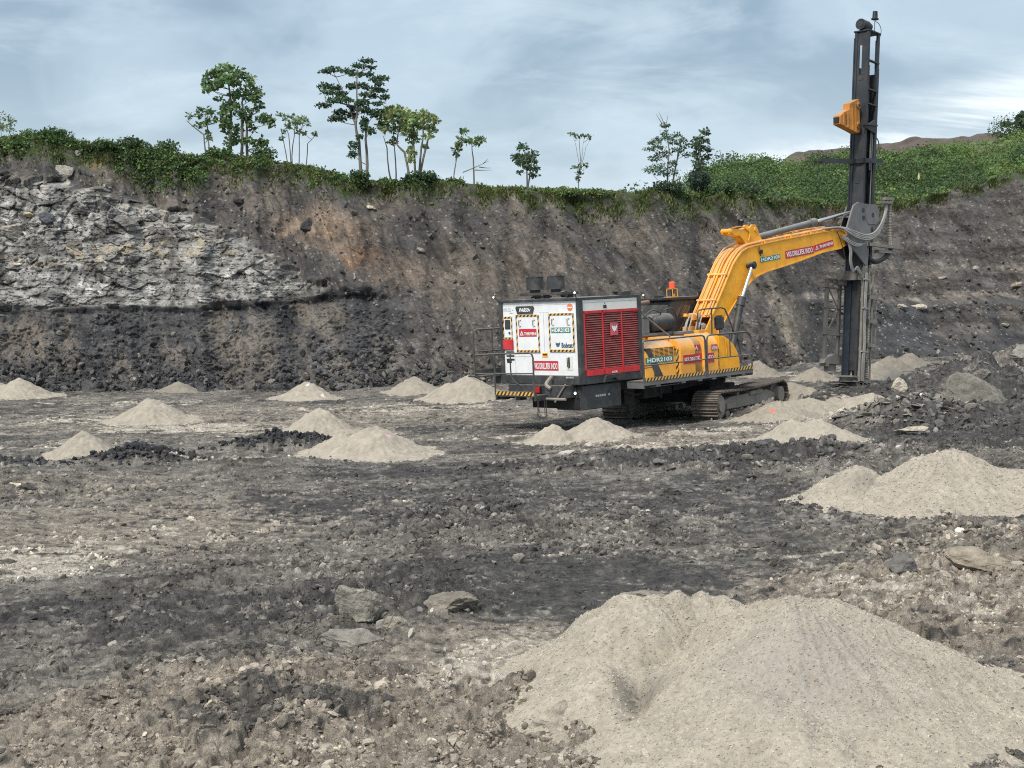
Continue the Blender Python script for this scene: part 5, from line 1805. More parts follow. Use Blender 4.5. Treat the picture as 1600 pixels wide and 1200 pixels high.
def build_rig():
    rig = bpy.data.objects.new('drill_rig', None)
    rig.matrix_world = Matrix.Translation((5.65, 42.6, 0.0)) @ Matrix.Rotation(math.radians(-2.5), 4, 'Y') @ Matrix.Rotation(math.radians(45), 4, 'Z')
    link(rig)
    tag(rig, 'yellow crawler drill rig with white and red power pack, raised boom and tall dark mast', 'drill rig')

    # ---------------- undercarriage
    UC = Matrix.Rotation(math.radians(11), 4, 'Z')
    for side in (-1, 1):
        y = 1.47 * side
        dz = -0.08 if side < 0 else -0.17
        XF = UC @ Matrix.Translation((0, 0, dz))
        r = 0.40
        xa, xb = -2.12, 2.12
        # chain path: rounded ends, slightly sagging top
        path = []
        N_ = 60
        per = 2 * (xb - xa) + 2 * math.pi * r
        for i in range(N_):
            d = per * i / N_
            if d < xb - xa:
                x, z, t = xa + d, r + r, 0.0
                z -= 0.05 * math.sin(math.pi * (d / (xb - xa)))
            elif d < xb - xa + math.pi * r:
                a = (d - (xb - xa)) / r
                x, z, t = xb + r * math.sin(a), r + r * math.cos(a), -a
            elif d < 2 * (xb - xa) + math.pi * r:
                x, z, t = xb - (d - (xb - xa) - math.pi * r), 0.0, -math.pi
            else:
                a = (d - 2 * (xb - xa) - math.pi * r) / r
                x, z, t = xa - r * math.sin(a), r - r * math.cos(a), -math.pi - a
            path.append((x, z + 0.06, t))
        mb = MB()
        for (x, z, t) in path:
            ux, uz = math.cos(t), math.sin(t)
            nx, nz = -math.sin(t), math.cos(t)
            hw, L2 = 0.40, 0.085

            def q(a, b):
                return (x + ux * a + nx * b, z + uz * a + nz * b)
            poly = [q(-L2, -0.015), q(L2, -0.015), q(L2, 0.012), q(L2 - 0.01, 0.055), q(L2 - 0.035, 0.055), q(L2 - 0.045, 0.015), q(-0.01, 0.015), q(-0.02, 0.045), q(-0.04, 0.045), q(-0.05, 0.015), q(-L2, 0.012)]
            mb.prism(poly, y - hw, y + hw, 'y')
            mb.prism([q(-0.06, -0.09), q(0.06, -0.09), q(0.07, -0.015), q(-0.07, -0.015)], y - 0.14, y + 0.14, 'y')
        tk = mb.build('crawler_track', TRACKM, rig, xf=XF, smooth=False)
        m2 = MB().cyl((xa, y - 0.30, r + 0.06), (xa, y + 0.30, r + 0.06), 0.33, n=28)
        m2.cyl((xa, y - 0.36, r + 0.06), (xa, y + 0.36, r + 0.06), 0.17, n=20)
        m2.build('idler_wheel', DUSTY, tk, xf=XF)
        m2 = MB().cyl((xb, y - 0.12, r + 0.06), (xb, y + 0.12, r + 0.06), 0.35, n=22)
        m2.cyl((xb, y - 0.34, r + 0.06), (xb, y + 0.34, r + 0.06), 0.24, n=20)
        m2.build('sprocket', DUSTY, tk, xf=XF)
        for i in range(7):
            xx = xa + 0.62 + i * 0.5
            MB().cyl((xx, y - 0.24, 0.18), (xx, y + 0.24, 0.18), 0.11, n=14).build('track_roller', DUSTY, tk, xf=XF)
        for xx in (-0.7, 0.8):
            MB().cyl((xx, y - 0.2, 0.70), (xx, y + 0.2, 0.70), 0.07, n=12).build('carrier_roller', DUSTY, tk, xf=XF)
        fr = MB().prism([(xa + 0.1, 0.30), (xb - 0.2, 0.30), (xb - 0.25, 0.52), (xb - 0.8, 0.66), (xa + 0.9, 0.66), (xa + 0.3, 0.55)], y - 0.22, y + 0.22, 'y')
        fr.box(xa + 0.5, xa + 1.1, y - 0.27, y + 0.27, 0.33, 0.50)
        fr.box(0.0, 0.9, y - 0.27, y + 0.27, 0.60, 0.72)
        fr.build('track_frame', DUSTY, rig, bevel=0.01, xf=XF)
    cb = MB().box(-0.85, 0.85, -0.85, 0.85, 0.42, 0.84)
    for sx in (-1, 1):
        for sy in (-1, 1):
            cb.beam((sx * 0.6, sy * 0.6, 0.60), (sx * 1.15, sy * 1.35, 0.50), 0.5, 0.30)
    cb.box(-1.35, -1.15, -1.3, 1.3, 0.42, 0.58)
    cb.box(-1.55, -1.30, -0.35, 0.35, 0.44, 0.70)
    cb.build('undercarriage_frame', UNDER, rig, bevel=0.015, xf=UC)
    MB().cyl((0, 0, 0.84), (0, 0, 1.06), 0.78, n=36).cyl((0, 0, 0.90), (0, 0, 1.0), 0.86, n=36).build('slewing_ring', UNDER, rig)

    # ---------------- revolving frame
    uf = MB().box(-4.4, 1.15, -1.25, 1.25, 1.06, 1.34)
    uf.box(-6.75, -4.4, -1.25, 1.25, 1.10, 1.36)
    uf.box(-4.1, -2.4, -0.95, 0.95, 0.80, 1.06)
    uf.prism([(-2.4, 0.86), (-1.0, 0.95), (-1.0, 1.06), (-2.4, 1.06)], -1.0, 1.0)
    uf.box(0.2, 1.4, -0.42, 0.42, 1.2, 1.75)
    uf.build('revolving_frame', UNDER, rig, bevel=0.015)
    tk = MB().box(-6.77, -5.17, -1.42, -0.50, 0.70, 1.34)
    tank = tk.build('water_tank', GREY, rig, bevel=0.02)
    mk = MB()
    for i in range(7):
        if i != 5:
            mk.box(-6.22 + i * 0.085, -6.16 + i * 0.085, -1.428, -1.42, 1.02, 1.075)
    mk.build('faded_marks', MARK, tank, smooth=False)
    bk = MB().box(-7.15, -6.2, -1.22, -0.10, 1.05, 1.384).box(-6.85, -6.2, -0.10, 0.30, 1.05, 1.384).build('rear_crossmember', GREY, rig, bevel=0.01)
    MB().box(-6.80, -6.0, -1.36, 0.36, 0.74, 1.03).build('belly_box', UNDER, rig, bevel=0.01)
    tl = MB().box(-7.20, -7.151, -0.34, -0.13, 1.17, 1.36).build('tail_light', BLK, rig)
    MB().box(-7.212, -7.2005, -0.15, -0.32, 1.195, 1.335).build('lens', LENSR, tl)
    pp = MB().tube([(-7.19, -0.10, 1.06), (-7.19, -0.5, 1.03), (-7.19, -1.24, 1.03)], 0.035, 8).tube([(-7.2, -0.86, 0.95), (-7.18, -1.24, 1.42)], 0.022, 6, False)
    pp.tube([(-6.97, -0.56, 1.60), (-7.19, -0.56, 1.42), (-7.20, -0.72, 1.30)], 0.05, 8)
    pp.build('pipework', DUSTY, rig)
    ch = MB()
    for (yy, z1, z2) in ((0.02, 1.0, 0.62), (-0.02, 1.0, 0.60), (-0.24, 1.0, 0.58), (-0.30, 1.0, 0.52)):
        ch.tube([(-6.95, yy, z1), (-6.95 + 0.02, yy + 0.02, (z1 + z2) / 2), (-6.95, yy, z2)], 0.012, 6)
    ch.tube([(-6.95, 0.04, 0.60), (-6.97, -0.05, 0.50), (-6.95, -0.22, 0.50), (-6.95, -0.32, 0.56)], 0.02, 6)
    ch.build('hanging_chain', DUSTY, rig)
    un = MB()
    for (x, y, z, s) in ((-4.0, -1.2, 1.0, 0.2), (-3.5, -1.1, 0.95, 0.16), (-4.6, -1.0, 0.9, 0.22)):
        un.box(x - s, x + s, y - s, y + s, z - s, z + s)
    un.tube([(-4.9, -1.25, 1.05), (-4.4, -1.3, 0.92), (-3.9, -1.25, 1.0), (-3.2, -1.2, 0.95)], 0.03, 6)
    un.cyl((-3.65, -1.55, 1.20), (-3.65, -1.55, 0.78), 0.035, n=8)
    un.build('belly_fittings', UNDER, rig)
    pl = MB().box(-4.25, -3.0, -1.7, -1.3, 1.115, 1.135)
    pl.build('drip_plate', DUSTY, rig)

    # ---------------- power pack
    X0, X1, YR, YL = -6.84, -4.42, -1.50, 1.36
    body = MB().box(X0, X1, YR, YL, 1.62, 3.60).build('power_pack', WHT, rig, bevel=0.01)
    fm = MB()
    for (x, y) in ((X0 + 0.03, YR - 0.0), (X0 + 0.03, YL), (X1 - 0.02, YR)):
        fm.box(x - 0.075, x + 0.075, y - 0.06, y + 0.06, 1.40, 3.66)
    fm.box(X0 - 0.06, X1 + 0.04, YR - 0.05, YL + 0.05, 3.60, 3.665)
    fm.build('corner_frame', GREY, rig, bevel=0.006)
    sk = MB().box(X0 - 0.065, X1 + 0.02, YR - 0.035, YL + 0.32, 1.385, 1.62).build('base_skirt', GREY, rig, bevel=0.012)
    mk = MB()
    for i in range(6):
        mk.box(X0 - 0.073, X0 - 0.066, -1.02 - i * 0.048, -1.055 - i * 0.048, 1.56, 1.605)
    mk.build('faded_marks', MARK, sk, smooth=False)
    st = MB().prism([(-6.05, 1.40), (-5.95, 1.58), (-5.35, 1.58), (-5.22, 1.42), (-5.5, 1.42), (-5.62, 1.50), (-5.78, 1.50), (-5.9, 1.40)], YR - 0.11, YR - 0.036)
    st.build('lifting_bracket', BLK, rig)
    cr = MB().box(X0 + 0.11, X1 - 0.07, YR - 0.030, YR + 0.02, 3.31, 3.595).build('cream_header', CREAM, rig)
    MB().box(-5.90, -5.78, YR - 0.045, YR - 0.031, 3.36, 3.44).box(-5.86, -5.82, YR - 0.04, YR - 0.031, 3.48, 3.50).build('latch', BLK, cr)
    MB().box(X0 + 0.11, X1 - 0.07, YR - 0.036, YR - 0.0305, 3.525, 3.532).build('seam', MARK, cr, smooth=False)
    # seams on the rear panels
    sm = MB()
    xs = X0 - 0.004
    for (y0, y1, z0, z1) in ((1.30, -1.42, 3.505, 3.512), (0.165, 0.155, 3.50, 3.60), (0.90, 0.893, 1.64, 2.2), (0.90, 0.25, 2.13, 2.137), (0.25, 0.243, 1.66, 2.13), (-0.22, -0.23, 2.26, 3.3), (-0.07, -0.43, 3.30, 3.306)):
        sm.box(xs, xs + 0.006, y0, y1, z0, z1)
    sm.build('panel_seam', MARK, body, smooth=False)

    def door(y0, y1, z0, z1):
        d = MB().box(X0 - 0.022, X0, y0, y1, z0, z1).build('access_door', WHT, rig, bevel=0.004)
        b = 0.058
        hz = MB()
        x = X0 - 0.028
        hz.box(x, X0 - 0.0225, y0, y1, z1 - b, z1).box(x, X0 - 0.0225, y0, y1, z0, z0 + b)
        hz.box(x, X0 - 0.0225, y0, y0 - b * 0.8, z0 + b, z1 - b).box(x, X0 - 0.0225, y1 + b * 0.8, y1, z0 + b, z1 - b)
        hz.build('hazard_border', HAZ, d, smooth=False)
        for yy in (y0 - 0.13, y0 - (y0 - y1) * 0.76):
            h = MB().tube([(X0 - 0.03, yy - 0.07, z1 - 0.14), (X0 - 0.05, yy, z1 - 0.15), (X0 - 0.05, yy, z1 - 0.30), (X0 - 0.03, yy - 0.07, z1 - 0.31)], 0.009, 6, False)
            h.build('handle', MIDG, d)
        return d
    door(0.80, -0.07, 2.24, 3.255)
    door(-0.43, -1.335, 2.255, 3.275)
    # badge with the model number
    O = MB()
    O.add([(X0 - 0.02, 0.80, 3.44), (X0 - 0.02, 0.74, 3.28), (X0 - 0.02, 0.16, 3.28), (X0 - 0.02, 0.10, 3.44), (X0 - 0.02, 0.14, 3.49), (X0 - 0.02, 0.77, 3.49)] +
          [(X0 - 0.001, 0.80, 3.44), (X0 - 0.001, 0.74, 3.28), (X0 - 0.001, 0.16, 3.28), (X0 - 0.001, 0.10, 3.44), (X0 - 0.001, 0.14, 3.49), (X0 - 0.001, 0.77, 3.49)],
          [(0, 1, 2, 3, 4, 5), (6, 7, 8, 9, 10, 11)] + [(i, (i + 1) % 6, 6 + (i + 1) % 6, 6 + i) for i in range(6)])
    bd = O.build('name_plate', GREY, rig, smooth=False)
    lettering('PA850v', bd, LETW, (X0 - 0.02, 0.66, 3.33), *RU[:2], 0.44, 0.11, RU[2], 0.03, 0.3)
    rb = MB().cyl((X0, -1.20, 3.43), (X0 - 0.012, -1.20, 3.43), 0.095, n=28).build('round_badge', ORNG, rig)
    MB().box(X0 - 0.018, X0 - 0.0125, -1.12, -1.28, 3.405, 3.435).build('badge_band', LETW, rb, smooth=False)
    mk = MB()
    for (y, z, w) in ((1.28, 3.37, 0.16), (1.10, 3.42, 0.10), (1.10, 3.36, 0.12), (1.28, 3.42, 0.13), (1.05, 3.30, 0.12), (0.95, 3.38, 0.05)):
        mk.box(X0 - 0.006, X0 - 0.0005, y, y - w, z, z + 0.022)
    mk.build('faded_marks', MARK, body, smooth=False)
    cp = MB().box(X0 - 0.02, X0, 1.30, 0.945, 2.60, 3.22).build('control_panel', WHT, rig)
    hz = MB()
    x = X0 - 0.027
    hz.box(x, X0 - 0.021, 1.30, 0.945, 3.165, 3.22).box(x, X0 - 0.021, 1.30, 0.945, 2.60, 2.65).box(x, X0 - 0.021, 1.30, 1.265, 2.65, 3.165).box(x, X0 - 0.021, 0.98, 0.945, 2.65, 3.165)
    hz.build('hazard_border', HAZ, cp, smooth=False)
    MB().box(X0 - 0.034, X0 - 0.021, 1.225, 1.015, 2.87, 3.13).build('display', GLASS, cp, bevel=0.03)
    MB().cyl((X0 - 0.02, 1.05, 2.77), (X0 - 0.05, 1.05, 2.77), 0.028, n=12).build('knob', BLK, cp)
    MB().box(X0 - 0.05, X0, 1.32, 0.94, 2.315, 2.58).build('red_locker', RED, rig, bevel=0.01)
    vt = MB()
    for z in (2.22, 2.12, 2.02):
        vt.box(X0 - 0.012, X0, 1.23, 0.93, z, z + 0.045)
    vt.build('vent', BLK, rig)
    yl = plate(rig, YEL, (X0, -0.13, 2.10), RU, 0.20, 0.125, name='caution_label')
    MB().box(X0 - 0.010, X0 - 0.0065, -0.15, -0.31, 2.16, 2.20).build('faded_marks', BLK, yl, smooth=False)
    hd = MB().box(X0 - 0.012, X0, -1.0, -1.22, 1.78, 2.14).build('latch_recess', CREAM, rig)
    MB().tube([(X0 - 0.02, -1.10, 2.10), (X0 - 0.06, -1.08, 2.08), (X0 - 0.06, -1.08, 1.86), (X0 - 0.02, -1.10, 1.84)], 0.012, 6, False).box(X0 - 0.03, X0 - 0.013, -1.09, -1.13, 1.84, 2.11).build('handle', BLK, hd)
    # name plates on the rear
    p = plate(rig, SIGNR, (X0 - 0.022, 0.69, 2.665), RU, 0.66, 0.21)
    lettering('THRIVENI', p, LETW, (X0 - 0.029, 0.49, 2.70), *RU[:2], 0.45, 0.085, RU[2], 0.03)
    MB().add([(X0 - 0.033, 0.655, 2.70), (X0 - 0.033, 0.515, 2.70), (X0 - 0.033, 0.585, 2.83), (X0 - 0.033, 0.615, 2.72), (X0 - 0.033, 0.555, 2.72), (X0 - 0.033, 0.585, 2.775)],
             [(0, 3, 5, 2), (2, 5, 4, 1), (1, 4, 3, 0)]).build('triangle_mark', LETW, p, smooth=False)
    p = plate(rig, SIGNG, (X0 - 0.022, -0.51, 2.755), RU, 0.70, 0.145)
    lettering('HDR2103', p, LETW, (X0 - 0.029, -0.54, 2.775), *RU[:2], 0.64, 0.105, RU[2], 0.035)
    lettering('Bobcat', rig, LETD, (X0 - 0.024, -0.87, 2.36), *RU[:2], 0.40, 0.14, RU[2], 0.035, name='rear_lettering')
    cat_mark(MB(), (X0 - 0.024, -0.66, 2.37), RU, 0.155).build('cat_emblem', LETD, rig, smooth=False)
    p = plate(rig, SIGNR, (X0, 0.20, 1.755), RU, 0.90, 0.255)
    lettering('VKS DRILLTEK INDO', p, LETW, (X0 - 0.007, 0.175, 1.79), *RU[:2], 0.85, 0.17, RU[2], 0.03)
    # red radiator grille
    gr = MB()
    y0, y1 = YR - 0.055, YR - 0.001
    zx = [(-6.73, -6.66), (-5.99, -5.94), (-5.22, -5.17), (-4.49, -4.43)]
    for a, b in zx:
        gr.box(a, b, y0, y1, 1.60, 3.305)
    gr.box(-6.73, -4.43, y0, y1, 3.235, 3.305).box(-6.73, -4.43, y0, y1, 1.60, 1.76)
    g = gr.build('radiator_grille', RED, rig, bevel=0.006)
    MB().box(-6.70, -4.46, YR - 0.004, YR - 0.0005, 1.62, 3.29).build('radiator_core', paint('radiator_core', (0.035, 0.022, 0.020), 0.9, 0.6, 0.2, dirtcol=(0.13, 0.095, 0.08)), g, smooth=False)
    lv = MB()
    n = 25
    for i in range(n):
        z = 1.79 + (3.21 - 1.79) * i / (n - 1)
        for a, b in ((-6.66, -5.99), (-5.94, -5.22), (-5.17, -4.49)):
            lv.add([(a, YR - 0.046, z - 0.012), (b, YR - 0.046, z - 0.012), (b, YR - 0.010, z + 0.022), (a, YR - 0.010, z + 0.022),
                    (a, YR - 0.046, z - 0.018), (b, YR - 0.046, z - 0.018), (b, YR - 0.010, z + 0.016), (a, YR - 0.010, z + 0.016)],
                   [(0, 1, 2, 3), (7, 6, 5, 4), (0, 4, 5, 1), (3, 2, 6, 7), (0, 3, 7, 4), (1, 5, 6, 2)])
    lv.build('louvres', paint('dusty_red_louvre', (0.34, 0.028, 0.030), 0.6, 0.55, 0.22, dirtcol=(0.13, 0.085, 0.075)), g, smooth=False)
    p = plate(rig, paint('faded_red_badge', (0.62, 0.10, 0.12), 0.5, 0.2, 0.2), (-5.68, YR - 0.056, 2.62), SU, 0.30, 0.33, th=0.012, name='grille_badge')
    cat_mark(MB(), (-5.64, YR - 0.070, 2.70), SU, 0.22).build('cat_emblem', LETW, p, smooth=False)
    lettering('AIR', rig, LETW, (-5.70, YR - 0.058, 1.615), *SU[:2], 0.26, 0.06, SU[2], 0.02, name='grille_lettering')
    # air cleaners on the roof
    for yc in (0.90, 0.10):
        a = MB().cyl((-5.95, yc, 3.93), (-5.95, yc, 4.25), 0.238, n=36).cyl((-5.95, yc, 4.25), (-5.95, yc, 4.27), 0.248, n=36).cyl((-5.95, yc, 3.91), (-5.95, yc, 3.93), 0.248, n=36)
        o = a.build('air_cleaner', GREY, rig)
        MB().cyl((-5.95, yc, 3.83), (-5.95, yc, 3.91), 0.15, n=24).build('neck', BLK, o)
    rs = MB().box(-6.30, -5.6, -0.42, 1.15, 3.755, 3.83).cyl((-6.10, -0.4, 3.77), (-6.10, -0.25, 3.77), 0.09, n=16).box(-6.15, -6.0, 0.30, 0.42, 3.665, 3.76).box(-5.9, -5.7, 0.9, 1.0, 3.665, 3.76).box(-5.9, -5.7, -0.3, -0.2, 3.665, 3.76)
    rs.tube([(-6.15, 0.85, 3.70), (-6.2, 0.6, 3.74), (-6.2, 0.35, 3.70), (-6.15, 0.1, 3.72)], 0.03, 6)
    rs.build('cleaner_stand', GREY, rig, bevel=0.008)
    MB().box(-4.98, -4.84, -1.40, -1.28, 3.666, 3.76).box(-4.74, -4.60, -1.40, -1.28, 3.666, 3.77).build('roof_fittings', GREY, rig)
    MB().tube([(-4.42, -1.30, 3.40), (-4.05, -1.34, 3.42), (-3.82, -1.36, 3.44)], 0.065, 12).build('exhaust_pipe', paint('rusty_pipe', (0.16, 0.10, 0.075), 0.7, 0.5, 0.2), rig)
    MB().tube([(-4.38, -1.35, 3.30), (-2.85, -1.30, 2.44)], 0.024, 8, False).build('stay_rod', DUSTY, rig)

    # ---------------- work lights, lit
    for (bx, by, bz, tx, ty, tz, r) in ((-6.9, 1.38, 3.62, -7.05, 1.42, 3.76, 0.024), (-6.9, -1.50, 3.62, -6.95, -1.50, 3.80, 0.026), (-6.86, -1.30, 1.30, -6.90, -1.33, 1.17, 0.036), (-0.55, 1.45, 3.46, -0.62, 1.45, 3.60, 0.022)):
        w = MB().tube([(bx, by, bz), ((bx + tx) / 2, by, (bz + tz) / 2), (tx, ty, tz)], 0.014, 6).cyl((tx - 0.01, ty, tz), (tx + 0.07, ty + 0.0, tz), r * 1.15, r * 0.6, n=14).build('work_light', BLK, rig)
        MB().cyl((tx - 0.022, ty, tz), (tx - 0.0101, ty, tz), r, n=14).build('lamp', LAMP, w)

    # ---------------- rear platform and ladder rails
    pf = MB().box(-7.60, -6.92, -0.53, 0.95, 1.10, 1.145).box(-7.60, -7.52, -0.53, 0.95, 1.145, 1.24).box(-7.6, -6.9, -0.55, -0.49, 1.0, 1.14).box(-7.6, -6.9, 0.90, 0.96, 1.0, 1.14)
    for yy in (0.85, 0.2, -0.45):
        pf.box(-7.5, -7.25, yy - 0.08, yy + 0.08, 1.0, 1.10)
    pf.box(-7.1, -6.9, -0.08, 0.95, 1.16, 1.38)
    pf = pf.build('rear_platform', GREY, rig)
    MB().box(-7.606, -7.6005, -0.51, 0.93, 1.135, 1.235).build('hazard_strip', HAZ, pf, smooth=False)
    rl = MB()
    R = 0.024
    rl.tube([(-7.60, 1.72, 2.20), (-7.60, 0.9, 2.24), (-7.60, -0.38, 2.27), (-7.60, -0.47, 2.24), (-7.60, -0.51, 2.14), (-7.60, -0.51, 1.12)], R, 8, False)
    rl.tube([(-7.60, 1.72, 1.70), (-7.60, -0.51, 1.73)], R * 0.8, 8, False)
    rl.tube([(-7.60, 0.95, 2.24), (-7.60, 0.95, 1.15)], R, 8, False)
    rl.tube([(-7.60, 0.33, 2.25), (-7.60, 0.33, 1.72), (-7.56, 0.25, 1.5), (-7.4, 0.12, 1.36)], R * 0.8, 8)
    rl.tube([(-7.60, 1.72, 1.68), (-7.62, 1.72, 2.75), (-7.58, 1.72, 2.86), (-7.48, 1.72, 2.90), (-6.2, 1.72, 2.89), (-5.0, 1.72, 2.88)], R, 8, False)
    rl.tube([(-7.60, 1.72, 2.30), (-5.0, 1.72, 2.28)], R * 0.8, 8, False)
    rl.tube([(-6.9, 1.72, 2.88), (-6.9, 1.72, 1.65)], R, 8, False)
    rl.build('handrail', RAIL, rig)
    sd = MB().box(-7.60, -4.6, 1.40, 2.0, 1.60, 1.65).box(-7.60, -4.6, 1.70, 1.73, 1.65, 1.80).build('left_walkway', GREY, rig)
    MB().box(-7.605, -7.55, 0.33, 0.45, 2.0, 2.12).build('junction_box', BLK, rig)

    # ---------------- side walkway
    dk = MB().box(-5.02, -0.05, -2.08, -1.52, 1.30, 1.345).box(-5.02, -0.05, -2.10, -2.06, 1.225, 1.33).box(-5.02, -4.97, -2.08, -1.5, 1.15, 1.345).box(-0.10, -0.05, -2.08, -1.5, 1.22, 1.345)
    for xx in (-4.4, -3.3, -2.55, -1.9, -1.2, -0.5):
        dk.box(xx - 0.09, xx + 0.09, -2.09, -1.5, 1.17, 1.225)
    dk = dk.build('side_walkway', MIDG, rig)
    MB().box(-4.93, -2.33, -2.112, -2.1005, 1.335, 1.425).box(-2.18, -0.07, -2.112, -2.1005, 1.335, 1.425).build('hazard_strip', HAZ, dk, smooth=False)
    MB().box(-4.98, -0.06, -2.10, -2.085, 1.3455, 1.43).build('kick_plate', MIDG, dk)
    rl = MB()
    yy = -2.09
    rl.tube([(-5.0, yy, 1.3), (-5.0, yy, 2.40), (-4.94, yy, 2.43), (-2.45, yy, 2.44), (-2.33, yy, 2.41), (-2.28, yy, 2.30), (-2.28, yy, 1.28)], R, 8, False)
    rl.tube([(-2.20, yy, 1.28), (-2.20, yy, 2.30), (-2.15, yy, 2.40), (-2.05, yy, 2.43), (-0.35, yy, 2.43), (-0.18, yy, 2.39), (-0.07, yy, 2.25), (-0.07, yy, 1.3)], R, 8, False)
    rl.tube([(-5.0, yy, 1.76), (-2.28, yy, 1.76)], R * 0.8, 8, False)
    rl.tube([(-2.20, yy, 1.76), (-0.07, yy, 1.76)], R * 0.8, 8, False)
    rl.tube([(-1.12, yy, 2.43), (-1.12, yy, 1.76)], R * 0.8, 8, False)
    rl.tube([(-4.55, yy, 1.70), (-4.55, yy, 1.36)], R * 0.6, 8, False)
    rl.tube([(-5.0, yy, 1.70), (-4.55, yy, 1.70)], R * 0.6, 8, False)
    rl.build('handrail', RAIL, rig)
    rl = MB()
    yy = -0.62
    rl.tube([(-0.68, yy, 2.30), (-0.66, yy, 3.02), (-0.60, yy, 3.09), (-0.44, yy, 3.12), (0.50, yy, 3.13), (0.68, yy, 3.08), (0.80, yy, 2.90), (1.12, yy, 2.34), (1.28, yy, 2.15), (1.42, yy, 1.80), (1.42, yy, 1.40)], R, 8, False)
    rl.tube([(0.02, yy, 3.12), (0.0, yy, 2.35)], R, 8, False)
    rl.build('front_handrail', RAIL, rig)
    mr = MB().box(-0.72, -0.30, -1.34, -1.22, 2.50, 2.93).build('mirror', BLK, rig, bevel=0.05)
    MB().tube([(-0.5, -1.28, 2.50), (-0.5, -1.28, 2.30)], 0.02, 6, False).build('mirror_arm', RAIL, mr)

    # ---------------- engine covers
    def rounded(y_out, z0, zt, r, y_in, n=7):
        p = [(y_out, z0)]
        for i in range(n + 1):
            a = math.pi / 2 * i / n
            p.append((y_out + r - r * math.cos(a), zt - r + r * math.sin(a)))
        p.append((y_in, zt))
        p.append((y_in, z0))
        return p
    cA = MB().prism(rounded(-1.56, 1.345, 2.34, 0.42, -0.45), -4.30, -2.93, 'x').build('engine_cover', YEL2, rig, bevel=0.012)
    gl = MB().box(-4.02, -2.98, -1.568, -1.555, 1.93, 1.945)
    rc = MB().prism([(-4.06, 2.17), (-2.98, 2.17), (-2.98, 1.93), (-3.88, 1.93)], -1.5635, -1.53)
    rc.build('vent', BLK, cA, smooth=False)
    gv = MB()
    for i in range(5):
        xx = -3.9 + i * 0.215
        gv.box(xx - 0.012, xx + 0.012, -1.572, -1.5640, 1.93, 2.17)
    for i in range(7):
        z = 1.945 + i * 0.036
        gv.box(-4.05 + 0.02 * (6 - i), -2.98, -1.570, -1.5642, z, z + 0.012)
    gv.build('vent_grille', YEL2, cA, smooth=False)
    MB().prism([(-4.26, 2.18), (-4.03, 2.18), (-3.52, 1.36), (-3.86, 1.36)], -1.5655, -1.50).build('dark_stripe', GREY, cA, smooth=False)
    p = plate(rig, SIGNG, (-4.28, -1.567, 1.765), SU, 1.20, 0.155)
    lettering('HDR2103', p, LETW, (-4.22, -1.574, 1.785), *SU[:2], 1.08, 0.115, SU[2], 0.035)
    cB = MB().prism(rounded(-1.66, 1.345, 2.42, 0.40, -0.45), -2.86, -2.18, 'x').build('engine_cover', YEL2, rig, bevel=0.015)
    MB().box(-2.93, -2.86, -1.60, -1.0, 1.36, 2.1).build('edge_strip', HAZ, cB, smooth=False)
    MB().prism(rounded(-1.52, 1.345, 2.36, 0.36, -0.45), -2.18, -1.70, 'x').build('recessed_cover', BROWN, rig, bevel=0.01)
    cC = MB().prism(rounded(-1.64, 1.345, 2.44, 0.40, -0.45), -1.70, -1.08, 'x').build('engine_cover', YEL2, rig, bevel=0.015)
    MB().box(-1.08, -1.02, -1.60, -1.0, 1.36, 2.0).build('edge_strip', HAZ, cC, smooth=False)
    prof = [(-1.02, 1.345), (-1.02, 2.36), (-0.72, 2.34), (-0.45, 2.22), (-0.22, 2.05), (-0.05, 1.82), (0.02, 1.58), (0.03, 1.345)]
    cD = MB().prism(prof, -1.60, -0.48).build('fuel_tank', YEL, rig, bevel=0.035)
    MB().cyl((-0.85, -1.05, 2.36), (-0.85, -1.05, 2.46), 0.07, n=14).box(-1.0, -0.5, -0.9, -0.7, 2.34, 2.52).build('filler', YEL, cD)
    MB().tube([(-0.72, -1.61, 2.30), (-0.68, -1.62, 2.20), (-0.66, -1.62, 1.80)], 0.014, 6, False).build('grab_handle', YEL, cD)
    p = plate(rig, SIGNR, (-2.74, -1.663, 1.655), SU, 0.55, 0.245)
    lettering('VKS DRIL', p, LETW, (-2.71, -1.670, 1.70), *SU[:2], 0.50, 0.13, SU[2], 0.03)
    p = plate(rig, SIGNR, (-2.175, -1.523, 1.655), SU, 0.46, 0.245)
    lettering('LTEK', p, LETW, (-2.13, -1.530, 1.70), *SU[:2], 0.33, 0.13, SU[2], 0.03)
    p = plate(rig, SIGNR, (-1.68, -1.643, 1.62), SU, 0.38, 0.27)
    lettering('INDO', p, LETW, (-1.66, -1.650, 1.72), *SU[:2], 0.33, 0.11, SU[2], 0.03)
    p = plate(rig, SIGNR, (-2.12, -1.523, 2.00), SU, 0.34, 0.15)
    lettering('A', p, LETW, (-2.03, -1.530, 2.01), *SU[:2], 0.14, 0.12, SU[2], 0.02)
    p = plate(rig, paint('faded_red_sign', (0.55, 0.12, 0.16), 0.5, 0.3, 0.2), (-1.42, -1.643, 1.955), SU, 0.30, 0.17)
    lettering('VENI', p, LETW, (-1.40, -1.650, 1.975), *SU[:2], 0.26, 0.09, SU[2], 0.03)
    # engine bay behind the covers
    MB().box(-4.30, -1.95, -0.44, 1.35, 1.36, 2.44).build('engine_hood', YEL2, rig, bevel=0.03)
    tb = MB().cyl((-2.55, -0.35, 2.80), (-1.75, -0.35, 2.80), 0.27, n=28).cyl((-1.75, -0.35, 2.80), (-1.68, -0.35, 2.80), 0.27, 0.20, n=28)
    tb.cyl((-2.62, -0.35, 2.80), (-2.55, -0.35, 2.80), 0.20, 0.27, n=28)
    tb.build('engine_air_filter', BLK, rig)
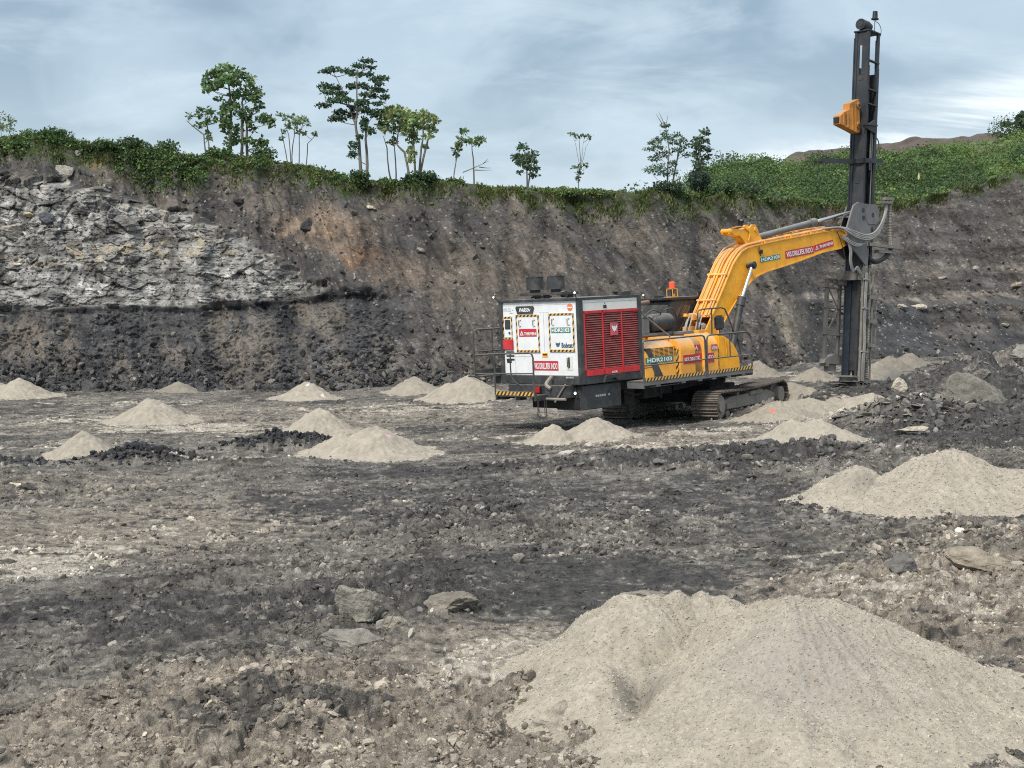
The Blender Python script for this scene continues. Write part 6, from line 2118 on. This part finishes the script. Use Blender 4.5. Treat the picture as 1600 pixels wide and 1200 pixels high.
    MB().box(-3.1, -2.75, -0.5, -0.2, 2.45, 2.95).cyl((-2.9, -0.35, 2.95), (-2.9, -0.35, 3.08), 0.14, n=18).box(-3.3, -1.6, -0.52, -0.1, 2.44, 2.53).build('filter_housing', MIDG, rig, bevel=0.02)
    w = MB().tube([(-3.0, -0.5, 3.0), (-2.7, -0.55, 3.18), (-2.3, -0.5, 3.12), (-2.1, -0.4, 3.0)], 0.022, 6).tube([(-2.0, -0.4, 3.15), (-1.7, -0.5, 3.2), (-1.5, -0.5, 2.9), (-1.45, -0.45, 2.5)], 0.02, 6)
    w.build('wiring', BLK, rig)
    MB().box(-1.75, -1.2, -0.9, -0.5, 2.42, 2.52).build('step_plate', MIDG, rig, bevel=0.02)

    # ---------------- cab
    cx0, cx1, cy0, cy1, cz0, cz1 = -0.62, 1.28, 0.50, 1.56, 1.45, 3.42
    cabp = [(cy0, cz0), (cy0, cz1 - 0.22), (cy0 + 0.05, cz1 - 0.09), (cy0 + 0.16, cz1), (cy1 - 0.12, cz1), (cy1, cz1 - 0.15), (cy1, cz0)]
    cab = MB().prism([(cx0, cz0), (cx0, cz1 - 0.30), (cx0 + 0.07, cz1 - 0.10), (cx0 + 0.28, cz1), (cx1 - 0.1, cz1), (cx1 + 0.06, cz1 - 0.5), (cx1 + 0.10, cz0)], cy0, cy1).build('cab', GREY, rig, bevel=0.05)
    MB().prism([(-0.28, 2.25), (-0.28, 3.00), (-0.20, 3.17), (-0.02, 3.24), (0.42, 3.24), (0.42, 2.25)], cy0 - 0.012, cy0 - 0.001).build('window', GLASS, cab, smooth=False)
    MB().prism([(0.50, 2.25), (0.50, 3.24), (1.10, 3.24), (1.18, 2.25)], cy0 - 0.012, cy0 - 0.001).build('window', GLASS, cab, smooth=False)
    MB().box(cx0 - 0.012, cx0 - 0.001, cy0 + 0.15, cy1 - 0.12, 2.45, 3.02).build('rear_window', GLASS, cab, smooth=False)
    MB().box(cx0 - 0.06, cx1 + 0.15, cy0 - 0.05, cy1 + 0.08, cz1 + 0.001, cz1 + 0.075).box(-0.2, 0.05, 1.2, 1.4, cz1 + 0.075, cz1 + 0.13).box(1.0, 1.12, 0.55, 0.62, cz1 + 0.075, cz1 + 0.22).build('roof_guard', BLK, cab, bevel=0.01)
    bc = MB()
    for sx in (0, 1):
        for sy in (0, 1):
            bc.box(-0.02 + sx * 0.24, 0.0 + sx * 0.24, 0.80 + sy * 0.22, 0.82 + sy * 0.22, 3.50, 3.76)
    for z in (3.50, 3.745):
        bc.box(-0.02, 0.24, 0.80, 0.82, z, z + 0.018).box(-0.02, 0.24, 1.02, 1.04, z, z + 0.018).box(-0.02, 0.0, 0.82, 1.02, z, z + 0.018).box(0.22, 0.24, 0.82, 1.02, z, z + 0.018)
    bc.box(-0.02, 0.10, 0.805, 0.815, 3.52, 3.60)
    bk = bc.build('beacon_cage', YEL2, rig)
    MB().cyl((0.11, 0.92, 3.50), (0.11, 0.92, 3.77), 0.045, n=12).build('post', BLK, bk)
    MB().cyl((0.11, 0.92, 3.77), (0.11, 0.92, 3.95), 0.10, 0.092, n=20).cyl((0.11, 0.92, 3.95), (0.11, 0.92, 3.975), 0.092, 0.06, n=20).build('beacon', BEAC, rig)

    # ---------------- boom
    side = [(0.34, 2.85), (1.03, 3.75), (1.51, 4.39), (1.75, 4.62), (1.98, 4.79), (2.28, 4.90), (2.6, 4.96), (4.02, 5.13), (6.53, 5.39), (7.67, 5.47), (7.95, 5.38), (8.03, 5.18), (7.93, 4.97), (7.64, 4.85), (6.5, 4.73), (5.2, 4.48), (3.97, 4.27), (3.35, 4.18), (2.86, 4.06), (2.50, 3.93), (2.22, 3.75), (1.6, 3.28), (1.13, 2.86), (0.62, 2.33), (0.25, 1.90), (-0.05, 1.55), (-0.35, 1.55), (-0.35, 1.95), (-0.1, 2.3)]
    bo = MB().prism(side, -0.36, -0.315).prism(side, 0.315, 0.36)
    ins = [(x, z) for x, z in side]
    boom = bo.build('boom', YEL, rig, bevel=0.012)
    c = np.array(side)
    inner = MB()
    top = side[:12]
    bot = side[12:25]
    # top and bottom cover plates between the side plates, standing proud of them
    for i in range(len(top) - 1):
        a, b = top[i], top[i + 1]
        d = Vector((b[0] - a[0], b[1] - a[1])).normalized()
        nx, nz = -d.y * 0.022, d.x * 0.022
        inner.prism([(a[0] - nx * 0.4, a[1] - nz * 0.4), (b[0] - nx * 0.4, b[1] - nz * 0.4), (b[0] + nx, b[1] + nz), (a[0] + nx, a[1] + nz)], -0.39, 0.39)
    for i in range(len(bot) - 1):
        a, b = bot[i], bot[i + 1]
        d = Vector((b[0] - a[0], b[1] - a[1])).normalized()
        nx, nz = -d.y * 0.022, d.x * 0.022
        inner.prism([(a[0] - nx * 0.4, a[1] - nz * 0.4), (b[0] - nx * 0.4, b[1] - nz * 0.4), (b[0] + nx, b[1] + nz), (a[0] + nx, a[1] + nz)], -0.39, 0.39)
    inner.build('flange', YEL, boom, smooth=False)
    # hydraulic pipes on its back
    off = 0.085
    for k, yv in enumerate((-0.30, -0.20, -0.02, 0.08, 0.26)):
        pts = []
        for i, (x, z) in enumerate(side[:10]):
            a = side[max(i - 1, 0)]
            b = side[min(i + 1, 9)]
            d = Vector((b[0] - a[0], b[1] - a[1])).normalized()
            o2 = off + (0.05 if k == 4 else 0)
            pts.append((x - d.y * o2, yv, z + d.x * o2))
        MB().tube(pts, 0.030 if k < 4 else 0.022, 8, True, 3).build('hydraulic_pipe', YEL2 if k != 2 else YEL, boom)
    for i, (t, j) in enumerate(((0.5, 0), (0.5, 1), (0.3, 7), (0.75, 7), (0.5, 8), (0.5, 6))):
        a, b = Vector(side[j]), Vector(side[j + 1])
        p0 = a.lerp(b, t)
        d = (b - a).normalized()
        n2 = Vector((-d.y, d.x))
        q0, q1 = p0 + n2 * 0.02, p0 + n2 * 0.13
        MB().prism([(q0.x - d.x * .03, q0.y - d.y * .03), (q0.x + d.x * .03, q0.y + d.y * .03), (q1.x + d.x * .03, q1.y + d.y * .03), (q1.x - d.x * .03, q1.y - d.y * .03)], -0.36, 0.36).build('pipe_clamp', YEL2, boom, smooth=False)
    lug = [(1.69, 5.35), (1.66, 5.46), (1.72, 5.54), (2.3, 5.50), (2.75, 5.56), (2.88, 5.66), (3.05, 5.66), (3.18, 5.52), (3.30, 5.30), (3.52, 5.06), (2.60, 4.94), (2.40, 5.16), (2.22, 5.30), (2.0, 5.30)]
    lg = MB().prism(lug, -0.16, -0.10).prism(lug, 0.10, 0.16).prism([(2.2, 5.30), (2.3, 5.50), (2.7, 5.55), (2.9, 5.1), (2.6, 4.98)], -0.10, 0.10)
    lg.cyl((1.76, -0.20, 5.45), (1.76, 0.20, 5.45), 0.07, n=16).cyl((3.05, -0.20, 5.50), (3.05, 0.20, 5.50), 0.08, n=16)
    lg.tube([(1.8, -0.17, 5.55), (2.3, -0.18, 5.58), (2.7, -0.18, 5.40), (2.6, -0.2, 5.15)], 0.02, 6)
    lg.build('cylinder_lug', YEL, boom, bevel=0.01)
    MB().cyl((2.28, -0.66, 4.37), (2.28, 0.66, 4.37), 0.08, n=20).cyl((2.28, -0.63, 4.37), (2.28, -0.49, 4.37), 0.12, n=20).build('pivot_pin', BLK, boom)
    MB().cyl((3.02, -0.40, 4.79), (3.02, -0.361, 4.79), 0.07, n=16).tube([(2.93, -0.39, 4.95), (2.86, -0.40, 4.80), (2.95, -0.40, 4.66)], 0.016, 6).build('grease_fitting', BLK, boom)
    for yv in (-0.56, 0.56):
        cy = MB().cyl((1.62, yv, 3.30), (1.05, yv, 1.80), 0.105, n=20).cyl((1.66, yv, 3.40), (1.56, yv, 3.14), 0.135, n=20).build('boom_cylinder', GREY, rig)
        MB().cyl((2.24, yv, 4.34), (1.64, yv, 3.36), 0.052, n=14).cyl((2.28, yv - 0.08, 4.37), (2.28, yv, 4.37), 0.02, n=16).build('rod', CHROME, cy)
    tc = MB().cyl((3.10, 0, 5.50 - 0.28), (6.55, 0, 5.74), 0.10, n=20).cyl((6.38, 0, 5.715), (6.68, 0, 5.76), 0.13, n=20).build('tilt_cylinder', MIDG, rig)
    MB().cyl((6.68, 0, 5.76), (9.22, 0, 6.14), 0.052, n=14).build('rod', CHROME, tc)
    # signs on the boom
    def skew_plate(mat, a, b, h, name='sign_plate'):
        R = Vector((b[0] - a[0], 0, b[1] - a[1]))
        w = R.length
        R.normalize()
        U = Vector((-R.z, 0, R.x))
        fr = (tuple(R), tuple(U), (0, -1, 0))
        return plate(rig, mat, (a[0], -0.362, a[1]), fr, w, h), fr, w, (a[0], -0.369, a[1])
    p, fr, w, o = skew_plate(SIGNG, (2.97, 4.445), (4.08, 4.555), 0.155)
    lettering('HDR2103', p, LETW, Vector(o) + Vector(fr[0]) * 0.05 + Vector(fr[1]) * 0.022, fr[0], fr[1], w - 0.10, 0.11, fr[2], 0.03)
    p, fr, w, o = skew_plate(SIGNR, (4.37, 4.545), (6.01, 4.70), 0.25)
    lettering('VKS DRILLTEK INDO', p, LETW, Vector(o) + Vector(fr[0]) * 0.05 + Vector(fr[1]) * 0.04, fr[0], fr[1], w - 0.12, 0.17, fr[2], 0.03)
    p, fr, w, o = skew_plate(SIGNR, (6.05, 4.745), (7.22, 4.935), 0.215)
    lettering('THRIVENI', p, LETW, Vector(o) + Vector(fr[0]) * 0.30 + Vector(fr[1]) * 0.055, fr[0], fr[1], w - 0.36, 0.10, fr[2], 0.03)
    O3 = Vector(o) + Vector((0, -0.003, 0))
    R3, U3 = Vector(fr[0]), Vector(fr[1])
    tri = [O3 + R3 * 0.06 + U3 * 0.05, O3 + R3 * 0.26 + U3 * 0.05, O3 + R3 * 0.16 + U3 * 0.19, O3 + R3 * 0.105 + U3 * 0.075, O3 + R3 * 0.215 + U3 * 0.075, O3 + R3 * 0.16 + U3 * 0.145]
    MB().add(tri, [(0, 3, 5, 2), (2, 5, 4, 1), (1, 4, 3, 0)]).build('triangle_mark', LETW, p, smooth=False)
    # control valves and hoses at the foot of the boom
    va = MB().box(-0.30, 0.15, -0.05, 0.25, 2.35, 2.60).box(-0.1, 0.25, -0.02, 0.22, 2.78, 2.96).beam((-0.35, 0.1, 2.95), (0.15, 0.1, 2.84), 0.12, 0.10).cyl((0.12, -0.1, 2.92), (0.12, 0.3, 2.92), 0.075, n=14)
    va.build('valve_block', YEL2, rig, bevel=0.01)
    hs = MB()
    for i, (x, y) in enumerate(((-0.42, 0.08), (-0.50, 0.0), (-0.36, 0.14), (-0.44, -0.08), (-0.3, 0.2), (-0.15, -0.10), (-0.05, -0.14))):
        hs.tube([(x + 0.25, y, 2.93), (x + 0.10, y - 0.03, 2.75), (x - 0.05, y - 0.05, 2.45), (x - 0.02, y - 0.05, 2.15)], 0.022, 6)
    for i in range(5):
        hs.tube([(-0.1 + i * 0.06, -0.1, 2.7), (0.05 + i * 0.05, -0.22, 2.62), (0.0 + i * 0.07, -0.2, 2.4), (0.08 + i * 0.05, -0.1, 2.3)], 0.018, 6)
    hs.build('hose_cluster', HOSE, rig)

    # ---------------- mast
    A0 = Vector((8.85, 0, 0.0))
    A1 = Vector((10.35, 0, 12.3))
    a = (A1 - A0).normalized()
    f = Vector((a.z, 0, -a.x))
    LEN = (A1 - A0).length
    MX = Matrix(((f.x * 1.15, 0, a.x, A0.x), (0, 1, 0, A0.y), (f.z * 1.15, 0, a.z, A0.z), (0, 0, 0, 1)))     # (u, v, s) -> rig
    ma = MB()
    # corner rails full length; rear web with recess; far web
    ma.box(-0.33, -0.20, 0.16, 0.27, 0.02, LEN).box(-0.33, -0.24, -0.29, -0.20, 0.02, LEN)
    ma.box(0.20, 0.31, -0.29, -0.21, 4.2, LEN).box(0.20, 0.33, 0.16, 0.27, 0.02, LEN)
    ma.box(-0.30, -0.27, -0.20, 0.16, 0.6, 10.9).box(-0.31, -0.27, -0.20, -0.02, 10.9, LEN - 0.03).box(-0.31, -0.27, 0.08, 0.16, 10.9, LEN - 0.03)
    ma.box(-0.31, -0.27, -0.02, 0.08, 11.93, LEN - 0.03)
    ma.box(-0.24, 0.20, 0.19, 0.22, 0.6, 11.2)
    ma.box(0.24, 0.27, -0.21, 0.16, 4.4, 11.0)
    ma.box(-0.05, 0.08, -0.12, 0.02, 4.2, 10.6)
    for s in (11.35, 10.35, 9.85, 9.15, 4.6):
        ma.box(-0.25, 0.32, -0.30, -0.20, s, s + 0.055)
    ma.box(-0.25, 0.30, -0.27, -0.22, 9.0, 9.12)
    ma.box(-0.36, 0.34, -0.31, 0.30, LEN, LEN + 0.05)
    ma.box(0.30, 0.345, -0.28, -0.12, 5.0, 11.2).box(0.26, 0.30, -0.26, -0.14, 11.2, 12.2)
    for s in (6.3, 7.1, 8.6, 10.7):
        ma.box(-0.315, -0.30, -0.10, 0.05, s, s + 0.09)
    mast = ma.build('mast', MAST, rig, xf=MX, bevel=0.004)
    MB().box(-0.345, -0.20, 0.02, 0.275, 0.40, 3.92).box(-0.355, -0.20, 0.24, 0.285, 0.40, LEN - 0.2).build('slide_rail', MASTB, mast, xf=MX)
    MB().cyl((0.06, -0.24, 7.6), (0.06, -0.24, 9.05), 0.028, n=10).cyl((0.14, -0.25, 4.6), (0.14, -0.25, 9.0), 0.02, n=8).box(0.0, 0.12, -0.28, -0.22, 9.0, 9.05).build('feed_cylinder', MIDG, mast, xf=MX)
    chn = MB()
    for i in range(26):
        chn.box(-0.16 - (0.012 if i % 2 else 0), -0.13, -0.235, -0.215, 9.3 + i * 0.075, 9.36 + i * 0.075)
    chn.build('feed_chain', paint('rusty_chain', (0.12, 0.06, 0.04), 0.8, 0.4, 0.2), mast, xf=MX)
    pu = MB().cyl((-0.40, 0.02, LEN + 0.25), (-0.06, 0.02, LEN + 0.25), 0.19, n=28).cyl((-0.06, 0.02, LEN + 0.25), (0.10, 0.02, LEN + 0.25), 0.15, n=24).box(-0.20, 0.08, -0.05, 0.10, LEN + 0.05, LEN + 0.2)
    pu = pu.build('crown_sheave', BLK, mast, xf=MX)
    MB().cyl((-0.415, 0.02, LEN + 0.25), (-0.401, 0.02, LEN + 0.25), 0.10, n=20).build('hub', MAST, pu, xf=MX)
    bm2 = MB().cyl((0.10, -0.20, LEN + 0.05), (0.10, -0.20, LEN + 0.52), 0.012, n=8).cyl((0.10, -0.20, LEN + 0.50), (0.10, -0.20, LEN + 0.53), 0.125, n=20).cyl((0.10, -0.20, LEN + 0.53), (0.10, -0.20, LEN + 0.78), 0.09, 0.08, n=20)
    bm2.build('mast_lamp', BLK, mast, xf=MX)
    MB().tube([(0.14, -0.20, LEN + 0.44), (0.30, -0.22, LEN + 0.40), (0.42, -0.24, LEN + 0.22), (0.36, -0.26, LEN - 0.04)], 0.012, 6).build('lamp_cable', MIDG, mast, xf=MX)
    MB().tube([(0.34, -0.2, 8.85), (0.52, -0.22, 8.72), (0.58, -0.22, 8.45), (0.46, -0.22, 8.1), (0.34, -0.2, 7.95)], 0.02, 6).build('cable_loop', MIDG, mast, xf=MX)
    # rotary head
    hp = [(8.26, 9.34), (8.22, 9.06), (8.75, 8.94), (9.32, 8.80), (9.66, 8.86), (9.70, 9.92), (9.45, 9.98), (8.90, 9.80), (8.84, 9.58), (8.50, 9.48)]
    hp = [(min(x, 9.50), z) for x, z in hp]
    rh = MB().prism(hp, -0.12, 0.16)
    for x0 in (8.45, 8.72, 9.0, 9.22):
        zt = np.interp(x0, [8.26, 8.5, 8.84, 8.9, 9.45], [9.34, 9.48, 9.58, 9.8, 9.98])
        zb_ = np.interp(x0, [8.22, 8.75, 9.32], [9.06, 8.94, 8.8])
        rh.box(x0 - 0.03, x0 + 0.03, -0.15, 0.18, zb_ + 0.02, zt - 0.02)
    rh.cyl((9.40, -0.17, 9.75), (9.40, 0.1, 9.75), 0.11, n=16).cyl((9.36, -0.17, 9.08), (9.36, 0.1, 9.08), 0.11, n=16)
    rh = rh.build('rotary_head', HEADY, rig, bevel=0.01)
    for (hx, hz_) in ((9.40, 9.75), (9.36, 9.08)):
        MB().cyl((hx, -0.19, hz_), (hx, -0.171, hz_), 0.06, n=12).build('bolt_cover', BLK, rh)
    MB().box(8.19, 8.28, -0.08, 0.12, 9.12, 9.30).build('end_cap', BLK, rh)
    MB().box(8.58, 8.62, -0.11, -0.1305, 9.05, 9.4).build('slot', BLK, rh)
    MB().prism([(9.35, 9.10), (9.35, 9.02), (10.12, 8.80), (10.22, 8.80), (10.22, 9.28), (10.1, 9.28), (9.75, 9.12)], -0.34, -0.295).box(9.35, 10.2, -0.40, -0.341, 9.06, 9.10).build('head_bracket', MAST, rig)
    MB().beam((7.2, 0.05, 7.80), (9.5, 0.05, 7.86), 0.10, 0.15).box(9.35, 10.55, -0.36, -0.295, 7.78, 7.93).box(9.35, 9.40, -0.36, 0.32, 7.78, 7.93).box(7.15, 7.25, -0.02, 0.12, 7.78, 7.86).build('rod_support_arm', MAST, rig)
    # pivot bracket
    bp = [(8.52, 6.30), (8.85, 6.42), (9.25, 6.36), (9.95, 6.34), (10.10, 6.15), (10.14, 5.80), (9.98, 5.62), (9.95, 5.11), (9.46, 4.89), (9.32, 4.23), (9.18, 4.23), (8.68, 4.62), (8.10, 5.00), (7.95, 5.20), (8.10, 5.60)]
    far = [(9.2, 6.3), (9.95, 6.30), (10.05, 5.80), (9.9, 4.9), (9.3, 4.3), (8.7, 4.62), (8.10, 5.00), (7.95, 5.20), (8.15, 5.42), (8.7, 5.5)]
    br = MB().prism(bp, -0.38, -0.32).prism(far, 0.30, 0.36).box(8.1, 9.0, -0.32, 0.30, 4.95, 5.05).box(8.6, 9.3, -0.32, 0.30, 5.9, 5.96)
    br.prism([(9.25, 6.36), (10.00, 6.32), (10.12, 6.15), (10.15, 5.82), (9.9, 5.64), (9.4, 5.66), (9.25, 5.9)], -0.405, -0.3805)
    br.cyl((8.05, -0.42, 5.20), (8.05, 0.40, 5.20), 0.13, n=18)
    brk = br.build('pivot_bracket', paint('bracket_grey', (0.15, 0.15, 0.15), 0.6, 0.5, 0.4, dirtcol=(0.20, 0.18, 0.155)), rig, bevel=0.008)
    for (hx, hz_, hy) in ((9.71, 5.98, -0.4055), (9.66, 5.48, -0.3805), (9.60, 5.10, -0.3805), (9.12, 6.14, -0.381)):
        MB().cyl((hx, hy - 0.008, hz_), (hx, hy, hz_), 0.085, n=16).build('pin_hole', BLK, brk)
    MB().box(9.05, 9.19, -0.40, -0.381, 5.82, 5.95).build('slot', BLK, brk)
    # shelf, fin
    MB().beam((9.3, -0.46, 4.96), (11.50, -0.46, 4.80), 0.16, 0.11).prism([(10.80, 4.90), (10.86, 5.14), (11.58, 5.20), (11.45, 4.86)], -0.40, -0.37).beam((9.9, -0.40, 4.72), (11.0, -0.40, 4.66), 0.2, 0.10).build('hose_shelf', DUSTY, rig)
    hb = MB().box(10.25, 11.05, -0.42, -0.20, 6.38, 6.46).box(10.55, 11.15, -0.42, -0.20, 6.50, 6.60)
    hb.tube([(10.2, -0.3, 6.75), (10.5, -0.32, 6.78), (10.9, -0.3, 6.72), (11.05, -0.3, 6.45)], 0.018, 6)
    hb.build('hose_bracket', DUSTY, rig)
    hs = MB()
    for i, dy in enumerate((0.0, 0.08, -0.08, 0.03)):
        o = 0.055 * i
        hs.tube([(6.6, -0.25 + dy, 5.50), (7.3, -0.42 + dy, 5.54), (7.75, -0.50, 5.52 - o * 0.5), (8.3, -0.52, 5.40 - o), (9.0, -0.52, 5.28 - o), (9.65, -0.50, 5.38 - o), (10.2, -0.45, 5.72 - o), (10.55 + o * 0.6, -0.38, 6.1), (10.66 + o * 1.2, -0.32, 6.40)], 0.030, 8)
    for i in range(3):
        hs.tube([(7.6, -0.42, 5.28 - 0.03 * i), (8.0, -0.50, 5.10 - 0.05 * i), (8.5, -0.5, 4.98 - 0.04 * i), (9.0, -0.47, 5.0), (9.4, -0.45, 5.10 + 0.03 * i)], 0.020, 6)
    for i in range(4):
        hs.tube([(7.85 + 0.04 * i, -0.45, 5.2), (8.02 + 0.04 * i, -0.48, 4.8), (8.05 + 0.04 * i, -0.45, 4.4), (8.25 + 0.04 * i, -0.42, 4.05 + 0.02 * i), (8.55 + 0.03 * i, -0.40, 4.12 + 0.03 * i), (8.80 + 0.04 * i, -0.38, 3.95)], 0.022, 6)
    hs.build('hose_bundle', HOSE, rig)
    def ribs(path, r0, r1, n_):
        m = MB()
        m.tube(path, lambda t: r0 if int(t * n_) % 2 else r1, 10, True, 16)
        return m
    ribs([(11.02, -0.30, 6.40), (11.0, -0.30, 5.9), (10.95, -0.32, 5.3), (10.92, -0.36, 4.9)], 0.085, 0.070, 36).build('dust_hose', DUSTY, rig)
    MB().tube([(10.92, -0.36, 4.85), (10.75, -0.34, 4.62), (10.35, -0.30, 4.42), (9.9, -0.28, 4.36), (9.6, -0.24, 4.5)], 0.095, 12).build('dust_elbow', BLK, rig)
    MB().tube([(7.4, -0.40, 5.42), (7.55, -0.45, 5.05), (7.75, -0.45, 4.6), (7.85, -0.42, 4.3)], 0.016, 6).build('hanging_cable', BLK, rig)
    # lower mast fittings, in mast coordinates
    lo = MB().box(-0.22, -0.12, -0.36, -0.29, 0.25, 4.2).box(-0.11, -0.03, -0.34, -0.28, 0.25, 4.1).box(0.16, 0.20, -0.32, -0.27, 0.1, 4.3)
    lo.build('lower_guide', DUSTY, rig, xf=MX)
    hs = MB()
    for i in range(4):
        hs.tube([(-0.16 + 0.035 * i, -0.40, 4.0), (-0.18 + 0.035 * i, -0.40, 2.5), (-0.14 + 0.03 * i, -0.41, 1.6), (-0.20 + 0.045 * i, -0.41, 0.9), (-0.12 + 0.03 * i, -0.38, 0.25)], 0.016, 6)
    for s in (1.25, 2.75, 3.75):
        hs.box(-0.24, 0.05, -0.43, -0.36, s, s + 0.04)
    hs.build('hose_run', HOSE, rig, xf=MX)
    for s in (3.12, 2.28, 1.45):
        MB().box(0.10, 0.60, -0.38, -0.30, s, s + 0.13).box(0.10, 0.16, -0.38, -0.2, s, s + 0.13).build('hose_guide', DUSTY, rig, xf=MX)
    MB().tube([(0.32, -0.34, 4.3), (0.45, -0.34, 3.9), (0.60, -0.34, 3.45), (0.60, -0.34, 3.0), (0.60, -0.34, 1.42)], 0.010, 6, False).tube([(0.10, -0.40, 3.9), (0.14, -0.40, 3.2), (0.12, -0.40, 1.5), (0.02, -0.40, 0.9)], 0.010, 6).build('guard_wire', DUSTY, rig, xf=MX)
    ribs([(0.26, -0.30, 2.05), (0.24, -0.30, 1.6), (0.22, -0.30, 1.0), (0.22, -0.30, 0.35)], 0.065, 0.050, 44).build('suction_hose', DUSTY, rig, xf=MX)
    MB().box(0.02, 0.12, -0.30, -0.22, 0.35, 3.2).box(-0.02, 0.42, -0.36, -0.26, 0.22, 0.30).box(-0.05, 0.44, -0.36, -0.26, 0.02, 0.12).box(0.38, 0.42, -0.34, -0.28, 0.12, 4.0).build('lower_brace', DUSTY, rig, xf=MX)
    cb = MB().box(-0.62, -0.10, -0.30, 0.10, 3.92, 4.02).box(-0.62, -0.52, -0.30, 0.15, 3.70, 4.02).box(-0.5, -0.12, -0.34, -0.31, 3.72, 4.0).cyl((-0.8, 0.2, 3.8), (-0.5, 0.2, 3.8), 0.12, n=14).box(-0.40, -0.15, -0.36, -0.345, 3.78, 3.84)
    cb.build('rod_clamp', DUSTY, rig, xf=MX)
    # rod rack beside the mast
    rr = MB()
    for (u, v, w_) in ((-1.02, 0.5, 0.055), (-0.28, 0.52, 0.045)):
        rr.box(u - w_, u + w_, v - w_, v + w_, 0.95, 3.75)
    rr.box(-1.16, -0.14, 0.40, 0.62, 3.70, 3.75).box(-1.16, -0.14, 0.40, 0.62, 3.42, 3.46)
    for u in (-1.14, -0.80, -0.50, -0.17):
        rr.box(u - 0.015, u + 0.015, 0.40, 0.43, 3.46, 3.70)
    for s in (1.80, 2.72):
        rr.box(-1.14, -0.14, 0.43, 0.58, s, s + 0.025)
    rr.beam((-0.92, 0.5, 3.4), (-0.34, 0.5, 2.7), 0.035, 0.035).beam((-0.34, 0.5, 2.7), (-0.98, 0.5, 1.85), 0.03, 0.03).beam((-0.98, 0.5, 1.8), (-0.45, 0.5, 1.05), 0.035, 0.035).beam((-0.5, 0.48, 3.4), (-0.32, 0.5, 3.1), 0.025, 0.025)
    rr.prism([(-1.15, 0.80), (-0.18, 0.80), (-0.20, 1.12), (-0.55, 1.16), (-1.05, 0.98)], 0.40, 0.62)
    rr.box(-0.85, -0.42, 0.46, 0.62, 0.55, 0.80).box(-1.02, -0.88, 0.4, 0.7, 0.70, 0.80)
    rr.box(-0.62, -0.30, 0.20, 0.5, 3.55, 3.75).cyl((-0.66, 0.5, 3.62), (-0.66, 0.5, 3.72), 0.14, n=16)
    rr.build('rod_rack', DUSTY, rig, xf=MX)
    # foot of the mast and the drill string
    ft = MB().prism([(-0.55, 0.25), (-0.20, 0.25), (0.0, -0.05), (0.0, -0.15), (-0.15, -0.15)], -0.33, -0.05).box(-0.55, -0.2, -0.30, 0.30, 0.36, 0.42).box(-0.25, 0.36, -0.30, 0.30, 0.30, 0.36)
    ft.build('mast_foot', DUSTY, rig, xf=MX)
    hd = MB().cyl((-0.45, -0.05, 0.36), (-0.45, -0.05, -0.05), 0.26, 0.32, n=20).box(-0.1, 0.25, -0.15, 0.2, -0.2, 0.3)
    hd.build('dust_hood', UNDER, rig, xf=MX)
    MB().cyl((-0.02, 0.0, -0.5), (-0.02, 0.0, 4.0), 0.055, n=14).build('drill_rod', GREY, rig, xf=MX)
    fl = MB()
    for (s, u0, u1, y) in ((0.10, -1.15, -0.1, -0.2), (0.02, -1.05, 0.0, -0.3), (-0.08, -1.15, 0.05, -0.25), (0.20, -0.8, 0.55, -0.35), (-0.13, -1.0, -0.1, -0.2)):
        fl.box(u0, u1, y - 0.02, y + 0.35, s, s + 0.018)
    fl.build('skirt_flaps', DUSTY, rig, xf=MX)
    return rig


build_rig()
